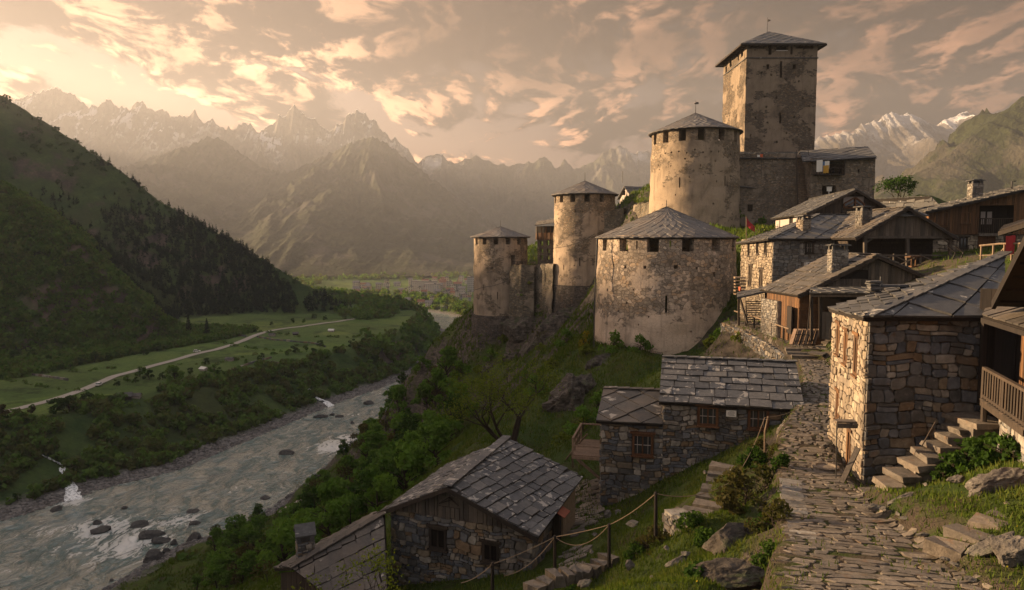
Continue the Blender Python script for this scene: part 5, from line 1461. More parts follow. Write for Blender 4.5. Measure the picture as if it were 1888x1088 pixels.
# ------------------------------------------------------------------ lower left barn
RA, RB = P(697, 943, 28.6), P(992, 994, 26.0)
g_u = unit(v3(RB - RA, 0)); g_n = np.array([g_u[1], -g_u[0], 0]); gb = -g_n
hb = thing('stone_barn', 'stone barn with a boarded gable and lichen spotted slate roof, lowest in the picture', 'barn', (*((RA + RB) / 2 + gb * 3)[:2], 85))
zeB = (RA[2] + RB[2]) / 2; apx = P(824, 898, 27.2); LB = 6.2
rbk = np.array([apx[0] + gb[0] * LB, apx[1] + gb[1] * LB, P(940, 812, 32.6)[2]])
RD, RC = v3(RA + gb * LB, zeB + .1), v3(RB + gb * (LB - .1), zeB + .45)
RA, RB = v3(RA, zeB), v3(RB, zeB)
roofL = [RD, RA, apx, rbk]; roofR = [RB, RC, rbk, apx]
wA, wB = RA + g_u * .4 + gb * .35, RB - g_u * .35 + gb * .35; wC, wD = wB + gb * (LB - .7), wA + gb * (LB - .7)
zw = zeB + .08; zb = 81.0
mb = MB(); mb.cur = 1
body(mb, [wA, wB, wC, wD], zb, [zw] * 4)
mb.prism([v3(wA, zw), v3(wB, zw), v3(wA + g_u * np.dot(apx - wA, g_u), apx[2] - .2)], gb * .3, .4)
mb.cur = 0
wp_ = quad(wA, wB, zb + 1.5, zw - .02)
hs = [wall_hole(808, 992, .82, .95, wA, wB, wp_), wall_hole(905, 1018, .75, .85, wA, wB, wp_)]
rubble(mb, wp_, .40, .26, .06, hs); rubble(mb, quad(wB, wC, zb + 2, zw), .42, .26, .06)
mb.build('wall', [M['stone'], M['mortar']], hb)
for (px, py, w_, h_) in ((808, 992, .78, .92), (905, 1018, .72, .82)): window(hb, PW(px, py, wA, wB), g_u, g_n, w_, h_, M['wood_dark'], (2, 1), .1, dark=True)
mb = MB(); gp = [v3(wA, zw - .05), v3(wB, zw - .05), v3((wA + wB) / 2 * 0 + apx, apx[2] - .14)]
gp[2] = v3(wA + g_u * np.dot(apx - wA, g_u), apx[2] - .2)
gp = [p + g_n * .04 for p in gp]; vh = wall_hole(829, 925, .85, .45, gp[0], gp[1], gp)
planks(mb, gp, .19, .03, holes=[vh], ragged=.12); mb.build('gable_boards', M['wood_grey'], hb)
mb = MB(); c = PW(829, 925, gp[0], gp[1]); board(mb, c - g_n * .1, g_u, g_n, .9, .5); mb.build('vent_opening', M['black'], hb)
mb = MB(); lo = c + g_n * .06; mb.beam(lo - g_u * .42 - up * .1, lo + up * .2, .035); mb.beam(lo + g_u * .42 - up * .1, lo + up * .2, .035); mb.beam(lo - g_u * .45 - up * .12, lo + g_u * .1 + up * .1, .025); mb.beam(lo - up * .2, lo + up * .2, .03); mb.build('vent_bars', M['wood_dark'], hb)
rB = roof_part(hb, [(roofR, 'rect', .62, .43), (roofL, 'rect', .48, .38)], M['slate'], caps=[(apx, rbk)], jit=.05)
mb = MB()
for a, b_ in ((RA, apx), (RB, apx)): mb.beam(a - up * .1, b_ - up * .1, .06, .16)
mb.build('barge_board', M['wood_dark'], hb)
mb = MB(); p, q = v3(wB + gb * 2.2, 87.0), v3(wB + gb * 3.3, 87.0); planks(mb, [p + g_u * .07, q + g_u * .07, v3(q + g_u * .07, 88.9), v3(p + g_u * .07, 88.9)], .18); mb.build('door', M['wood_black'], hb)
mb = MB(); p, q = v3(wB + gb * 3.5, 86.6), v3(wB + gb * 5.3, 86.6); mb.prism([p, q, v3(q, zw + .2), v3(p, zw + .2)], g_u * .12); mb.build('plaster_panel', M['mortar_pale'], hb)
mb = MB(); p = v3(wB + gb * 2.0 + g_u * .15, zw + .1); mb.prism([p, p + gb * .8, p + gb * .8 + g_u * .5 - up * .25, p + g_u * .5 - up * .25], (0, 0, .03)); mb.build('rusty_sheet', M['rust'], hb)
# lean-to on its left
lt = thing('lean_to', 'slate roofed lean-to with a small stone chimney left of the barn, behind the bare bush', 'shed', (-7.5, 27.5, 85))
k0, k1, k2, k3 = P(708, 948, 28.4), P(537, 1047, 27.6), P(640, 1100, 25.2), P(716, 1120, 24.8)
n_ = unit(np.cross(k1 - k0, k3 - k0)); k2[2] = k0[2] - (n_[0] * (k2[0] - k0[0]) + n_[1] * (k2[1] - k0[1])) / n_[2]
k4, k5 = P(690, 946, 30.4), P(505, 1049, 30.0)
roof_part(lt, [([k0, k1, k2, k3], 'diamond', .62, .5), ([k4, k5, k1, k0], 'rect', .6, .45)], M['slate_brown'], caps=[(k1, k0)], jit=.05)
mb = MB(); zb = 81
for a, b_ in ((k1 + (.25, -.05, 0), k2 + (-.1, .15, 0)), (k5 + (.35, -.1, 0), k1 + (.25, -.05, 0))):
    planks(mb, [v3(a, zb), v3(b_, zb), b_ - up * .12, a - up * .12], .2)
mb.cur = 1; mb.add([v3(k1 + (.32, 0, 0), zb), v3(k2 + (0, .3, 0), zb), k2 + (0, .3, -.14), k1 + (.32, 0, -.14)], [(0, 1, 2, 3)])
mb.build('wall', [M['wood_dark'], M['black']], lt)
chimney(lt, P(563, 1026, 28.7), .66, .62, .72, .4, M['stone'], 'gable')

# ------------------------------------------------------------------ right foreground house
sA, sB = P(1597, 720, 22.0), P(1806, 720, 22.0); sD = np.array([sA[0] + 1.25, 27.2, 0]); sC = np.array([sB[0] + 1.2, 27.2, 0])
hs_ = thing('stone_house', 'nearest tall stone house with a sunlit left wall and big diamond roof slabs', 'house', (*((sA + sC) / 2)[:2], 91))
zeS = zpx(584, 21.9); zb = 90.5
mb = MB(); mb.cur = 1; body(mb, [sA, sB, sC, sD], zb, [zeS + .1, zeS + .12, zeS + .1, zeS - .45]); mb.cur = 0
wf, wl = quad(sA, sB, zb + .4, zeS + .12), quad(sD, sA, zb + .4, zeS - .42, zeS + .08)
rubble(mb, wf, .50, .28, .06, warpamp=.3, gap=.009)
l_u = unit(v3(sA - sD, 0)); l_n = np.array([l_u[1], -l_u[0], 0])
WS = [(1580, 655, .62, 1.35), (1561, 640, .6, 1.2), (1547, 625, .6, 1.15), (1546, 748, .55, 1.1), (1567, 830, .75, 1.4)]
hl = [wall_hole(px, py, w_, h_, sD, sA, wl) for px, py, w_, h_ in WS]
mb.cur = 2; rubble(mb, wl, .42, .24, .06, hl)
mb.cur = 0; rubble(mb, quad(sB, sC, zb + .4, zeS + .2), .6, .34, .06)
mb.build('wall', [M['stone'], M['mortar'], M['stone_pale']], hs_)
for px, py, w_, h_ in WS: window(hs_, PW(px, py, sD, sA), l_u, l_n, w_, h_, M['wood_warm'], (2, 1), .1, proud=.0)
nC, fC, rC, ap = P(1592, 586, 21.6), P(1527, 570, 27.8), P(1850, 586, 21.6), P(1853, 470, 26.4)
nC[2] = rC[2] = (nC[2] + rC[2]) / 2
ap2 = ap + (.6, 2.6, 0); n_ = unit(np.cross(fC - nC, ap - nC)); ap2[2] = nC[2] - (n_[0] * (ap2[0] - nC[0]) + n_[1] * (ap2[1] - nC[1])) / n_[2]
ap2 = ap + (.02, .02, 0)
rS = roof_part(hs_, [([nC, rC, ap], 'diamond', 1.28, .7), ([fC, nC, ap], 'rect', .9, .36)], M['slate_clean'], caps=[(nC + (.12, .03, 0), ap)], t=.05, lift=.06)
mb = MB(); mb.add([fC, ap, rC + (1, 6, 0)], [(0, 1, 2)]); mb.build('back_roof', M['slate_clean'], hs_)
mb = MB(); c = P(1611, 541, 25.6)
for k in range(6): mb.box(c + (0, 0, .05 + k * .075), (.42 * random.uniform(.8, 1.1), .42, .05), random.uniform(-.2, .2), None, .02)
mb.box(c + (.75, .1, .28), (1.4, .5, .06), 0, None, .03); mb.tube([c + (.12, -.2, 0), c + (.12, -.2, .62)], .02, 5)
mb.build('chimney', M['slate_clean'], hs_)

# stone steps up its front wall
ss = thing('stone_steps', 'rough stone steps climbing along the front wall of the nearest right house', 'steps', (*P(1690, 860, 20.5)[:2], 92.5))
st_px = [(1614, 908, 19.9), (1640, 888, 20.1), (1664, 870, 20.3), (1690, 850, 20.5), (1712, 834, 20.65), (1733, 817, 20.8), (1752, 801, 20.95), (1772, 786, 21.1)]
for k, (px, py, yy) in enumerate(st_px):
    c = P(px, py, yy); m1 = MB(); m1.box(c - (0, 0, .09), (.55 + random.uniform(0, .1), .95 + random.uniform(-.1, .1), .17), random.uniform(-.12, .12), None, .035); m1.box(c - (-.1, 0, .32), (.6, .85, .3), random.uniform(-.1, .1), None, .05); m1.box(c - (-.12, -.05, .75), (.5, .8, .6), random.uniform(-.1, .1), None, .05)
    m1.build('step', M['step'], ss)
m1 = MB(); c = P(1805, 772, 21.0); m1.box(c - (0, -.1, .08), (1.15, 1.5, .15), .05, None, .03); m1.box(c - (0, -.1, .7), (1.0, 1.3, 1.1), 0, None, .05); m1.build('landing', M['step'], ss)

# ------------------------------------------------------------------ dark timber house at the right edge
he = thing('timber_house', 'dark timber house with a balcony at the right edge of the picture', 'house', (15.5, 19, 92))
a, b_ = P(1832, 553, 20.6), P(1908, 402, 16.6); rk = unit(v3(b_ - a, 0)); ot = np.array([-rk[1], rk[0], 0]); ot = ot if ot[0] > 0 else -ot
roof_part(he, [([a, b_, b_ + ot * 6, a + ot * 6][::-1], 'rect', .8, .6)], M['slate_clean'], under=.2)
mb = MB(); mb.beam(a - up * .16, b_ - up * .16, .1, .24)
for t in np.linspace(.1, .95, 6): p = a + (b_ - a) * t - up * .2; mb.beam(p, p + ot * 1.2, .1, .12)
mb.build('rafter', M['wood_black'], he)
i0, i1 = a + ot * .75, b_ + ot * .75 
mb = MB(); zf = zpx(735, 20.8)
planks(mb, [v3(i0, zf), v3(i1 + rk * 2, zf), v3(i1 + rk * 2, b_[2] + .2), v3(i1, b_[2] - .25), v3(i0, a[2] - .25)], .17, .03)
mb.add([v3(i0 + ot * .06, zf - 4), v3(i1 + rk * 3 + ot * .06, zf - 4), v3(i1 + rk * 3 + ot * .06, b_[2]), v3(i0 + ot * .06, a[2] - .3)], [(0, 1, 2, 3)])
mb.build('gable_wall', M['wood_warm'], he)
w0, w1 = P(1805, 650, 21.95), P(1940, 650, 20.6)
mb = MB(); planks(mb, quad(w0, w1, zf - .4, zf + 3.2), .24, .03); mb.add([v3(w0 + (0, .08, 0), zf - 4), v3(w1 + (0, .08, 0), zf - 4), v3(w1 + (0, .08, 0), zf + 3.2), v3(w0 + (0, .08, 0), zf + 3.2)], [(0, 1, 2, 3)]); mb.build('wall', M['wood_black'], he)
mb = MB(); c = PW(1862, 668, w0, w1) + (0, -.06, 0); mb.box(c, (1.0, .06, 2.0), -.12); mb.build('door', M['wood_black'], he)
e0, e1, e2, e3 = P(1812, 584, 21.2), P(1905, 612, 18.2), P(1905, 566, 20.2), P(1826, 556, 22.6)
roof_part(he, [([e0, e1, e2, e3], 'rect', .35, 1.2)], M['slate_brown'], 'porch_roof', .03, .06)
mb = MB(); mb.beam(e0 - up * .1, e1 - up * .1, .1, .14); mb.beam(e0 + (.1, .05, -.1), v3(e0 + (.1, .05, 0), zf), .12); mb.build('porch_beam', M['wood_black'], he)
# balcony
q0, q1 = P(1812, 738, 20.8), P(1892, 800, 17.4); q0[2] = q1[2] = zf
bal_u = unit(q1 - q0)
mb = MB()
for k in range(16): p = q0 + (q1 - q0) * (k + .5) / 16; mb.box(p + (1.2, 0, 0), (2.6, .21, .06), 0.05)
mb.beam(q0 - up * .1, q1 - up * .1, .14, .2); mb.build('balcony_floor', M['wood_dark'], he)
mb = MB(); rl_ = zf + .92
mb.beam(v3(q0, rl_), v3(q1, rl_ + .02), .12, .08); mb.beam(v3(q0, zf + .1), v3(q1, zf + .1), .08, .08)
for k in range(17): p = q0 + (q1 - q0) * k / 16; mb.beam(v3(p, zf), v3(p, rl_), .055 if k % 8 else .09)
mb.build('balustrade', M['wood_dark'], he)
mb = MB(); p = q0 + bal_u * .15; mb.tube([v3(p, zf - .1), v3(p + (.02, 0, 0), zf - 1.9)], .085, 7); mb.build('post', M['wood_dark'], he)
mb = MB(); mb.cur = 1; g0, g1 = P(1845, 800, 20.0), P(1900, 830, 17.2); mb.prism(quad(g0 + (.05, 0, 0), g1 + (.05, 0, 0), 91.5, zf - .18), (2, .8, 0)); mb.cur = 0
rubble(mb, quad(g0, g1, 91.8, zf - .16), .45, .28, .06); rubble(mb, quad(g0 + (1.5, 1.4, 0), g0, 91.8, zf - .16), .45, .28, .06); mb.build('stone_base', [M['stone_grey'], M['mortar']], he)
c0, c1, c2, c3 = P(1843, 425, 27), P(1912, 403, 24.5), P(1912, 398, 27), P(1850, 415, 29.5)
mb = MB(); slab(mb, [c0, c1, c2, c3], .08); planks(mb, [c0, c1, c2, c3], .22, .02); mb.beam(c0 - up * .12, c1 - up * .12, .1, .16); mb.build('canopy', M['wood_black'], he)

# ------------------------------------------------------------------ generic gable house
def gable_house(name, label, cat, A, B, dvec, z0, zl, zr_, apx, apex_t=None, wall=None, gable=None, roof=('slate_clean', 'rect', .8, .6), roof2=None, ov=.45, ovf=.5, mats=None, split=None, holes=(), rub=(.42, .25), rubmat='stone_grey', left='rubble', lholes=(), gable_mat='wood_grey', gholes=(), core='mortar', group=None, gzl=None):
    A = np.array(A[:2], float); B = np.array(B[:2], float); dvec = np.array(dvec[:2], float); C_, D_ = B + dvec, A + dvec
    root = thing(name, label, cat, (*((A + C_) / 2), z0), group)
    u = unit(v3(B - A, 0)); n = np.array([u[1], -u[0], 0]); dn = unit(v3(dvec, 0))
    L = np.linalg.norm(B - A); t = apex_t if apex_t is not None else .5
    ra = v3(A + (B - A) * t, apx); rb = v3(ra + dvec[[0, 1]].tolist() + [0] if False else ra[:2] + dvec, apx)
    gz_ = gzl if gzl is not None else min(zl, zr_) - .1     # where the gable boards begin
    mb = MB(); mb.cur = 1
    body(mb, [A, B, C_, D_], z0, [zl, zr_, zr_, zl]); ii = .06
    mb.prism([v3(A, zl - .05) + dn * ii, v3(B, zr_ - .05) + dn * ii, ra - up * .12 + dn * ii], dn * .3, .4); mb.prism([v3(C_, zr_ - .05) - dn * ii, v3(D_, zl - .05) - dn * ii, rb - up * .12 - dn * ii], -dn * .3, .4); mb.cur = 0
    fw = quad(A, B, z0 + .2, gz_); lw = quad(D_, A, z0 + .2, zl)
    if wall == 'rubble': rubble(mb, fw, *rub, .05, [wall_hole(*h, A, B, fw) for h in holes])
    elif wall == 'planks': planks(mb, fw, .22)
    elif wall == 'logs': planks(mb, fw, .24, .06, True)
    if left == 'rubble': mb.cur = 2; rubble(mb, lw, *rub, .05, [wall_hole(*h, D_, A, lw) for h in lholes]); mb.cur = 0
    elif left == 'planks': planks(mb, lw, .22)
    rw = quad(B, C_, z0 + .2, zr_)
    if left == 'rubble': rubble(mb, rw, rub[0] * 1.4, rub[1] * 1.4, .05)
    else: planks(mb, rw, .25)
    mb.build('wall', [M[rubmat], M[core], M[mats or rubmat]], root)
    if gable:
        m2 = MB(); gp = [v3(A, gz_) + n * .05, v3(B, gz_) + n * .05, v3(B, zr_ - .06) + n * .05, ra - up * .16 + n * .05, v3(A, zl - .06) + n * .05]
        planks(m2, gp, .2, .03, holes=[wall_hole(*h, gp[0], gp[1], gp) for h in gholes], ragged=.06)
        m2.build('gable_boards', M[gable_mat], root)
    def side(e0, zz, s):
        h = np.linalg.norm(ra[:2] - e0); o = unit(v3(e0 - ra[:2], 0)); dz_ = (apx - zz) / h * ov
        a_, b2_ = v3(e0, zz - dz_ + .06) + o * ov - dn * ovf, v3(e0 + dvec, zz - dz_ + .06) + o * ov + dn * ovf
        return a_, b2_
    la, lb = side(A, zl, -1); ra_, rb_ = side(B, zr_, 1); rf, rk_ = ra - dn * ovf + up * .06, rb + dn * ovf + up * .06
    r2 = roof2 or roof
    ro = roof_part(root, [([lb, la, rf, rk_], *roof[1:]), ([ra_, rb_, rk_, rf], *r2[1:])], M[roof[0]], caps=[(rf, rk_)])
    m3 = MB()
    for p, q in ((la, rf), (ra_, rf)): m3.beam(p - up * .12, q - up * .12, .07, .18)
    m3.build('barge_board', M['wood_dark'], root)
    return root, dict(A=A, B=B, C=C_, D=D_, u=u, n=n, dn=dn, la=la, lb=lb, ra=ra_, rb=rb_, rf=rf, rk=rk_, roof=ro)

# middle barn on the terrace
A, B = P(1474, 560, 48.4), P(1687, 540, 46.6)
hL, dL = gable_house('timber_barn', 'slate roofed barn with a grey boarded gable and stone chimney above the terrace rail', 'barn', A, B, (-.55, 4.6), 92.6, zpx(541, 48.4), zpx(506, 46.6), zpx(472, 47.2), .64, wall='logs', gable=True, roof=('slate_brown', 'rect', .62, .55), left='planks', rubmat='wood_warm', core='wood_black', gable_mat='wood_grey', gholes=[(1577, 506, 1.5, .6)], ov=.35)
mb = MB(); a, b_, c, d_ = P(1492, 541, 46.2), P(1608, 541, 44.6), P(1604, 530, 46.4), P(1494, 531, 47.8)
roof_part(hL, [([a, b_, c, d_], 'diamond', .6, .5)], M['slate_clean'], 'porch_roof', .04, .08)
mb = MB()
for px, yt, yb, Y in ((1496, 543, 628, 46.3), (1513, 543, 624, 46.2), (1600, 543, 590, 44.9)): mb.beam(P(px, yt, Y), P(px, yb, Y), .17)
mb.beam(P(1494, 545, 46.25), P(1606, 545, 44.7), .12, .18); mb.build('porch_post', M['wood_dark'], hL)
mb = MB(); a, b_ = P(1515, 600, 46.1), P(1560, 600, 45.4); planks(mb, quad(a, b_, zpx(626, 46), zpx(575, 46)), .2); mb.build('board_fence', M['wood_grey'], hL)
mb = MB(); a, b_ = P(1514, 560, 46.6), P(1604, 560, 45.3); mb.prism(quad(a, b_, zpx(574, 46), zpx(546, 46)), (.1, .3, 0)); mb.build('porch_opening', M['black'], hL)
mb = MB(); mb.cur = 1; D_, A_ = dL['D'] + (-.25, 0), dL['A'] + (-.25, -.1)
a, b_ = np.array(A_) * .45 + np.array(D_) * .55, np.array(D_) + (0, .4)
mb.prism(quad(b_, a, 92.6, zpx(557, 50)), (.3, 0, 0)); mb.cur = 0; rubble(mb, quad(b_ - (.03, 0), a - (.03, 0), 92.8, zpx(557, 50)), .3, .18, .04); mb.prism([v3(a, 92.6), v3(a, zpx(557, 50)), v3(a + (.3, 0), zpx(557, 50)), v3(a + (.3, 0), 92.6)], (0, -.03, 0)); mb.build('stone_base', [M['stone_grey'], M['mortar']], hL)
mb = MB(); mb.box(P(1456, 590, 49.2), (.1, 1.1, 1.9), -.1); mb.build('door', M['wood_black'], hL)
chimney(hL, P(1544, 494, 48.6), 1.05, .9, 1.25, -.1, M['stone_grey'], parent=dL['roof'])
# house with the golden left wall
A, B = P(1424, 500, 60), P(1585, 500, 60); D_ = P(1366, 500, 67.6)
hg = thing('stone_house', 'stone house with a golden sunlit left wall just right of the broad round tower', 'house', (*((A + B) / 2)[:2], 94))
C_ = B + (D_ - A); zb = 92.0; zeG = zpx(442, 60)
mb = MB(); mb.cur = 1; body(mb, [A, B, C_, D_], zb, [zeG] * 4); mb.cur = 0
wf, wl = quad(A, B, zb + .5, zeG), quad(D_, A, zb + .5, zeG)
rubble(mb, wf, .50, .30, .06, [wall_hole(1492, 457, .75, .95, A, B, wf)])
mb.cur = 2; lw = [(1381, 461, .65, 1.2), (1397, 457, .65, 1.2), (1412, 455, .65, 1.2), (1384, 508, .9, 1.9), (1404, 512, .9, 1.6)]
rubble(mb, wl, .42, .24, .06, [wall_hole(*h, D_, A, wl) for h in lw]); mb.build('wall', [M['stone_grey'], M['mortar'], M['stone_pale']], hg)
u_ = unit(v3(A - D_, 0)); n_ = np.array([u_[1], -u_[0], 0])
for k, (px, py, w_, h_) in enumerate(lw): window(hg, PW(px, py, D_, A), u_, n_, w_, h_, M['wood_dark'], (2, 1), .1, dark=k > 2, proud=.0)
window(hg, PW(1492, 457, A, B), np.array([1., 0, 0]), np.array([0, -1., 0]), .72, .92, M['wood_dark'], (2, 2), .1)
nC, fC, rC, ap, ap2 = P(1416, 443, 59.5), P(1357, 449, 68.2), P(1592, 441, 59.5), P(1508, 396, 65), P(1592, 396, 65)
nC[2] = rC[2]; 
rG = roof_part(hg, [([nC, rC, ap2, ap], 'diamond', 1.1, .7), ([fC, nC, ap], 'rect', .7, .5)], M['slate_clean'], caps=[(ap, ap2), (nC + (.2, .2, .05), ap)])
ch = chimney(hg, P(1481, 432, 61.6), .85, .8, 1.25, .35, M['stone_pale'], parent=rG)
mb = MB(); q = P(1437, 430, 61); mb.tube([q, q + (0, 0, 1.1)], .04, 5); mb.beam(q + (-.35, 0, .55), q + (.35, 0, .5), .05); mb.tube([q + (-.15, 0, .5), q + (-.15, 0, .75)], .03, 5); mb.build('aerial', M['iron'], hg)
mb = MB(); q = PW(1488, 488, A, B) + (0, -.25, 0); mb.box(q, (.6, .5, .42), 0, None, .02); bx_ = mb.build('vent_box', M['offwhite'], hg)
mb = MB(); mb.tube([q + (-.05, -.26, .05), q + (-.05, -.27, .05)], .09, 10); mb.build('vent_hole', M['black'], hg).parent = bx_
# white house under the keep
A, B = P(1494, 400, 71), P(1636, 400, 71)
hW, dW = gable_house('white_house', 'whitewashed house with a dark boarded gable and triangular window under the keep wall', 'house', A, B, (2.8, 17), 97, zpx(391, 71), zpx(387, 71), zpx(351, 71), .57, gable=True, roof=('slate_clean', 'rect', .9, .7), left=None, rubmat='white', core='white', gable_mat='wood_dark', gholes=[(1574, 371, 2.0, 0.9)], ov=.5, gzl=zpx(394, 71))
mb = MB(); c = PW(1574, 372, A, B) + (0, -.12, -.1); w_, h_ = 2.0, 1.05
pts = [c + (-w_ / 2, 0, -h_ / 2), c + (w_ / 2, 0, -h_ / 2), c + (w_ / 2, 0, -h_ / 8), c + (.1, 0, h_ / 2), c + (-w_ / 2, 0, -h_ / 12)]
for k in range(5): mb.beam(pts[k], pts[(k + 1) % 5], .12)
mb.beam(c + (.1, 0, -h_ / 2), c + (.1, 0, h_ / 2), .12); mb.beam(pts[1], c + (.1, 0, .1), .07); mb.beam(pts[0], c + (.1, 0, .1), .07)
tw_ = mb.build('gable_window', M['wood_frame'], hW)
mb = MB(); mb.prism([p + (0, .06, 0) for p in pts], (0, .03, 0)); mb.build('pane', M['glass'], hW).parent = tw_
c = PW(1459, 406, dW['D'], dW['A']); u_ = unit(v3(dW['A'] - dW['D'], 0)); window(hW, c, u_, np.array([u_[1], -u_[0], 0]), 1.3, .95, M['wood_dark'], (2, 1), .1, lintel=False)
# big open barn
A, B = P(1592, 440, 54.5), P(1757, 440, 54.5)
hU, dU = gable_house('timber_barn', 'open fronted timber barn with a wide plank gable and cross braced rail', 'barn', A + (0, 2.6, 0), B + (0, 2.6, 0), (.6, 6), 96, zpx(434, 54.5), zpx(434, 54.5), zpx(384, 54.5), .5, wall='logs', gable=False, roof=('slate_brown', 'rect', .55, .5), roof2=('slate_clean', 'rect', .8, .6), left='planks', rubmat='wood_dark', core='wood_black', ov=.5, ovf=3.0)
zE = zpx(435, 54.5)
mb = MB(); ax_ = v3((A + B) / 2, zpx(385, 54.5)); gp = [v3(A, zE - .05), v3(B, zE - .05), v3(ax_ + (.0, 0, 0), ax_[2] - .1)]
planks(mb, gp, .2, .03, ragged=.05); mb.build('gable_boards', M['wood_grey'], hU)
mb = MB(); s0, s1, s2 = v3(A + (B - A) * .33, zpx(400, 54.5)), v3(A + (B - A) * .70, zpx(399, 54.5)), ax_ + (0, .5, .1)
slates(mb, [s0 + (0, -.35, 0), s1 + (0, -.35, 0), s2], .62, .5, 'diamond', .05, .05); mb.build('gable_hip', M['slate_clean'], hU)
mb = MB()
for px in (1595, 1673, 1752): mb.beam(P(px, 437, 54.6), P(px, 492, 54.6), .22)
for px, s in ((1595, 1), (1752, -1)): p = P(px, 449, 54.6); mb.beam(p, p + (s * .75, 0, .5), .12)
mb.beam(v3(A, zE - .1) + (0, .06, 0), v3(B, zE - .1) + (0, .06, 0), .2, .2); mb.build('post', M['wood_grey'], hU)
mb = MB(); zd = zpx(496, 54)
mb.box((float(A[0] + B[0]) / 2, 55.6, zd), (float(B[0] - A[0]) + .6, 2.6, .15)); mb.build('porch_floor', M['wood_dark'], hU)
mb = MB(); zt = zpx(471, 54)
xs = [float(P(px, 480, 54.3)[0]) for px in (1600, 1648, 1697, 1752)]
for x in xs: mb.beam((x, 54.3, zd - .4), (x, 54.3, zt + .12), .12)
mb.beam((xs[0], 54.3, zt), (xs[-1], 54.3, zt), .1); mb.beam((xs[0], 54.3, zd + .1), (xs[-1], 54.3, zd + .1), .1)
for a, b_ in zip(xs[:-1], xs[1:]): mb.beam((a, 54.28, zd + .1), (b_, 54.28, zt), .07); mb.beam((a, 54.3, zt), (b_, 54.3, zd + .1), .07)
mb.build('railing', M['wood_grey'], hU)
chimney(hU, P(1592, 412, 57.3), .9, .8, 1.0, .2, M['stone_grey'], parent=dU['roof'])
mb = MB(); mb.cur = 1; mb.prism(quad(A + (0, -.1, 0), B + (0, -.1, 0), 95, zd - .1), (0, .4, 0)); mb.cur = 0; rubble(mb, quad(A + (0, -.15, 0), B + (0, -.15, 0), 95, zd - .1), .5, .26, .05); mb.build('stone_base', [M['stone'], M['mortar']], hU)
# little barn roof behind
A, B = P(1688, 380, 76), P(1728, 380, 74)
gable_house('timber_barn', 'small dark barn gable peeping over the roofs left of the balcony house', 'barn', A, B, (-4.5, 7), 99, zpx(386, 75), zpx(386, 75), zpx(364, 75), .5, wall='planks', gable=True, roof=('slate_clean', 'rect', .8, .6), left='planks', rubmat='wood_dark', core='wood_black', gable_mat='wood_black')
# balcony house on the right
A, B = P(1712, 420, 62.5), P(1990, 420, 60.0)
hR = thing('timber_house', 'timber house on a stone base with a railed balcony and tall chimney, upper right', 'house', (*((A + B) / 2)[:2], 97.5))
fu = unit(v3(B - A, 0)); fn = np.array([fu[1], -fu[0], 0]); fb_ = -fn
zm = zpx(430, 62); zb = 95.5; zl_, zr2_ = zpx(391, 62.5), zpx(326, 60.0)
mb = MB(); mb.cur = 1; body(mb, [A + fb_ * .3, B + fb_ * .3, B + fb_ * 10, A + fb_ * 10], zb, [zm] * 4); mb.cur = 0
wf = quad(A + fb_ * .25, B + fb_ * .25, zb + .5, zm); hh = [(1776, 448, .66, 1.0), (1818, 455, 1.4, 2.0), (1862, 448, .95, 1.5)]
rubble(mb, wf, .48, .26, .05, [wall_hole(*h, A + fb_ * .25, B + fb_ * .25, wf) for h in hh]); mb.build('stone_base', [M['stone_pale'], M['mortar']], hR)
mb = MB(); px0, px1 = PW(1805, 400, A, B), PW(1868, 400, A, B)
tp = lambda p: zl_ + (zr2_ - zl_) * np.dot(v3(p - A, 0), fu) / np.linalg.norm((B - A)[:2]) - .1
a0 = A; planks(mb, [v3(a0, zm - .1), v3(px0, zm - .1), v3(px0, tp(px0)), v3(a0, tp(a0))], .2, holes=[wall_hole(1735, 404, 1.05, 1.25, A, B, quad(A, B, zm - .1, 0)), wall_hole(1780, 402, .8, 1.0, A, B, quad(A, B, zm - .1, 0))])
planks(mb, [v3(px1, zm - .1), v3(B, zm - .1), v3(B, tp(B)), v3(px1, tp(px1))], .2)
zt_ = zpx(379, 61.6); planks(mb, [v3(px0, zt_), v3(px1, zt_), v3(px1, tp(px1)), v3(px0, tp(px0))], .2)
D0 = A + fb_ * 10; planks(mb, [v3(D0, zm - .1), v3(A, zm - .1), v3(A, tp(A)), v3(D0, tp(A))], .2)
mb.cur = 1; mb.add([v3(A + fb_ * .06, zm), v3(px0 + fb_ * .06, zm), v3(px0 + fb_ * .06, tp(px0)), v3(A + fb_ * .06, tp(A))], [(0, 1, 2, 3)])
mb.add([v3(px0 + fb_ * 1.2, zm), v3(px1 + fb_ * 1.2, zm), v3(px1 + fb_ * 1.2, zt_ + .4), v3(px0 + fb_ * 1.2, zt_ + .4)], [(0, 1, 2, 3)])
for p in (px0, px1): mb.add([v3(p, zm), v3(p + fb_ * 1.2, zm), v3(p + fb_ * 1.2, zt_ + .4), v3(p, zt_ + .4)], [(0, 1, 2, 3)])
mb.add([v3(px1 + fb_ * .06, zm), v3(B + fb_ * .06, zm), v3(B + fb_ * .06, tp(B)), v3(px1 + fb_ * .06, tp(px1))], [(0, 1, 2, 3)])
mb.build('timber_wall', [M['wood_warm'], M['wood_black']], hR)
for px, py, w_, h_ in ((1735, 404, 1.03, 1.22), (1780, 402, .78, .97)): window(hR, PW(px, py, A, B), fu, fn, w_, h_, M['wood_warm'], (2, 1), .07, lintel=False)
window(hR, PW(1776, 448, A + fb_ * .25, B + fb_ * .25), fu, fn, .64, .98, M['wood_dark'], (2, 1), .09)
mb = MB(); c = PW(1818, 455, A + fb_ * .25, B + fb_ * .25); c0 = v3(c - fu * .68, c[2] - 1.0); c1 = v3(c + fu * .68, c[2] - 1.0); planks(mb, [c0, c1, c1 + up * 2, c0 + up * 2], .18); mb.build('door', M['wood_frame'], hR)
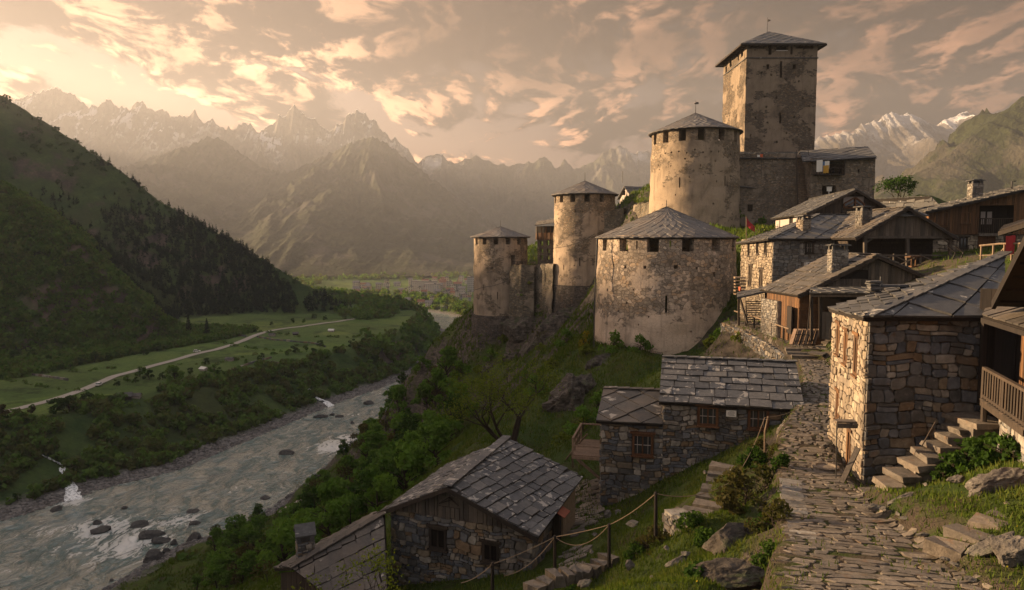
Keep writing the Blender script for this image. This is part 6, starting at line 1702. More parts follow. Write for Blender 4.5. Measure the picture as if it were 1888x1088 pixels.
mb = MB(); c = PW(1862, 448, A + fb_ * .25, B + fb_ * .25); c0 = v3(c - fu * .45, c[2] - .75); c1 = v3(c + fu * .45, c[2] - .75); planks(mb, [c0, c1, c1 + up * 1.5, c0 + up * 1.5], .15); mb.build('door', M['wood_dark'], hR)
for px in (1812, 1824, 1861):
    c = PW(px, 402, A + fb_ * 1.15, B + fb_ * 1.15); m1 = MB(); board(m1, c, fu, fn, .36, 1.1); m1.build('curtain', M['white'], hR)
mb = MB(); zr_l = zpx(403, 61.6)
for k in range(19): p = px0 + (px1 - px0) * k / 18; mb.beam(v3(p, zm), v3(p, zr_l), .05)
mb.beam(v3(px0, zr_l), v3(px1, zr_l), .09); mb.build('balustrade', M['wood_dark'], hR)
mb = MB(); c0, c1 = PW(1803, 428, A, B), PW(1845, 428, A, B); mb.prism([v3(c0, zm - .25), v3(c1, zm - .25), v3(c1, zm - .02), v3(c0, zm - .02)], fn * .35); mb.build('door_hood', M['step'], hR)
la, ra = A - fu * .5 + fn * .6, B + fn * .6; la = v3(la, zl_ - .05); ra = v3(ra, zr2_ + .05)
rR = roof_part(hR, [([la + fb_ * 11, la, ra, ra + fb_ * 11], 'rect', .8, .55)], M['slate_clean'], under=.18)
chimney(hR, P(1797, 374, 66.5), .95, .9, 1.75, -.1, M['stone_grey'], parent=rR)
mb = MB(); q = P(1865, 352, 65); mb.tube([q - (0, 0, .3), q + (0, 0, .85), q + (.33, 0, .88)], .07, 6); mb.build('stove_pipe', M['iron'], hR)
# rail and things in front of it
mb = MB(); a, b_ = P(1806, 453, 43.5), P(1882, 449, 41.5)
mb.tube([a, (a + b_) / 2 + (0, 0, .05), b_], .06, 6)
for t in (.05, .35, .62, .8, .95): p = a + (b_ - a) * t; mb.beam(p, p - (0, 0, 1.3), .08)
mb.beam(a + (.9, 0, -.9), a + (1.6, 0, -.05), .07); mb.beam(a + (0, 0, -.6), b_ - (0, 0, .6), .06)
tag(recenter(mb.build('pole_fence', M['pole']), a), 'short pole fence hung with things in front of the balcony house', 'fence')
cloth('red_cloth', 'red cloth on the pole fence below the balcony house', P(1863, 452, 41.8), .55, 1.1, M['red'], 'cloth')
mb = MB(); q = P(1757, 480, 50)
for s in (0, .55): mb.tube([q + (s - .1, 0, -.2), q + (s + .15, 0, .55), q + (s - .3, .2, 1.0)], .06, 5)
mb.beam(q + (-.2, .1, .5), q + (.7, .1, .45), .06); tag(recenter(mb.build('sledge_frame', M['wood_black']), q), 'dark wooden frame leaning by the corner of the open barn', 'frame')
mb = MB(); q = P(1684, 494, 52); mb.box(q + (0, 0, .1), (.5, .4, .1)); [mb.beam(q + (s, 0, .1), q + (s, 0, .75), .07) for s in (-.15, .15)]; mb.box(q + (0, 0, .8), (1.0, .7, .06), .1, None, .03); mb.box(q + (.05, 0, .86), (.7, .5, .05), -.1, None, .03)
tag(recenter(mb.build('slate_vent', M['wood_warm']), q), 'small slate capped vent with orange posts above the middle barn roof', 'vent')
# ------------------------------------------------------------------ rocks
def _ico(sub):
    t = (1 + 5 ** .5) / 2
    V = [unit(v) for v in [(-1, t, 0), (1, t, 0), (-1, -t, 0), (1, -t, 0), (0, -1, t), (0, 1, t), (0, -1, -t), (0, 1, -t), (t, 0, -1), (t, 0, 1), (-t, 0, -1), (-t, 0, 1)]]
    F = [(0, 11, 5), (0, 5, 1), (0, 1, 7), (0, 7, 10), (0, 10, 11), (1, 5, 9), (5, 11, 4), (11, 10, 2), (10, 7, 6), (7, 1, 8), (3, 9, 4), (3, 4, 2), (3, 2, 6), (3, 6, 8), (3, 8, 9), (4, 9, 5), (2, 4, 11), (6, 2, 10), (8, 6, 7), (9, 8, 1)]
    for _ in range(sub):
        mid = {}; F2 = []
        def m(a, b):
            k = (min(a, b), max(a, b))
            if k not in mid: V.append(unit(np.asarray(V[a]) + V[b])); mid[k] = len(V) - 1
            return mid[k]
        for a, b, c in F:
            x, y, z = m(a, b), m(b, c), m(c, a); F2 += [(a, x, z), (b, y, x), (c, z, y), (x, y, z)]
        F = F2
    return np.array(V), np.array(F)
ICO = {k: _ico(k) for k in (1, 2, 3, 4)}
def rockmesh(seed, sub=3, cuts=16, rough=.10, flat=1.0):
    r = np.random.default_rng(seed); V, F = ICO[sub]; V = V.copy()
    for _ in range(cuts):
        n = unit(r.normal(size=3)); dd = r.uniform(.45, .85)
        over = np.clip(V @ n - dd, 0, None); V = V - over[:, None] * n * .95
    a = fbm(V[:, 0] * 2.2 + seed, V[:, 1] * 2.2 + V[:, 2] * 1.7, 4); b = fbm(V[:, 2] * 5 + seed, V[:, 0] * 5 - V[:, 1] * 4, 3)
    V = V * (1 + rough * a + rough * .45 * b)[:, None]
    V[:, 2] *= flat
    return V, F
def rock(name, label, cat, c, size, seed, mat='boulder', rz=0.0, tilt=(0, 0), sub=3, cuts=16, group=None, rough=.10):
    V, F = rockmesh(seed, sub, cuts, rough); V = V * np.array(size) / 2
    M3 = np.array((Matrix.Rotation(rz, 3, 'Z') @ Matrix.Rotation(tilt[0], 3, 'X') @ Matrix.Rotation(tilt[1], 3, 'Y')))
    o = mk(name, V @ M3.T, F, M[mat], smooth=False); o.location = [float(k) for k in c]
    return tag(o, label, cat, group)
def rock_px(name, label, px, py, Y, wpx, hpx, dep, seed, **kw):
    """a rock that fills wpx x hpx photo pixels at distance Y"""
    c = P(px, py, Y); k = Y / FPX
    return rock(name, label, kw.pop('cat', 'rock'), c, (wpx * k * 1.12, dep, hpx * k * 1.12), seed, **kw)
rock_px('boulder', 'big slanted grey boulder at the right edge above the stone steps', 1850, 892, 16.5, 125, 62, 1.0, 3, tilt=(.1, -.38), sub=4)
rock_px('boulder', 'rounded grey boulder in the bottom right corner', 1868, 1024, 13.0, 95, 82, .9, 5, tilt=(0, -.5), sub=4)
rock_px('boulder', 'long low stone slab lying on the grass right of the path', 1664, 919, 17.6, 62, 15, .3, 6, tilt=(0, -.28), rz=.15)
rock_px('boulder', 'long dark slanting rock under the short stone steps', 1826, 1008, 13.5, 95, 34, .5, 8, tilt=(0, -.5))
rock_px('boulder', 'pale pointed stone on the grass left of the slanted boulder', 1764, 886, 17.5, 32, 17, .35, 9, tilt=(0, -.25))
rock_px('boulder', 'small grey stone beside the slanted boulder', 1812, 880, 17.3, 20, 12, .25, 10)
rock_px('boulder', 'flat pale stone at the foot of the right hand grass slope', 1668, 955, 16.5, 24, 9, .3, 11)
rock_px('boulder', 'broken pale slab in the worn ground by the path', 1612, 934, 17.6, 48, 12, .5, 12)
rock_px('boulder', 'grey stone lying in the grass beside the far path', 1527, 822, 25.6, 24, 16, .4, 13)
rock_px('boulder', 'large dark ledge of rock under the path wall, lower centre right', 1345, 1005, 17.2, 130, 72, 1.4, 21, sub=4, cuts=22, mat='cliff')
rock_px('boulder', 'dark rock below the big ledge left of the path', 1350, 1065, 14.6, 140, 60, 1.0, 22, sub=4, cuts=22, mat='cliff')
rock_px('boulder', 'pale slanting slab on the bottom slope below the rope posts', 1252, 1036, 18.2, 52, 20, .5, 23, tilt=(0, -.42))
rock_px('boulder', 'thin tilted slab standing on the slope left of the pale slab', 1160, 1040, 19.5, 20, 26, .15, 24, tilt=(0, .5))
rock_px('boulder', 'flat stone half buried near the bottom centre', 1080, 1074, 19.5, 30, 12, .4, 25, tilt=(0, -.3))
rock_px('boulder', 'light stone ledge above the bottom steps', 1168, 965, 24.5, 28, 9, .5, 26, tilt=(0, -.25))
rock_px('boulder', 'tall round grey stone leaning on the foot of the long house', 1121, 950, 31.0, 20, 22, .5, 27)
rock_px('boulder', 'small round pale stone at the foot of the long house', 1138, 944, 31.2, 15, 13, .35, 28)
rock_px('boulder', 'grey stone at the very bottom edge left of the path', 1462, 1072, 12.9, 60, 40, .6, 29, sub=4)
for k, (px, py, Y, w_, h_) in enumerate([(1700, 985, 15.3, 28, 8), (1722, 1012, 14.3, 22, 8), (1742, 1030, 13.6, 16, 8), (1760, 1040, 13.3, 18, 7), (1655, 947, 16.9, 9, 9), (1630, 938, 17.3, 16, 8), (1790, 1068, 12.6, 24, 8), (1775, 1006, 14.0, 15, 9), (1706, 893, 18.6, 9, 7),
                                           (1300, 870, 26, 9, 8), (1266, 1020, 18.2, 22, 8), (1405, 930, 20.2, 13, 6), (1090, 1016, 24, 9, 9), (1098, 985, 26, 12, 8), (1204, 1066, 17, 14, 10), (1228, 1010, 19.3, 12, 8), (1590, 645, 45, 22, 6), (1575, 672, 40, 14, 6), (1548, 690, 38, 16, 5)]):
    c = P(px, py, Y); o = rock_px('stone', 'small loose stone lying in the grass beside the path', px, py, Y, w_, h_, .22, 60 + k, cat='stone', group='small loose stones in the grass')
# crags on the slope under the towers
for (px, py, Y, w_, h_, dep, sd, lab, ti) in [
    (1008, 640, 120, 85, 120, 9, 31, 'tall dark crag under the slim round tower', (.1, .35)), (962, 612, 131, 62, 62, 6, 32, 'rock foot under the bulging curtain wall', (0, .3)),
    (1062, 590, 124, 88, 52, 6, 33, 'broken brown ledge under the dark foot of the slim round tower', (0, .1)),
    (1045, 756, 60, 82, 105, 4, 34, 'dark blue-grey crag behind the long low house', (.1, .42)), (1072, 716, 63, 62, 58, 3.5, 36, 'mossy shoulder of rock above the dark crag', (0, .3)), (1160, 690, 67, 110, 56, 4, 35, 'rock ledge under the broad round tower', (0, .12)), (1108, 672, 69, 60, 40, 3.5, 37, 'grass topped rock at the left foot of the broad round tower', (0, -.2)),
    (905, 690, 128, 50, 46, 5, 141, 'low dark crag in the grass below the lowest round tower', (0, .3)), (945, 668, 128, 46, 52, 5, 142, 'jagged dark crag left of the tall crag', (.1, .35)), (1010, 716, 100, 40, 46, 4, 143, 'small broken crag on the middle of the castle slope', (0, .3)), (1020, 780, 62, 44, 52, 3, 144, 'lower block of the dark crag behind the long house', (.1, .4)),
    (815, 672, 176, 52, 64, 9, 38, 'bare rock face on the left brow of the castle hill', (0, .5)), (858, 668, 140, 36, 58, 6, 39, 'narrow rock rib below the lowest round tower', (0, .3)), (770, 715, 186, 46, 40, 8, 40, 'low crag on the edge of the castle hill above the river', (0, .5))]:
    rock_px('crag', lab, px, py, Y, w_ * 1.3, h_ * 1.25, dep * 1.35, sd, cat='crag', mat='cliff', tilt=ti, sub=4, cuts=30, rough=.16)

# ------------------------------------------------------------------ path paving
def pave(name, line, rows, across, mat, hgt=.05, gapf=.05, jitter=.16, skew=0.0, wid=1.0, drop=0.0):
    line = np.array(line, float)
    s = np.concatenate([[0], np.cumsum(np.hypot(np.diff(line[:, 0]), np.diff(line[:, 1])))])
    ctr = lambda t: np.array([np.interp(t, s, line[:, k]) for k in range(4)])
    def at(t, q):
        t = min(max(t, 0.02), s[-1] - .02); c = ctr(t); e = ctr(min(t + .4, s[-1])) - ctr(max(t - .4, 0)); e = unit(e[:2]); n = np.array([e[1], -e[0]])
        x, y = c[0] + n[0] * q * c[3] * wid, c[1] + n[1] * q * c[3] * wid
        return np.array([x, y, gz(x, y)])
    mb = MB(); t = 0.0
    while t < s[-1]:
        rh = rows * random.uniform(.7, 1.4); w_ = 2 * ctr(t)[3] * wid
        q = -1.0 - random.uniform(0, .1)
        while q < 1.0:
            ww = across * random.choice((.45, .65, .8, 1, 1.3, 1.7)) / w_ * 2 * random.uniform(.85, 1.15)
            q1 = min(q + ww, 1 + random.uniform(-.05, .12))
            if q1 - q > .06 and random.random() > .03:
                g = gapf * rh; gq = gapf * rh / w_ * 2
                m = lambda a, b_: (t + a * rh + skew * b_ + random.uniform(-jitter, jitter) * rh * .5, b_ + random.uniform(-jitter, jitter) * (q1 - q) * .4)
                S = [m(g / rh + .06, q + gq + .1 * (q1 - q)), m(g / rh, (q + q1) / 2), m(g / rh + .06, q1 - gq - .1 * (q1 - q)), m(.5, q1 - gq), m(.95, q1 - gq - .1 * (q1 - q)), m(.98, (q + q1) / 2), m(.95, q + gq + .1 * (q1 - q)), m(.5, q + gq)]
                p3 = [at(*k) for k in S]; c = np.mean(p3, axis=0); hh = hgt * random.uniform(.6, 1.4)
                ti = np.array([random.uniform(-.04, .04), random.uniform(-.04, .04)])
                o1 = [p + (0, 0, hh * .7) for p in p3]; o0 = [p - (0, 0, .12) for p in p3]; o2 = [c + (p - c) * .92 + (0, 0, hh + float(np.dot(ti, (p - c)[:2]))) for p in p3]
                n8 = 8
                mb.add(o0 + o1 + o2, [(i, (i + 1) % n8, n8 + (i + 1) % n8, n8 + i) for i in range(n8)] + [(n8 + i, n8 + (i + 1) % n8, 2 * n8 + (i + 1) % n8, 2 * n8 + i) for i in range(n8)] + [tuple(2 * n8 + i for i in range(n8))])
            q = q1
        t += rh
    if mb.V: 
        # keep anticlockwise faces up
        return mb
pm = pave('path', PATH[:6], .25, .56, None, .02, .06, .30, .14)
p2 = pave('path', PATH[5:], .36, .48, None, .035, .07, .34)
def merge(a, b_):
    off = len(a.V); a.V += b_.V; a.F += [[off + i for i in f] for f in b_.F]; a.R += b_.R; a.MI += b_.MI; return a
pm = merge(pm, p2)
tag(pm.build('path', M['path']), kind='structure')
tm = pave('terrace', TERR, .45, .6, None, .03, .05, .2)
tag(tm.build('terrace_paving', M['path']), kind='structure')
# the round stone on the path
g = P(1522, 860, 22.8); mb = MB(); zc = gz(g[0], g[1]) + .07
ring = [(math.cos(2 * math.pi * k / 28), math.sin(2 * math.pi * k / 28)) for k in range(28)]
V = [(g[0] + x * .40, g[1] + y * .40, zc - .25) for x, y in ring] + [(g[0] + x * .42, g[1] + y * .42, zc + .04) for x, y in ring] + [(g[0] + x * .31, g[1] + y * .31, zc + .05) for x, y in ring] + [(g[0] + x * .28, g[1] + y * .28, zc - .01) for x, y in ring]
F = [(q * 28 + i, q * 28 + (i + 1) % 28, q * 28 + 28 + (i + 1) % 28, q * 28 + 28 + i) for q in range(3) for i in range(28)] + [tuple(84 + i for i in range(28))]
mb.add(V, F, .9); tag(recenter(mb.build('mill_stone', M['stone_pale']), (g[0], g[1], zc)), 'round hollowed stone set flat in the path', 'stone')

# ------------------------------------------------------------------ retaining walls and steps
def ret_wall(label, pts, depth, sw=.4, sh=.22, mat='stone_grey', thick=.6, name='retaining_wall', dmin=None):
    c = [P(*p) for p in pts]; root = thing(name, label, 'wall', (*np.mean([k for k in c], axis=0)[:2], np.mean([k[2] for k in c]) - depth))
    mb = MB()
    for a, b_ in zip(c[:-1], c[1:]):
        d_ = unit(v3(b_ - a, 0)); n = np.array([d_[1], -d_[0], 0])
        mb.cur = 1; mb.prism([v3(a, a[2] - depth), v3(b_, b_[2] - depth), b_ - up * .05, a - up * .05], -n * thick); mb.cur = 0
        rubble(mb, [v3(a, a[2] - depth), v3(b_, b_[2] - depth), b_, a], sw, sh, .08)
        L = np.linalg.norm(b_ - a); k = 0.0
        while k < L:
            w_ = sw * random.uniform(.8, 1.6); p = a + (b_ - a) * min(1, (k + w_ / 2) / L); mb.box(p - n * thick * .45 + up * .0, (w_, thick * random.uniform(.8, 1.05), .13), math.atan2(d_[1], d_[0]), None, .035); k += w_
    mb.build('wall', [M[mat], M['mortar']], root)
    return root
ret_wall('mossy retaining wall below the terrace rail, behind the long house', [(1330, 596, 60.5), (1372, 612, 55.5), (1412, 634, 51.3), (1440, 652, 48.8), (1462, 668, 47.0)], 3.6, mat='stone')
ret_wall('dry stone wall holding up the left edge of the near path', [(1440, 886, 21.4), (1444, 935, 18.4), (1458, 1000, 15.3), (1480, 1070, 13.0)], 1.5, .34, .15)
ret_wall('low stone wall beside the path at the corner of the long house', [(1468, 757, 31.8), (1449, 775, 30.6), (1436, 790, 29.2)], .9, .32, .16, 'stone_pale')
ret_wall('short broken wall at the bend of the lower steps', [(1228, 945, 21.8), (1262, 962, 20.6), (1300, 968, 20.0)], 1.2, .3, .16)
def steps_thing(label, lst, w_, d_, h_, mat='step', jit=.04, rz=0.0, group=None):
    c = [P(*p) for p in lst]; root = thing('stone_steps', label, 'steps', c[0] - (0, 0, h_))
    for k, p in enumerate(c):
        e = c[min(k + 1, len(c) - 1)] - c[max(k - 1, 0)]; a = math.atan2(e[1], e[0]) + rz
        m1 = MB(); m1.box(p - (0, 0, h_ / 2), (d_ * random.uniform(.9, 1.15), w_ * random.uniform(.85, 1.1), h_), a + random.uniform(-.12, .12), None, jit); m1.build('step', M[mat], root)
    return root
steps_thing('steps at the top of the path leading onto the terrace', [(1488, 664, 45.4), (1484, 656, 45.9), (1481, 649, 46.4), (1478, 642, 46.9)], 1.9, .5, .2)
steps_thing('flat stepping slabs in front of the middle barn', [(1508, 650, 45.2), (1520, 640, 46.0), (1532, 630, 46.8)], 1.0, .9, .12)
steps_thing('mossy stone steps going down from the long house to the lower slope', [(1334, 858, 26.5), (1330, 872, 26.0), (1326, 886, 25.4), (1320, 900, 24.8), (1314, 914, 24.2), (1304, 928, 23.4), (1288, 938, 22.7), (1270, 946, 22.0), (1250, 952, 21.7)], 1.05, .42, .26)
steps_thing('row of tilted stone steps at the bottom centre below the rope posts', [(1122, 1024, 22.3), (1108, 1034, 22.0), (1092, 1042, 21.7), (1076, 1046, 21.4), (1060, 1050, 21.1), (1044, 1052, 20.9), (1024, 1056, 20.7), (1004, 1066, 20.4), (986, 1078, 20.2)], .55, .32, .3, jit=.06)
steps_thing('short flight of wide stone steps at the right edge by the boulders', [(1744, 1000, 14.0), (1786, 980, 14.4), (1824, 962, 14.7), (1858, 948, 15.0), (1892, 930, 15.3)], .75, .48, .3, jit=.05)
# small stone landing path beside the long house
def scatter_pave(name, label, quadpx, n, size, mat='path'):
    mb = MB(); rr = np.random.default_rng(n)
    for k in range(n):
        a, b_ = rr.uniform(0, 1, 2); p = np.array(quadpx, float); q = (p[0] * (1 - a) + p[1] * a) * (1 - b_) + (p[3] * (1 - a) + p[2] * a) * b_
        c = P(*q); c[2] = gz(c[0], c[1]); m = 7; w_ = size * rr.uniform(.6, 1.3)
        S = [(c[0] + w_ * .5 * math.cos(6.283 * i / m) * rr.uniform(.75, 1.2), c[1] + w_ * .42 * math.sin(6.283 * i / m) * rr.uniform(.75, 1.2)) for i in range(m)]
        hh = rr.uniform(.03, .09)
        mb.add([(x, y, gz(x, y) - .1) for x, y in S] + [(x, y, gz(x, y) + hh) for x, y in S], [tuple(range(m, 2 * m))] + [(i, (i + 1) % m, m + (i + 1) % m, m + i) for i in range(m)])
    return tag(mb.build(name, M[mat]), kind='structure')
scatter_pave('side_path', '', [(1045, 990, 28.5), (1110, 950, 31.5), (1108, 880, 38), (1060, 870, 39)], 150, .55)
scatter_pave('lower_path', '', [(1030, 1045, 24.5), (1070, 1045, 24.5), (1090, 985, 27.5), (1045, 990, 27.5)], 40, .5)

# ------------------------------------------------------------------ fences and ropes
def post_thing(px, y0, y1, Y, r, name, label, mat, group=None, lean=(0, 0)):
    a, b_ = P(px, y1, Y), P(px, y0, Y); mb = MB()
    mb.tube([a - up * .25, (a + b_) / 2, b_ + np.array([lean[0], lean[1], 0])], [r * 1.1, r, r * .9], 7); mb.tube([b_ + (lean[0], lean[1], -.02), b_ + (lean[0], lean[1], .05)], [r * 1.15, r * .7], 7)
    return tag(recenter(mb.build(name, M[mat]), a), label, 'post', group)
def rope(pts, label, r=.018, sag=.0, mat='rope', name='rope', cat='rope'):
    """rope hung between points with a little sag in every span"""
    L = []
    for k in range(len(pts) - 1):
        a, b_ = np.asarray(pts[k][:3], float), np.asarray(pts[k + 1][:3], float); sg = pts[k][3] if len(pts[k]) > 3 else sag
        n = 10
        for i in range(n): t = i / n; L.append(a + (b_ - a) * t - up * sg * 4 * t * (1 - t))
    L.append(np.asarray(pts[-1][:3], float)); mb = MB(); mb.tube(L, r, 5)
    return tag(recenter(mb.build(name, M[mat]), L[0]), label, cat)
posts = [(1209, 910, 972, 20.5, 'dark rope post between the lower steps and the long house'), (1123, 968, 1030, 21.5, 'dark rope post standing at the top of the tilted steps'), (1023, 990, 1042, 22.5, 'dark rope post by the right corner of the barn'), (908, 1040, 1095, 20.5, 'dark rope post in front of the barn, nearest the bottom edge'), (1410, 770, 822, 27.0, 'pale forked rope post beside the path left of the long house')]
for px, y0, y1, Y, lab in posts: post_thing(px, y0, y1, Y, .055 if px != 1410 else .035, 'rope_post', lab, 'wood_black' if px != 1410 else 'pole', lean=(0, 0) if px != 1410 else (.12, 0))
top = {px: P(px, y0, Y) for px, y0, y1, Y, _ in posts}
rope([(*P(1474, 753, 32.2), .08), (*top[1410], .35), (*P(1345, 890, 23.6), .25), (*top[1209], .08), (*top[1123], .03), (*top[1023], .05), (*top[908], .1), (*P(850, 1075, 20.3), 0)], 'long rope strung from the long house down past the posts to the barn', .014)
rope([(*(P(1474, 753, 32.2)), .05), (*P(1445, 785, 30), 0)], 'short rope end hanging at the right corner of the long house', .013)
rope([(*top[1023], .45), (*top[1123], 0)], 'slack second rope between the two middle rope posts', .013)
rope([(*top[1023], .25), (*P(930, 1062, 21.5), 0)], 'slack rope drooping in front of the barn wall', .013)
tag(recenter(rock_px('paper', 'white scrap lying by the bend of the rope', 1348, 866, 25.5, 12, 7, .2, 77, mat='offwhite'), (0, 0, 0)) if False else rock_px('paper', 'white scrap lying on the steps under the rope', 1348, 868, 25.6, 12, 6, .2, 77, mat='offwhite', cat='scrap'), None)
rp = [(1359, 592, 609, 58.6), (1372, 598, 613, 57.0), (1387, 600, 617, 55.3), (1402, 603, 623, 53.4), (1420, 610, 629, 51.6), (1441, 617, 635, 49.8)]
rf_ = thing('rail_fence', 'rustic pole fence along the edge of the terrace', 'fence', P(1400, 630, 54))
tops = []
mb_r = MB()
for px, y0, y1, Y in rp:
    a = P(px, y1 + 1, Y); a[0] += .12; a[2] = max(a[2], gz(a[0], a[1])); b_ = a + up * .95; m1 = MB(); m1.tube([a - up * .2, b_ + up * .03], .075, 6); m1.build('post', M['wood_black'], rf_); tops.append(b_)
m1 = MB(); m1.tube([tops[0] + (0, 1.2, 0)] + tops + [tops[-1] + (.1, -.7, -.03)], .06, 6); m1.build('rail', M['pole'], rf_)
m1 = MB(); m1.tube([tops[3], tops[3] + (.1, -.5, -.7)], .035, 5); m1.tube([tops[3] + (.1, -.5, -.7), tops[4] - (0, 0, .1)], .03, 5); m1.tube([tops[3] - (0, 0, .55), tops[4] - (0, 0, .6)], .03, 5); m1.tube([tops[1] - (0, 0, .4), tops[2] - (0, 0, .5)], .025, 5); m1.build('brace', M['pole'], rf_)

# ------------------------------------------------------------------ things about the village
sg = thing('sign_stand', 'small weathered wooden sign stand in front of the sunlit wall of the nearest house', 'sign', P(1541, 893, 21.6))
mb = MB(); a, b_ = P(1541, 893, 21.6), P(1543, 785, 21.6); mb.tube([a - up * .1, b_], .018, 6); mb.build('pole', M['iron'], sg)
mb = MB(); c = P(1558, 780, 21.55)
mb.box(c + (0, 0, .06), (.60, .3, .05), -.06); mb.box(c + (.0, -.14, -.05), (.62, .04, .14), -.06); mb.box(c + (.22, -.1, -.02), (.14, .3, .1), -.06); mb.box(c + (-.26, -.06, -.06), (.05, .25, .16), -.5); mb.build('sign_box', M['wood_grey'], sg)
mb = MB(); mb.beam(P(1552, 890, 21.2), P(1582, 826, 21.7), .16, .05); tag(recenter(mb.build('plank', M['wood_grey']), P(1555, 890, 21.2)), 'weathered plank leaning on the corner of the nearest house', 'plank')
mb = MB(); a, b_ = P(1700, 822, 20.6), P(1725, 778, 20.9); mb.tube([a, b_], .02, 5); tag(recenter(mb.build('stick', M['wood_dark']), a), 'thin stick leaning on the wall above the stone steps', 'stick')
# pallet and pole by the barn
mb = MB(); c = P(1478, 618, 46.6)
for k in range(6): t = (k / 5 - .5); mb.beam(c + (t * 1.5, -.12, -.62 + .03), c + (t * 1.5 + .45, .28, .38), .24, .04)
fo = tag(recenter(mb.build('pallet', M['wood_deck']), c), 'pale pallet of boards leaning against the middle barn', 'pallet')
mb = MB()
for k in range(4): t = (k / 3 - .5); mb.beam(c + (t * 1.3, -.2, -.65), c + (t * 1.3 + .45, .2, .4), .06, .05)
for z in (-.35, .05): mb.beam(c + (-.5 + z * .3, -.18 + z * .35, z), c + (.75 + z * .3, -.18 + z * .35, z), .05)
tag(recenter(mb.build('lattice', M['wood_black']), c), 'dark wooden lattice leaning on the pale pallet', 'lattice')
mb = MB(); mb.tube([P(1487, 634, 45.8), P(1496, 535, 46.3)], .04, 6); tag(recenter(mb.build('pole', M['wood_black']), P(1487, 634, 45.8)), 'tall dark pole leaning at the corner of the middle barn porch', 'pole')
rock_px('tarpaulin', 'blue bundle beside the wooden stair', 1413, 592, 54.5, 13, 8, .5, 90, mat='blue', cat='bundle')
rock_px('boulder', 'pinkish boulder in front of the stone base of the middle barn', 1422, 600, 53.6, 12, 8, .5, 91)
ws = thing('wooden_stair', 'roofed wooden stair in the shade beside the broad round tower', 'stair', P(1390, 600, 56.5))
mb = MB(); b0, b1 = P(1393, 598, 55.6), P(1390, 556, 58.0); n = 10
for k in range(n + 1): mb.box(b0 + (b1 - b0) * k / n, (1.25, .24, .06))
mb.build('tread', M['wood_grey'], ws)
mb = MB()
for s in (-.66, .66): mb.beam(b0 + (s, 0, 0), b1 + (s, 0, 0), .08, .22)
mb.beam(P(1364, 548, 56.4), P(1378, 596, 55.4), .12); mb.beam(P(1362, 548, 56.4), P(1362, 600, 56.4), .14); mb.beam(P(1412, 540, 56.4), P(1412, 600, 56.4), .14); mb.build('frame', M['wood_dark'], ws)
mb = MB(); a, b_, c, d_ = P(1359, 549, 55.4), P(1418, 536, 55.0), P(1418, 528, 59), P(1359, 540, 59.4)
slates(mb, [a, b_, c, d_], .8, .6, 'rect', .04, .04); slab(mb, [a, b_, c, d_], .1); mb.build('roof', M['slate_clean'], ws)
q = P(1364, 533, 57); rock_px('red_bundle', 'small orange-red bundle beside the broad round tower', 1364, 533, 59, 5, 12, .3, 95, mat='orange', cat='bundle')
mb = MB()
for k in range(6): mb.box(P(1364, 512 + k * 6, 61.5), (.9, .6, .12), random.uniform(-.2, .2), None, .03)
tag(recenter(mb.build('woodpile', M['pole']), P(1364, 545, 61.5)), 'stacked pale boards between the golden house and the broad round tower', 'woodpile')
# flag
fl = thing('flag', 'red flag on a thin pole above the golden house roof', 'flag', P(1376, 442, 66))
mb = MB(); mb.tube([P(1376, 445, 66), P(1376, 399, 66)], .035, 6); mb.build('pole', M['pole'], fl)
V = []; nx, nz = 9, 5; a = P(1377, 401, 66)
for j in range(nz):
    for i in range(nx):
        u, v = i / (nx - 1), j / (nz - 1); V.append((a[0] + u * .8, a[1] + .10 * math.sin(7 * u + v), a[2] - .25 * v * (1.9 - u) - u * .85 - .1 * math.sin(3 * u) + 0 * v - v * .25))
F = [(j * nx + i, j * nx + i + 1, j * nx + nx + i + 1, j * nx + nx + i) for j in range(nz - 1) for i in range(nx - 1)]
mk('cloth', V + [(x, y + .01, z) for x, y, z in V], F + [tuple(len(V) + k for k in f[::-1]) for f in F], M['red'], fl, smooth=True)
# pennant on the keep wall
pn = thing('pennant', 'tiny red and white pennant on the keep wall roof', 'flag', P(1404, 300, 110)); mb = MB(); mb.tube([P(1404, 330, 110.2), P(1404, 284, 110.2)], .03, 5); mb.build('pole', M['iron'], pn)
mb = MB(); q = P(1404, 287, 110); mb.box(q, (.4, .04, .45)); mb.build('cloth', M['orange'], pn); mb = MB(); mb.box(q + (-.45, 0, -.05), (.4, .04, .3)); mb.build('streamer', M['offwhite'], pn)
# wires along the towers
def wire(pts, label, r=.035):
    mb = MB(); mb.tube([P(*p) for p in pts], r, 5); return tag(recenter(mb.build('cable', M['iron']), P(*pts[0])), label, 'cable')
wire([(1019, 458, 125), (1040, 455, 124.4), (1062, 449, 124.1), (1083, 440, 124.4), (1098, 430, 125.6), (1108, 421, 128)], 'dark cable slung round the slim round tower')
wire([(874, 535, 136.5), (890, 530, 135.6), (910, 527, 135.2), (928, 521, 135.3), (940, 516, 136)], 'dark cable slung round the lowest round tower')
wire([(1095, 656, 74.5), (1096, 560, 74.3), (1101, 440, 75)], 'dark drain pipe down the left edge of the broad round tower', .07)
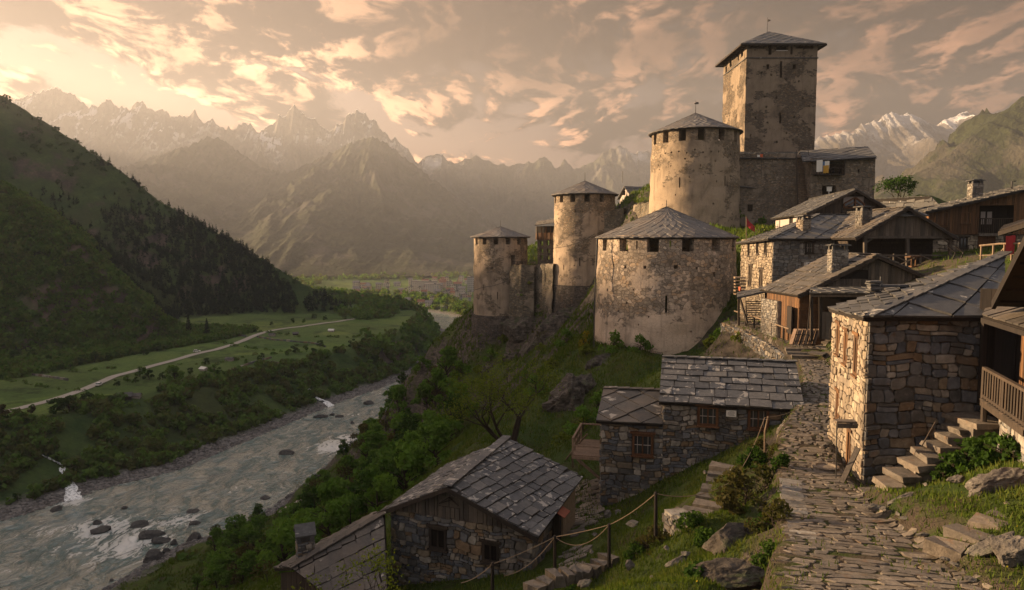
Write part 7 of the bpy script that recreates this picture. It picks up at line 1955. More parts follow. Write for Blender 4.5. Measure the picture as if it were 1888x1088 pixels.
# low rails and things on the wall walk
mb = MB(); a, b_ = P(944, 489, 134.9), P(984, 491, 133.0)
for t in np.linspace(0, 1, 9): p = a + (b_ - a) * t; mb.beam(p - up * .1, p + up * .8, .09)
mb.beam(a + up * .75, b_ + up * .75, .08); tag(recenter(mb.build('railing', M['wood_dark']), a), 'low railing on the wall walk beside the lowest round tower', 'railing')
mb = MB(); a = P(988, 487, 134.2); mb.beam(a, a + (2.4, 0, 0), .08); [mb.beam(a + (k * .6, 0, -.4), a + (k * .6, 0, .7), .08) for k in range(5)]; mb.box(a + (-.8, .5, .35), (1.4, .8, .12), .2); mb.box(a + (-1.4, .3, .75), (.9, .3, .1), .3)
tag(recenter(mb.build('railing', M['wood_grey']), a), 'bits of railing on the sunlit ruined wall', 'railing')
# ------------------------------------------------------------------ trees and plants
def leafcloud(centers, sizes, rr, flat=.65):
    """one leaf-clump quad per centre, randomly turned"""
    n = len(centers); a = rr.normal(size=(n, 3)); a /= np.linalg.norm(a, axis=1)[:, None]
    b = rr.normal(size=(n, 3)); b -= (a * b).sum(1)[:, None] * a; b /= np.linalg.norm(b, axis=1)[:, None]
    s = np.asarray(sizes)[:, None]
    P0 = centers; u = a * s; v = b * s * flat
    V = np.stack([P0 - u, P0 - v * .9 + u * .1, P0 + u, P0 + v], 1).reshape(-1, 3)
    F = np.arange(4 * n).reshape(n, 4)
    return V, F
def crown_points(rr, n, blobs, shell=.55):
    """points spread in lumpy volumes; blobs: (x, y, z, rx, ry, rz)"""
    bl = np.array(blobs); vol = bl[:, 3] * bl[:, 4] * bl[:, 5]; k = rr.choice(len(bl), n, p=vol / vol.sum())
    d_ = rr.normal(size=(n, 3)); d_ /= np.linalg.norm(d_, axis=1)[:, None]
    r = (shell + (1 - shell) * rr.random(n)) ** 1.0 * rr.uniform(.8, 1.08, n)
    return bl[k, :3] + d_ * r[:, None] * bl[k, 3:]
def broad_blobs(rr, h, w_, nb=9, low=.25):
    out = []
    for _ in range(nb):
        a = rr.uniform(0, 6.283); t = rr.uniform(low, .95); rad = w_ * .5 * math.sin(min(1, (1 - t) * 1.25 + .18) * 1.5) * rr.uniform(.25, 1.05)
        s = w_ * rr.uniform(.11, .25)
        out.append((math.cos(a) * rad, math.sin(a) * rad, h * t, s, s, s * rr.uniform(.6, .9)))
    return out
def limbs(mb, rr, h, w_, n=12, r0=None):
    r0 = r0 or h * .027
    top = np.array([rr.normal() * .06 * h, rr.normal() * .06 * h, h * .8])
    mb.tube([(0, 0, -.6), (0.02 * h, 0, h * .22), top * .6 + (0, 0, .05), top], [r0 * 1.3, r0, r0 * .6, r0 * .15], 6)
    for _ in range(n):
        t = rr.uniform(.2, .7); a = rr.uniform(0, 6.283); p = top * t; q = p + np.array([math.cos(a) * w_ * .36, math.sin(a) * w_ * .42, h * rr.uniform(.12, .3)])
        mb.tube([p, (p + q) / 2 + (0, 0, h * .02), q], [r0 * .5, r0 * .32, r0 * .08], 4)
TREE = {}
def proto_tree(key, seed, h, w_, n, leaf, mat, label, cat, group, nb=9, low=.25, lf=1.0, kind='broadleaf_tree'):
    rr = np.random.default_rng(seed); root = thing(kind, label, cat, (0, 0, 0), group)
    mb = MB(); limbs(mb, rr, h, w_); mb.build('trunk', M['bark'], root)
    pts = crown_points(rr, n, broad_blobs(rr, h, w_, nb, low)); pts[:, 2] = np.clip(pts[:, 2], h * .06, None)
    V, F = leafcloud(pts, leaf * rr.uniform(.6, 1.4, n), rr)
    # clumps of tone
    tone = (fbm(pts[:, 0] * 1.1 / lf + seed, pts[:, 1] * 1.1 / lf + pts[:, 2] * .9 / lf, 2) * .5 + .5 + rr.normal(size=n) * .12) % 1.0
    mk('crown', V, F, M[mat], root, tone)
    TREE[key] = [root, False]
    return root
def plant(key, loc, rz, s, label=None, group=None):
    src, used = TREE[key]
    if not used:
        TREE[key][1] = True; src.location = [float(k) for k in loc]; src.rotation_euler = (0, 0, rz); src.scale = (s, s, s) if not isinstance(s, tuple) else s; o = src
    else: o = copy_thing(src, loc, rz, s)
    if label: o['label'] = label
    if group: o['group'] = group
    return o
GW = 'trees in the wood on the slope below the castle'; LW = 'leafy green tree in the wood that drops from the castle hill to the river'
for k in range(4): proto_tree(('wood', k), 100 + k, 7.0, 5.8, 1050, .29, ('leaf_fresh', 'leaf_fresh', 'leaf_dark', 'leaf_fresh')[k], LW, 'tree', GW, 13 + k)
proto_tree(('bud', 0), 110, 6.2, 4.6, 520, .22, 'leaf_brown', LW.replace('leafy green', 'thin brown budding'), 'tree', 'budding trees on the castle slope', 9)
GB = 'trees on the far river bank'; LB_ = 'bushy tree in the thicket between the far meadow and the river'
for k in range(4): proto_tree(('bank', k), 120 + k, 8.0, 7.0, 620, .52, ('leaf_dark', 'leaf_fresh', 'leaf_dark', 'leaf_brown')[k], LB_, 'tree', GB, 9)
def conifer(root, seed, h, w_, n, leaf):
    rr = np.random.default_rng(seed); mb = MB(); mb.tube([(0, 0, -.5), (0, 0, h * .5), (0, 0, h)], [h * .02, h * .013, .02], 6); mb.build('trunk', M['bark'], root)
    t = rr.random(n) ** .75; t = np.floor(t * 15) / 15 + rr.normal(size=n) * .012
    a = rr.uniform(0, 6.283, n); rad = w_ * .5 * (1 - t * .96) * np.sqrt(rr.random(n)) * (1 + .2 * np.sin(a * 3 + t * 40))
    pts = np.stack([np.cos(a) * rad, np.sin(a) * rad, h * (.07 + .93 * t) - rad * .28], 1)
    V, F = leafcloud(pts, leaf * rr.uniform(.6, 1.3, n) * (1.15 - .7 * t), rr, .45); mk('crown', V, F, M['needles'], root, rr.random(n))
# --- wood below the castle
rr = np.random.default_rng(77)
def in_frame(p, m=30):
    x, y, z = p[0], p[1], p[2] - CAMZ; yc = y * CP - z * SP
    if yc < 1: return None
    u = 944 + FPX * x / yc; v = 544 - FPX * (y * SP + z * CP) / yc
    return (u, v) if -m < u < 1888 + m and -m < v < 1088 + m * 3 else None
cnt = 0; spots = []
regions = [((640, 900, 110), 90, 60, 44), ((560, 960, 150), 70, 60, 32), ((770, 850, 120), 70, 55, 26), ((700, 800, 190), 50, 40, 16), ((500, 1060, 130), 90, 55, 28), ((600, 1040, 75), 60, 40, 14), ((720, 930, 66), 60, 30, 12), ((430, 1070, 180), 60, 40, 12)]
for (px, py, Y), sx_, sy_, n in regions:
    for _ in range(n * 3):
        if n <= 0: break
        a, b_ = px + rr.normal() * sx_ * .6, py + rr.normal() * sy_ * .6
        Yq = Y * rr.uniform(.8, 1.25); p = P(a, b_, Yq); x, y = p[0], p[1]; z = gz(x, y)
        if z < 2.5 or x > -3.5 - 0.02 * y: continue
        if any((x - q[0]) ** 2 + (y - q[1]) ** 2 < 5.5 for q in spots): continue
        if in_frame((x, y, z + 3)) is None: continue
        if y < 45 and x > -9: continue
        u_ = in_frame((x, y, z + 3))
        if u_[0] > 860: continue
        spots.append((x, y)); n -= 1
        k = rr.integers(0, 4); s = rr.uniform(.55, 1.15) * (0.8 if y < 80 else 1.0)
        if rr.random() < .16: plant(('bud', 0), (x, y, z - .2), rr.uniform(0, 6.28), s)
        else: plant(('wood', int(k)), (x, y, z - .2), rr.uniform(0, 6.28), (s * rr.uniform(.85, 1.15), s * rr.uniform(.85, 1.15), s))
        cnt += 1
# shrubs clinging to the slope nearer the castle
proto_tree(('shrub', 0), 140, 1.8, 2.6, 420, .15, 'leaf_fresh', 'low green shrub on the steep grass under the castle towers', 'shrub', 'shrubs on the castle slope', 8, .15, kind='shrub')
proto_tree(('shrub', 1), 141, 1.4, 2.2, 360, .14, 'leaf_yellow', 'low green shrub on the steep grass under the castle towers', 'shrub', 'shrubs on the castle slope', 8, .15, kind='shrub')
for px, py, Y, s, k in [(850, 700, 130, 1.5, 0), (880, 690, 128, 1.2, 1), (905, 655, 130, 1.1, 0), (1000, 700, 108, 1.1, 1), (975, 720, 96, 1.3, 0), (1020, 740, 75, .9, 1), (990, 780, 66, 1.0, 0), (1060, 800, 52, 1.0, 1), (1085, 775, 52, 1.2, 1), (1040, 815, 50, .9, 1), (1075, 830, 47, .9, 0), (1100, 740, 56, .9, 0), (1180, 660, 70, .9, 0), (1130, 655, 71, 1.0, 0), (1080, 680, 73, 1.0, 1), (1045, 660, 90, 1.1, 0), (1000, 585, 133, 1.0, 0), (930, 640, 133, 1.1, 1), (835, 760, 110, 1.4, 0), (800, 800, 105, 1.6, 1), (780, 700, 170, 1.8, 0), (870, 760, 95, 1.2, 1), (1340, 636, 66, 1.1, 0), (1310, 655, 63, .8, 1), (1365, 650, 56, .7, 1), (1400, 655, 51, .6, 0), (820, 610, 160, 1.4, 0), (960, 545, 133.2, .55, 0), (975, 525, 132.5, .5, 1), (1350, 415, 112, 1.5, 0), (1400, 415, 110, 1.3, 0), (1440, 420, 108, 1.3, 0)]:
    p = P(px, py, Y); plant(('shrub', k), (p[0], p[1], gz(p[0], p[1]) - .1 if px not in (960, 975) else p[2]), rr.uniform(0, 6.28), s)
b_ = thing('broom_bush', 'yellow flowering bush at the left foot of the broad round tower', 'shrub', P(1082, 645, 76)); pts = crown_points(rr, 500, broad_blobs(rr, 2.0, 2.4, 8, .1)) + np.array(b_['_o']); V, F = leafcloud(pts, .13 * rr.uniform(.6, 1.4, 500), rr); mk('crown', V, F, M['broom'], b_, rr.random(500))
mb = MB(); o_ = np.array(b_['_o']); [mb.tube([o_ - up * .4, o_ + (rr.normal() * .5, rr.normal() * .5, 1.3)], [.05, .015], 4) for _ in range(7)]; mb.build('stem', M['bark'], b_)
# --- the big bare-branched spring tree
def branch_tree(name, label, base, h, spread, seed, leafn, leaf, mat, depth=5, stems=4, group=None, r0=.16, droop=0.0, lean=0.0):
    rr_ = np.random.default_rng(seed); root = thing(name, label, 'tree' if h > 3 else 'bush', base, group); mb = MB(); tips = []
    def grow(p, dr, L, r, lev):
        n = 3; pts = [p]; rad = [r]
        for i in range(n):
            dr = unit(dr + rr_.normal(size=3) * .16 + np.array([0, 0, .05 - droop * lev])); p = p + dr * L / n; pts.append(p); rad.append(r * (1 - .35 * (i + 1) / n))
            if lev >= 2: tips.append(p)
        mb.tube(pts, rad, 5 if lev < 2 else 3)
        if lev == depth: return
        for _ in range(rr_.integers(2, 4)):
            nd = unit(dr + rr_.normal(size=3) * np.array([.62, .62, .38])); grow(p, nd, L * rr_.uniform(.58, .8), rad[-1] * .72, lev + 1)
    b0 = np.asarray(base, float)
    for s in range(stems):
        a = 6.283 * s / stems + rr_.normal() * .3
        grow(b0 - up * .3, unit(np.array([math.cos(a) * spread, math.sin(a) * spread * .7, 1.0]) + np.array([lean, 0, 0])), h * .30, r0 * rr_.uniform(.7, 1.1), 0)
    mb.build('trunk', M['bark'], root)
    tips = np.array(tips); k = rr_.integers(0, len(tips), leafn); pts = tips[k] + rr_.normal(size=(leafn, 3)) * h * .035
    V, F = leafcloud(pts, leaf * rr_.uniform(.6, 1.4, leafn), rr_); mk('crown', V, F, M[mat], root, rr_.random(leafn))
    return root
branch_tree('spring_tree', 'big spreading tree with bare dark branches and yellow-green spring leaves behind the barn', P(942, 822, 50), 8.0, .8, 12, 4600, .068, 'leaf_yellow', 5, 5, lean=-.38)
branch_tree('bare_bush', 'sparse bush with small pale leaves in front of the lean-to roof', P(676, 1135, 19.5), 2.9, .75, 16, 900, .045, 'leaf_yellow', 4, 5, r0=.035)
branch_tree('bare_bush', 'thin leafless bush above the dark crag on the castle slope', P(1005, 640, 112), 4.6, .9, 18, 260, .12, 'leaf_brown', 4, 4, r0=.07)
branch_tree('spring_tree', 'small tree showing over the roofs by the white house', P(1655, 380, 92), 5.2, .6, 19, 1500, .13, 'leaf_dark', 4, 4, r0=.1)
for k, (px, py, Y, h) in enumerate([(500, 1085, 62, 5), (470, 1010, 150, 7), (730, 850, 150, 8), (565, 880, 235, 9), (380, 1075, 150, 7)]):
    p = P(px, py, Y); branch_tree('bare_tree', 'thin bare tree among the leafy trees of the riverside wood', (p[0], p[1], gz(p[0], p[1])), h, .5, 30 + k, 300, .14, 'leaf_brown', 4, 3, 'bare trees in the riverside wood', .09)
# near plants
proto_tree(('weed', 0), 150, .55, .8, 260, .065, 'leaf_dark', 'leafy dark weed growing under the balcony at the right edge', 'plant', 'weeds under the balcony', 7, .1, kind='weed')
for px, py, Y, s in [(1760, 850, 19.6, 1.2), (1790, 835, 19.8, 1.5), (1822, 842, 19.2, 1.4), (1845, 860, 18.6, 1.3), (1800, 862, 19.0, 1.1), (1740, 862, 19.6, .9), (1868, 868, 18, 1.0)]:
    p = P(px, py, Y); plant(('weed', 0), (p[0], p[1], gz(p[0], p[1])), rr.uniform(0, 6.28), s)
proto_tree(('heath', 0), 152, .8, 1.3, 700, .06, 'leaf_brown', 'brownish heather clump on the bank left of the path', 'plant', 'heather clumps on the bank left of the path', 9, .1, kind='heather')
proto_tree(('heath', 1), 153, .7, 1.2, 650, .06, 'leaf_dark', 'brownish heather clump on the bank left of the path', 'plant', 'heather clumps on the bank left of the path', 9, .1, kind='heather')
for px, py, Y, s, k in [(1412, 822, 28, .9, 0), (1420, 850, 26.0, .9, 0), (1385, 850, 25.5, 1.2, 1), (1410, 890, 22.5, 1.2, 0), (1375, 930, 20.5, 1.3, 0), (1400, 960, 18.6, 1.1, 1), (1425, 985, 17.0, .9, 0), (1310, 985, 18.6, 1.0, 1), (1275, 975, 20, .9, 1), (1195, 1000, 21, 1.0, 0), (1170, 1015, 21, .8, 1), (1420, 1030, 15.0, .9, 1), (1300, 1070, 14.8, 1.0, 1), (1435, 870, 23, .8, 1), (1060, 1062, 20.0, .7, 1)]:
    p = P(px, py, Y); plant(('heath', k), (p[0], p[1], gz(p[0], p[1]) - .08), rr.uniform(0, 6.28), s)

# --- grass on the near slopes (uncountable)
def blades(n, xs, ys, hgt, wid, keep):
    x, y = xs, ys; z = hill_h(x, y); k = keep(x, y, z); x, y, z = x[k], y[k], z[k]; n = len(x)
    a = rr.uniform(0, 6.283, n); l = hgt[k] * rr.uniform(.5, 1.4, n); w_ = wid[k]; b = rr.uniform(0, 6.283, n); ln = rr.uniform(.1, .7, n) * l
    p0 = np.stack([x - np.cos(a) * w_, y - np.sin(a) * w_, z - .02], 1); p1 = np.stack([x + np.cos(a) * w_, y + np.sin(a) * w_, z - .02], 1); p2 = np.stack([x + np.cos(b) * ln, y + np.sin(b) * ln, z + l], 1)
    return np.stack([p0, p1, p2], 1).reshape(-1, 3), np.arange(3 * n).reshape(n, 3), (fbm(x * .35, y * .35, 3) * .35 + .45 + rr.normal(size=n) * .15) % 1.0
house_boxes = [((A_[0] + B_[0]) / 2, 0, 0, 0) for A_, B_ in []]
def keepf(x, y, z):
    dp, (zp, hw), _, _ = seg_dist(x, y, PATH); dt, (zt, ht), _, _ = seg_dist(x, y, TERR)
    k = ((dp > hw * 1.0) | ((rr.random(len(x)) < .22) & (fbm(x * 1.3, y * 1.3, 3) > .12) & (dp > hw * .25))) & (dt > ht * .8)
    k &= ~((dp < hw + .9) & (rr.random(len(x)) < .55))
    k &= fbm(x * .5, y * .5, 4) > -.35 + .25 * (rr.random(len(x)) - .5)
    k &= z > 2.5
    k &= ~((x > 14) & (y > 36) & (rr.random(len(x)) < .72))
    k &= ~((np.hypot((x - 28) * .9, y - 51) < 8) & (rr.random(len(x)) < .75))
    inS = (x > 10.9) & (x < 15.5) & (y > 21.9) & (y < 27.5); inC = (x > 4.3) & (x < 14.5) & (y > 32.4) & (y < 40) & (y > 34.9 - (x - 4.3) * .25); inB = (np.abs(x + .8) < 4) & (y > 28) & (y < 34)
    return k & ~inS & ~inC & ~inB
n = 260000
r_ = 9 * (95 / 9) ** rr.random(n); th = rr.uniform(R(-38), R(38), n)
gxs, gys = r_ * np.sin(th), r_ * np.cos(th)
hg_ = .05 + r_ * .0042; V, F, tn = blades(n, gxs, gys, hg_, .006 + r_ * .0007, keepf)
tag(mk('grass', V, F, M['blade'], rnd=tn), kind='stuff')
n = 90000; r_ = 75 + 150 * rr.random(n) ** 1.3; th = rr.uniform(R(-30), R(22), n)
V, F, tn = blades(n, r_ * np.sin(th), r_ * np.cos(th), .25 + r_ * .0025, .04 + r_ * .0009, lambda x, y, z: (z > 3) & (fbm(x * .12, y * .12, 4) > -.25))
tag(mk('rough_grass', V, F, M['blade'], rnd=tn), kind='stuff')
# tiny yellow flowers
n = 420; r_ = 11 + 22 * rr.random(n) ** 1.4; th = np.where(rr.random(n) < .6, rr.uniform(R(27), R(36.5), n), rr.uniform(R(3), R(21), n)); x, y = r_ * np.sin(th), r_ * np.cos(th); z = hill_h(x, y); k = keepf(x, y, z)
c = np.stack([x[k], y[k], z[k] + .07 + .05 * rr.random(k.sum())], 1); V, F = leafcloud(c, .018 * rr.uniform(.7, 1.5, len(c)), rr, .9)
tag(mk('flowers', V, F, M['broom'], rnd=np.where(rr.random(len(c)) < .7, .02, .98)), kind='stuff')
# ------------------------------------------------------------------ things in the valley
def VP(px, py, z0=22.0):
    """valley point under a pixel (iterated on the terrain)"""
    z = z0
    for _ in range(6): g = G(px, py, z); z = .5 * z + .5 * vz(g[0], g[1])
    return np.array([g[0], g[1], vz(g[0], g[1])])
# road
rpx = [(-140, 800), (0, 762), (45, 752), (90, 740), (140, 724), (180, 708), (210, 694), (240, 687), (275, 677), (310, 668), (350, 656), (400, 645), (450, 628), (470, 619), (490, 612), (525, 606), (560, 602), (600, 596), (635, 591), (660, 587)]
rp_ = np.array([VP(*p) for p in rpx]); s = np.concatenate([[0], np.cumsum(np.hypot(np.diff(rp_[:, 0]), np.diff(rp_[:, 1])))]); ss = np.arange(0, s[-1], 3.0)
rx, ry = np.interp(ss, s, rp_[:, 0]), np.interp(ss, s, rp_[:, 1])
for _ in range(3): rx[1:-1] = (rx[:-2] + rx[1:-1] * 2 + rx[2:]) / 4; ry[1:-1] = (ry[:-2] + ry[1:-1] * 2 + ry[2:]) / 4
tx, ty = np.gradient(rx), np.gradient(ry); tl = np.hypot(tx, ty); nx_, ny_ = ty / tl, -tx / tl
cols = []
for q in (-2.6, -1.3, 0, 1.3, 2.6): cols.append(np.stack([rx + nx_ * q, ry + ny_ * q], 1))
C3 = np.stack(cols, 1); Zr = valley_h(C3[..., 0], C3[..., 1])[0]; Zr = np.maximum(Zr, Zr.mean(1, keepdims=True)) + .28
tag(gridmesh('road', C3[..., 0], C3[..., 1], Zr, M['road']), kind='structure')
# cars
def car(px, py, label, mat, rz, s=1.0):
    p = VP(px, py); p[2] += .35; root = thing('parked_car', label, 'car', p)
    rot = Matrix.Rotation(rz, 3, 'Z')
    def T(pts): return [np.array(rot @ Vector([c * s for c in q])) + p for q in pts]
    def loft(name, secs, m):
        mb = MB(); V = []
        for (x, w_, z0, z1) in secs: V += [(x, -w_, z0), (x, w_, z0), (x, w_ * .96, z1), (x, -w_ * .96, z1)]
        F = [(0, 3, 2, 1)] + [(4 * i + k, 4 * i + (k + 1) % 4, 4 * i + 4 + (k + 1) % 4, 4 * i + 4 + k) for i in range(len(secs) - 1) for k in range(4)] + [tuple(4 * (len(secs) - 1) + k for k in range(4))]
        mb.add(T(V), F); return mb.build(name, m, root)
    loft('body', [(-2.1, .78, .45, .85), (-1.9, .86, .3, 1.0), (1.2, .88, .3, .98), (1.9, .84, .32, .85), (2.1, .74, .42, .72)], mat)
    loft('cabin', [(-1.95, .74, .95, 1.0), (-1.6, .76, .95, 1.5), (.35, .74, .95, 1.5), (1.15, .72, .95, .98)], M['glass'])
    loft('roof', [(-1.62, .72, 1.5, 1.55), (.36, .70, 1.5, 1.55)], mat)
    for x in (-1.3, 1.3):
        for y in (-.82, .82): mb = MB(); mb.tube(T([(x, y - .1, .32), (x, y + .1, .32)]), .32 * s, 12); mb.build('wheel', M['black'], root)
ang = math.atan2(rp_[6, 1] - rp_[4, 1], rp_[6, 0] - rp_[4, 0])
car(183, 712, 'white car driving on the pale valley road', M['offwhite'], ang, 1.15); car(363, 650, 'tiny white car parked beside the road further up the valley', M['offwhite'], .3, 1.1)
# huts
def hut(px, py, label, w_, d_, h_, rz, wm, rm, name='hut'):
    p = VP(px, py); u = np.array([math.cos(rz), math.sin(rz)]); simple_house(name, label, p[:2] - u * w_ / 2, p[:2] + u * w_ / 2, d_, p[2] - .5, p[2] + h_, p[2] + h_ + d_ * .28, wm, rm, 'hut', 'x', .5, 'rect', 1.4, 1.2)
hut(228, 738, 'dark slate roofed hut on the meadow above the river', 6.5, 5, 1.9, .4, M['wood_dark'], M['slate_clean']); hut(248, 735, 'pale half ruined hut beside the dark slate hut', 4.5, 3.5, 1.4, .2, M['white'], M['slate_brown'])
for px, py, lab in [(545, 618, 'dark little field barn with a pale heap beside it'), (610, 612, 'small white shed alone in the far meadow'), (500, 620, 'low pale trough shed beside the road bend'), (372, 684, 'white roofed shed among bushes below the road'), (421, 666, 'small pale shed on the near meadow')]:
    hut(px, py, lab, 4.2, 3.2, 1.4, rr.uniform(-.5, .5), M['white'] if 'dark' not in lab else M['wood_dark'], M['offwhite'] if 'white' in lab else M['slate_brown'], 'shed')
# field walls
def field_wall(pts, label):
    c = [VP(*p) for p in pts]; mb = MB()
    for a, b_ in zip(c[:-1], c[1:]):
        n = max(2, int(np.linalg.norm(b_ - a) / 3))
        for k in range(n): p = a + (b_ - a) * (k + .5) / n; p[2] = vz(p[0], p[1]); mb.box(p + (0, 0, .45), (np.linalg.norm(b_ - a) / n * 1.05, rr.uniform(.7, 1.1), rr.uniform(1.0, 1.7)), math.atan2(b_[1] - a[1], b_[0] - a[0]), None, .12)
    tag(recenter(mb.build('field_wall', M['stone']), c[0]), label, 'wall')
field_wall([(388, 612), (420, 617), (455, 621)], 'dark field wall left of the road bend'); field_wall([(474, 622), (510, 628), (580, 634), (600, 640)], 'long dark field wall crossing the far meadow'); field_wall([(0, 680), (60, 692), (125, 702)], 'dry stone wall across the meadow at the left edge')
field_wall([(500, 668), (524, 672), (535, 676)], 'short dark wall at the end of the near meadow'); field_wall([(410, 690), (470, 668), (500, 660)], 'low wall along the edge of the near meadow')
# waterfalls
def fall(px, label, widths):
    c = []
    for k, p in enumerate(px):
        q = VP(p[0], p[1], p[2]); c.append(q + (0, 0, .35))
    V = []; nx = 5
    fine = []; 
    for k in range(len(c) - 1):
        for i in range(6): fine.append((c[k] + (c[k + 1] - c[k]) * i / 6, widths[k] + (widths[k + 1] - widths[k]) * i / 6))
    fine.append((c[-1], widths[-1]))
    F = []
    for j, (p, w_) in enumerate(fine):
        e = fine[min(j + 1, len(fine) - 1)][0] - fine[max(j - 1, 0)][0]; n = unit(np.array([e[1], -e[0], 0]))
        if abs(n[0]) < .5: n = np.array([1., 0, 0])
        zz = vz(p[0], p[1])
        for i in range(nx):
            t = i / (nx - 1) * 2 - 1; q = p + n * t * w_ * rr.uniform(.85, 1.15); V.append((q[0] + rr.normal() * .15, q[1] + rr.normal() * .15, max(p[2], vz(q[0], q[1]) + .25) + (1 - t * t) * .35 + rr.normal() * .1))
    for j in range(len(fine) - 1):
        for i in range(nx - 1): F.append((j * nx + i, j * nx + i + 1, j * nx + nx + i + 1, j * nx + nx + i))
    tag(recenter(mk('waterfall', V, F, M['fall'], smooth=True), c[-1]), label, 'waterfall')
fall([(62, 838, 14), (88, 848, 10), (115, 860, 7), (122, 878, 5), (128, 893, 4), (133, 905, 2.5), (136, 926, .2)], 'small waterfall tumbling into the river at the left', [.7, 1.3, 1.4, 1.3, 1.7, 2.2, 3.0])
fall([(540, 700, 16), (556, 716, 11), (580, 733, 6), (600, 742, 3), (614, 752, .3)], 'white cascade entering the river below the meadow', [.9, 1.3, 1.5, 2.0, 3.0])
# river rocks
GR = 'dark boulders in the river'
for k, (px, py, w_, h_) in enumerate([(105, 940, 20, 12), (187, 978, 34, 13), (180, 965, 14, 9), (256, 968, 30, 10), (280, 987, 40, 14), (297, 997, 28, 12), (355, 943, 20, 6), (360, 965, 18, 8), (358, 997, 24, 18), (320, 1002, 16, 9), (282, 1030, 34, 20), (305, 1018, 16, 9), (340, 1018, 14, 10), (528, 836, 24, 7), (537, 917, 18, 8), (650, 780, 10, 4), (590, 768, 24, 6), (680, 745, 18, 7), (490, 918, 18, 5), (425, 965, 14, 4), (205, 1070, 8, 4), (230, 937, 12, 4), (560, 755, 12, 5), (612, 765, 10, 4), (626, 768, 14, 4)]):
    p = G(px, py, .15); kk = p[1] / FPX; rock('river_boulder', 'dark wet boulder breaking the surface of the river', 'boulder', p, (w_ * kk * 1.25, w_ * kk * 1.1, h_ * kk * 1.9), 200 + k, 'river_rock', rr.uniform(-.4, .4), sub=2, cuts=10, group=GR)
# shore stones (uncountable)
V = []; F = []; rn = []; base = 0
VI, FI = rockmesh(400, 1, 6, .1); VI2, FI2 = rockmesh(401, 1, 6, .1)
pts = []
rl = np.array(RIV, float)
for side_, cntn in ((1, 5200), (-1, 2000)):
    t = rr.random(cntn); ys = 190 + (420 if side_ > 0 else 260) * t; xs = np.interp(ys, rl[1:11, 1], rl[1:11, 0]); ws_ = np.interp(ys, rl[1:11, 1], rl[1:11, 2])
    off = ws_ + rr.random(cntn) ** 1.5 * (11 if side_ > 0 else 7) - 1.0
    sl_ = np.gradient(rl[:, 0], rl[:, 1]); k = np.interp(ys, rl[1:11, 1], sl_[1:11]); nn = np.sqrt(1 + k * k)
    pts.append(np.stack([xs - side_ * off / nn, ys + side_ * off * k / nn], 1))
pts = np.vstack(pts); zz = np.maximum(valley_h(pts[:, 0], pts[:, 1])[0], np.where(pts[:, 0] > -140, hill_h(pts[:, 0], pts[:, 1]), -9)); ok = (zz > -.5) & (zz < 4); pts = pts[ok]; zz = zz[ok]; n = len(pts)
sc = .35 + .9 * rr.random(n) ** 3; an = rr.uniform(0, 6.283, n)
ca, sa_ = np.cos(an), np.sin(an)
B_ = VI[None] * sc[:, None, None] * np.array([1, .8, .55]); Vr = np.stack([B_[..., 0] * ca[:, None] - B_[..., 1] * sa_[:, None] + pts[:, :1], B_[..., 0] * sa_[:, None] + B_[..., 1] * ca[:, None] + pts[:, 1:2], B_[..., 2] + zz[:, None]], -1)
Fr = (FI[None] + (np.arange(n) * len(VI))[:, None, None]).reshape(-1, 3)
M['shore'] = m_stone('shore_stone', [(0.07, .066, .063), (.13, .12, .112), (.10, .094, .09), (.19, .175, .16), (.055, .052, .05)], 1.0, .6)
tag(mk('shore_stones', Vr.reshape(-1, 3), Fr, M['shore'], rnd=np.repeat(rr.random(n), len(FI))), kind='stuff')

# ------------------------------------------------------------------ valley trees
cnt = 0; spots = []
while cnt < 48:
    px, py = rr.uniform(-20, 800), rr.uniform(600, 930)
    g = G(px, py, 12)
    if g[1] > 420: continue
    for _ in range(4): g = G(px, py, max(0, vz(g[0], g[1])))
    x, y = g[0], g[1]; d_, (wd,), _, _ = seg_dist(np.array([x]), np.array([y]), RIV); dd = float(d_[0] - wd[0])
    bw = float(np.interp(y, [200, 330, 450, 560, 700], [62, 58, 40, 30, 34]))
    if dd < 11 or dd > bw + 8 * rr.random() or x > -30 and y < 480: continue
    if any((x - q[0]) ** 2 + (y - q[1]) ** 2 < 12 for q in spots): continue
    # keep the gullies of the falls open
    if min(abs(px - 100) + abs(py - 870), abs(px - 575) + abs(py - 730)) < 26: continue
    spots.append((x, y)); cnt += 1; s = rr.uniform(.45, 1.1) * (.75 if dd < 18 else 1)
    plant(('bank', int(rr.choice([0, 0, 1, 2, 2, 3]))), (x, y, vz(x, y) - .4), rr.uniform(0, 6.28), (s * rr.uniform(.85, 1.2), s * rr.uniform(.85, 1.2), s))
def c_bank(x, y, z, d_, sl):
    bw = np.interp(y, [200, 330, 450, 560, 700], [62, 58, 40, 30, 34]); nz_ = fbm(x * .04, y * .04, 3)
    return (d_ > 10) & (d_ < bw + 3 + 6 * nz_) & (x < -30 - (y > 480) * 0) & (nz_ > -.42)
BANKW = c_bank
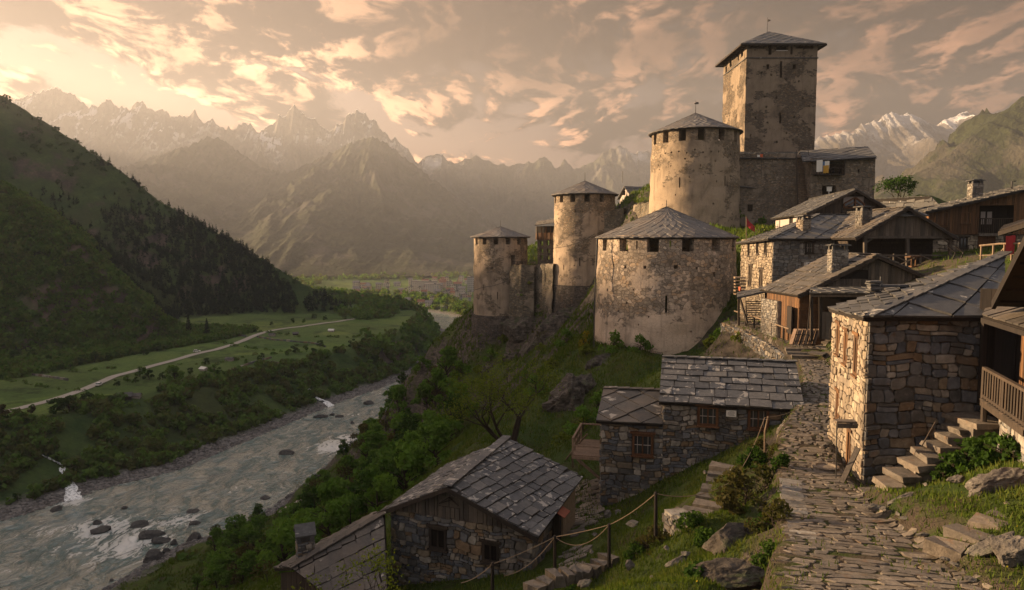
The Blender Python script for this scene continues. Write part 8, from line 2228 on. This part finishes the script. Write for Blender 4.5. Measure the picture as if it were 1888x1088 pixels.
# trees one can tell apart on the meadows
proto_tree(('meadow', 0), 170, 9.5, 10.5, 1500, .5, 'leaf_fresh', 'large round green tree beside the road in the meadow', 'tree', None, 14, .2)
p = VP(322, 706); plant(('meadow', 0), p - up * .4, 0, 1.05)
GM = 'single trees and bushes on the valley meadows'
for k, (px, py, s) in enumerate([(275, 700, .8), (258, 694, .9), (300, 700, .6), (350, 690, .55), (395, 690, .85), (404, 694, .7), (380, 672, .6), (235, 704, .55), (215, 712, .5), (250, 706, .5), (455, 672, .55), (478, 668, .6), (485, 660, .5), (530, 655, .6), (545, 650, .8), (590, 640, .7), (632, 645, .6), (650, 640, .8), (580, 655, .7), (565, 645, .6), (620, 650, .6), (670, 636, .7), (700, 632, .7), (660, 645, .7), (690, 650, .8), (140, 738, .45), (160, 730, .4), (120, 745, .4), (60, 755, .4), (90, 675, .9), (110, 668, .8), (130, 682, .7), (60, 664, .9), (30, 668, 1.), (10, 662, .9), (150, 672, .8), (175, 668, .9), (140, 660, .8), (200, 665, .7), (215, 655, .8), (240, 650, .8), (265, 655, .7), (290, 648, .8), (330, 640, .7), (355, 632, .6), (420, 608, .5), (560, 595, .6), (600, 590, .6), (500, 600, .5), (470, 606, .5), (540, 595, .6), (580, 588, .7), (345, 622, .7), (372, 620, .8)]):
    p = VP(px, py); plant(('bank', k % 3), p - up * .3, rr.uniform(0, 6.28), s, 'single bushy tree standing on the open valley meadow', GM)
cf = thing('conifer', 'dark pointed conifer beside the road, left of a matching one', 'tree', (0, 0, 0)); conifer(cf, 9, 17, 6.5, 900, .75); p = VP(348, 618); cf.location = [float(k) for k in p]
c2 = copy_thing(cf, VP(382, 626), 1.3, 1.0, 'dark pointed conifer right of a matching one, at the meadow edge')
# far slopes: woods that read as one mass
def wood_mass(name, X_, Y_, Z_, hts, wds, tris, mat, tone, conif):
    n = len(X_); k = tris
    if conif:
        t = np.tile(np.linspace(0, .92, k), (n, 1)) + rr.normal(size=(n, k)) * .02; a = rr.uniform(0, 6.283, (n, k)); rad = (1 - t) * .5 * rr.uniform(.3, 1, (n, k))
        c = np.stack([np.cos(a) * rad * wds[:, None] + X_[:, None], np.sin(a) * rad * wds[:, None] + Y_[:, None], t * hts[:, None] + Z_[:, None]], -1); sz = (.42 * (1.08 - t)) * wds[:, None]
    else:
        d_ = rr.normal(size=(n, k, 3)); d_ /= np.linalg.norm(d_, axis=2)[..., None]; r = rr.uniform(.55, 1.05, (n, k, 1)); d_ = d_ * r
        c = np.stack([d_[..., 0] * wds[:, None] * .5 + X_[:, None], d_[..., 1] * wds[:, None] * .5 + Y_[:, None], (d_[..., 2] * .5 + .5) * hts[:, None] + Z_[:, None]], -1); sz = np.full((n, k), .20) * wds[:, None]
    c = c.reshape(-1, 3); V, F = leafcloud(c, sz.ravel() * rr.uniform(.7, 1.3, len(c)), rr, .7)
    tn = np.repeat(tone, k) + rr.normal(size=len(c)) * .10
    return tag(mk(name, V, F, M[mat], rnd=tn % 1.0), kind='stuff')
def slope_pts(n, xr, yr, cond):
    x = rr.uniform(*xr, n); y = rr.uniform(*yr, n); z, d_, sl = valley_h(x[:, None], y[:, None]); z, d_, sl = z[:, 0], d_[:, 0], sl[:, 0]
    k = cond(x, y, z, d_, sl); return x[k], y[k], z[k]
# conifers on the long ridge
e1 = lambda x, y: seg_dist(x, y, R1)
def c_con(x, y, z, d_, sl):
    dr, (zc,), sd, _ = e1(x, y); nz_ = fbm(x * .02 + 4, y * .02, 4)
    dens = smooth(-460, -290, x + 60 * nz_) * (sd < .5) + (np.abs(dr) < 9) * .30
    return sl & (rr.random(len(x)) < dens) & (dr < 190) & (z > 24) & (z > 0) & (nz_ > -.45) & ~((y < 560) & (x < -230))
x, y, z = slope_pts(15000, (-640, -150), (520, 790), c_con); h = rr.uniform(6, 12, len(x)); wood_mass('conifer_forest', x, y, z - .5, h, h * .42, 22, 'needles', rr.random(len(x)), True)
# leafy scrub on the near hillock and the foot of the slope
def c_sc(x, y, z, d_, sl):
    nz_ = fbm(x * .018 + 9, y * .018, 4); dr, (zc,), sd, _ = seg_dist(x, y, R2)
    return (sl | (d_ > 150)) & (z > 22.5) & (rr.random(len(x)) < .35 + .6 * smooth(-.6, .1, nz_)) & (dr < 175) & (x < -180)
x, y, z = slope_pts(21000, (-560, -180), (385, 600), c_sc); h = rr.uniform(2.5, 6.5, len(x)); wood_mass('scrub_wood', x, y, z - 1.0, h, h * 1.2, 34, 'leaf_bank', (smooth(-.5, .5, fbm(x * .03, y * .03, 3)) + rr.normal(size=len(x)) * .2) % 1.0, False)
def c_top(x, y, z, d_, sl):
    dr, (zc,), sd, _ = e1(x, y); nz_ = fbm(x * .02 + 2, y * .02, 4); return sl & (rr.random(len(x)) < smooth(.0, .5, nz_) * .5 + (dr < 14) * .35) & (dr < 330) & (x < -230)
x, y, z = slope_pts(7000, (-720, -230), (520, 860), c_top); h = rr.uniform(2, 5.5, len(x)); wood_mass('hillside_scrub', x, y, z - .8, h, h * 1.25, 26, 'leaf_dark', rr.random(len(x)), False)
x, y, z = slope_pts(14000, (-330, -40), (200, 560), BANKW); k = slice(0, 1900); x, y, z = x[k], y[k], z[k]; h = rr.uniform(2.0, 6.0, len(x)); wood_mass('bank_thicket', x, y, z - .8, h, h * 1.15, 60, 'leaf_bank', (smooth(-.5, .5, fbm(x * .05, y * .05, 3)) + rr.normal(size=len(x)) * .22) % 1.0, False)
def c_far(x, y, z, d_, sl):
    nz_ = fbm(x * .012, y * .012, 4); return (~sl) & (d_ > 9) & (d_ < 150) & ((nz_ > -.10) | (d_ < 30)) & (y > 520) & ((y < 900) | (d_ < 45)) & ~((x < -118 - (y - 560) * .35) & (y < 745) & (d_ > 34))
x, y, z = slope_pts(9000, (-430, 60), (500, 1300), c_far); h = rr.uniform(5, 11, len(x)); wood_mass('riverside_wood', x, y, z - 1, h, h * 1.05, 30, 'leaf_bank', (smooth(-.5, .5, fbm(x * .02, y * .02, 3)) + rr.normal(size=len(x)) * .2) % 1.0, False)
x, y, z = slope_pts(5200, (-900, 260), (1020, 1900), lambda x, y, z, d_, sl: (d_ > 12) & (~sl) & ~((x > -.27 * y) & (x < .02 * y) & (y < 1440) & (d_ > 26)) & ((fbm(x * .006, y * .006, 4) > .12) | ((d_ < 40) & (rr.random(len(x)) < .6)) | ((y > 1420) & (rr.random(len(x)) < .7)))); h = rr.uniform(6, 13, len(x)); wood_mass('distant_wood', x, y, z - 1, h, h * 1.1, 22, 'leaf_bank', rr.random(len(x)), False)
# hedges and bushy strips between the fields
hl_ = []
for pts in ([(0, 700), (70, 712), (150, 722)], [(330, 672), (400, 672), (470, 655), (520, 652)], [(395, 628), (440, 640), (500, 646), (560, 650), (640, 640)], [(480, 612), (560, 622), (650, 622), (720, 618)], [(90, 690), (160, 684), (230, 676)], [(100, 765), (220, 752), (330, 728), (430, 704), (520, 676)]):
    c_ = np.array([VP(*q) for q in pts])
    for a, b_ in zip(c_[:-1], c_[1:]):
        m_ = int(np.linalg.norm(b_ - a) / 2.2)
        for k in range(m_):
            if rr.random() < .62: q = a + (b_ - a) * (k + rr.random()) / m_; hl_.append((q[0] + rr.normal() * 1.2, q[1] + rr.normal() * 1.2))
hl_ = np.array(hl_); z_ = np.array([vz(*q) for q in hl_]); h_ = rr.uniform(.8, 2.6, len(hl_)); wood_mass('hedges', hl_[:, 0], hl_[:, 1], z_ - .4, h_, h_ * 1.5, 26, 'leaf_bank', rr.random(len(hl_)), False)
# ------------------------------------------------------------------ the town beyond
TONESB = [('pale', (.50, .44, .38)), ('cream', (.46, .38, .28)), ('pinkish', (.42, .31, .26)), ('grey', (.30, .29, .28))]
def m_town(col, nm):
    m, n = material('town_wall_' + nm); o = n.obj(); x, y, z = n.xyz(o)
    fx = n.math('FRACT', n.math('MULTIPLY', n.math('ADD', x, y), .30)); fz = n.math('FRACT', n.math('MULTIPLY', z, .32))
    wv = n.math('MULTIPLY', n.math('MULTIPLY', n.math('GREATER_THAN', fx, .35), n.math('LESS_THAN', fx, .75)), n.math('MULTIPLY', n.math('GREATER_THAN', fz, .35), n.math('LESS_THAN', fz, .8)))
    n.out(n.bsdf(n.mix(n.math('MULTIPLY', wv, .8), col, (.05, .05, .055)), .85)); return m
TM = [m_town(c, nm) for nm, c in TONESB]; TR = [m_simple('town_roof_red', (.16, .075, .05), .9), m_simple('town_roof_grey', (.14, .13, .125), .9)]
proto = {}
def town(px, py, wpx, hpx, Y, k, flat, label=None):
    p = P(px, py, Y); p[2] = vz(p[0], p[1]) - .3; kx = Y / FPX; w_, h_ = wpx * kx, hpx * kx * 1.25; d_ = min(w_, 14)
    root = thing('town_building', label or f'{TONESB[k][0]} house with a {"flat" if flat else "pitched"} roof in the hazy town up the valley', 'building', (p[0], p[1], p[2]), None if label else f'{TONESB[k][0]} {"flat" if flat else "pitched"} roofed houses of the far town')
    mb = MB(); mb.box(p + (0, 0, h_ / 2 - 8), (w_, d_, h_ + 16), rr.uniform(-.25, .25) * 0); mb.build('wall', TM[k], root)
    mb = MB()
    if flat: mb.box(p + (0, 0, h_ + .35), (w_ + .8, d_ + .8, .7)); mb.box(p + (w_ * .2, 0, h_ + 1.6), (3, 3, 2.2))
    else: a = d_ / 2 + .6; mb.prism([p + (-w_ / 2 - .6, -a, h_), p + (-w_ / 2 - .6, a, h_), p + (-w_ / 2 - .6, 0, h_ + d_ * .32)], (w_ + 1.2, 0, 0))
    mb.build('roof', TR[1 if flat else int(rr.random() < .35)], root)
town(784, 530, 46, 15, 1180, 0, True, 'long pale apartment block with rows of windows in the far town'); town(797, 540, 26, 17, 1090, 0, True, 'bright square apartment block below the long block in the far town'); town(868, 528, 13, 22, 1150, 3, True, 'tallest grey block of the far town beside the lowest tower'); town(714, 530, 6, 6, 1200, 1, True, 'small cream tower house left of the far town')
taken = []
for _ in range(95):
    px = rr.uniform(650, 872); py = 531 + (872 - px) * .045 + rr.uniform(-8, 22) * (.35 + .65 * (px > 740)); Y = rr.uniform(960, 1350)
    town(px, py, rr.uniform(5, 13), rr.uniform(3, 8) * (1.2 if px > 750 else .9), Y, int(rr.choice([0, 0, 1, 1, 2, 3])), rr.random() < .4)
# cable over the river and the little road by the water
c = [np.array([-150, 95, 60.0]) * 0 + P(0, 1105, 150), P(300, 970, 165), P(540, 865, 185), P(655, 812, 205)]
L = []
for t in np.linspace(0, 1, 30): a = c[0] + (c[3] - c[0]) * t; L.append(a - up * 3.0 * 4 * t * (1 - t))
mb = MB(); mb.tube(L, .05, 4); tag(recenter(mb.build('cable', M['iron']), L[0]), 'thin dark cable hanging across the river', 'cable')
tk = [P(502, 945, 225), P(503, 960, 222), P(510, 972, 215), P(525, 982, 205), P(540, 995, 190), P(547, 1012, 172), P(548, 1030, 155)]
tk = np.array(tk); s = np.concatenate([[0], np.cumsum(np.hypot(np.diff(tk[:, 0]), np.diff(tk[:, 1])))]); ss = np.linspace(0, s[-1], 40); tx_, ty_ = np.interp(ss, s, tk[:, 0]), np.interp(ss, s, tk[:, 1])
ex, ey = np.gradient(tx_), np.gradient(ty_); el = np.hypot(ex, ey); C3 = np.stack([np.stack([tx_ + ey / el * q, ty_ - ex / el * q], 1) for q in (-2, -1, 0, 1, 2)], 1); Zt = hill_h(C3[..., 0], C3[..., 1]); Zt = np.maximum(Zt, Zt.mean(1, keepdims=True)) + .4
tag(gridmesh('track', C3[..., 0], C3[..., 1], Zt, M['road']), kind='structure')
# ------------------------------------------------------------------ evening haze over the whole valley
hz = MB(); hz.box((0, 1930, 445), (8800, 4100, 900))
hm, hn = material('haze')
vol = hn.new('ShaderNodeVolumePrincipled')
vol.inputs['Color'].default_value = (0.60, 0.62, 0.69, 1)
vol.inputs['Density'].default_value = 1.5e-4
vol.inputs['Anisotropy'].default_value = 0.36
hn.out(None, vol.outputs[0])
haze = hz.build('haze', hm)
tag(haze, kind='stuff')
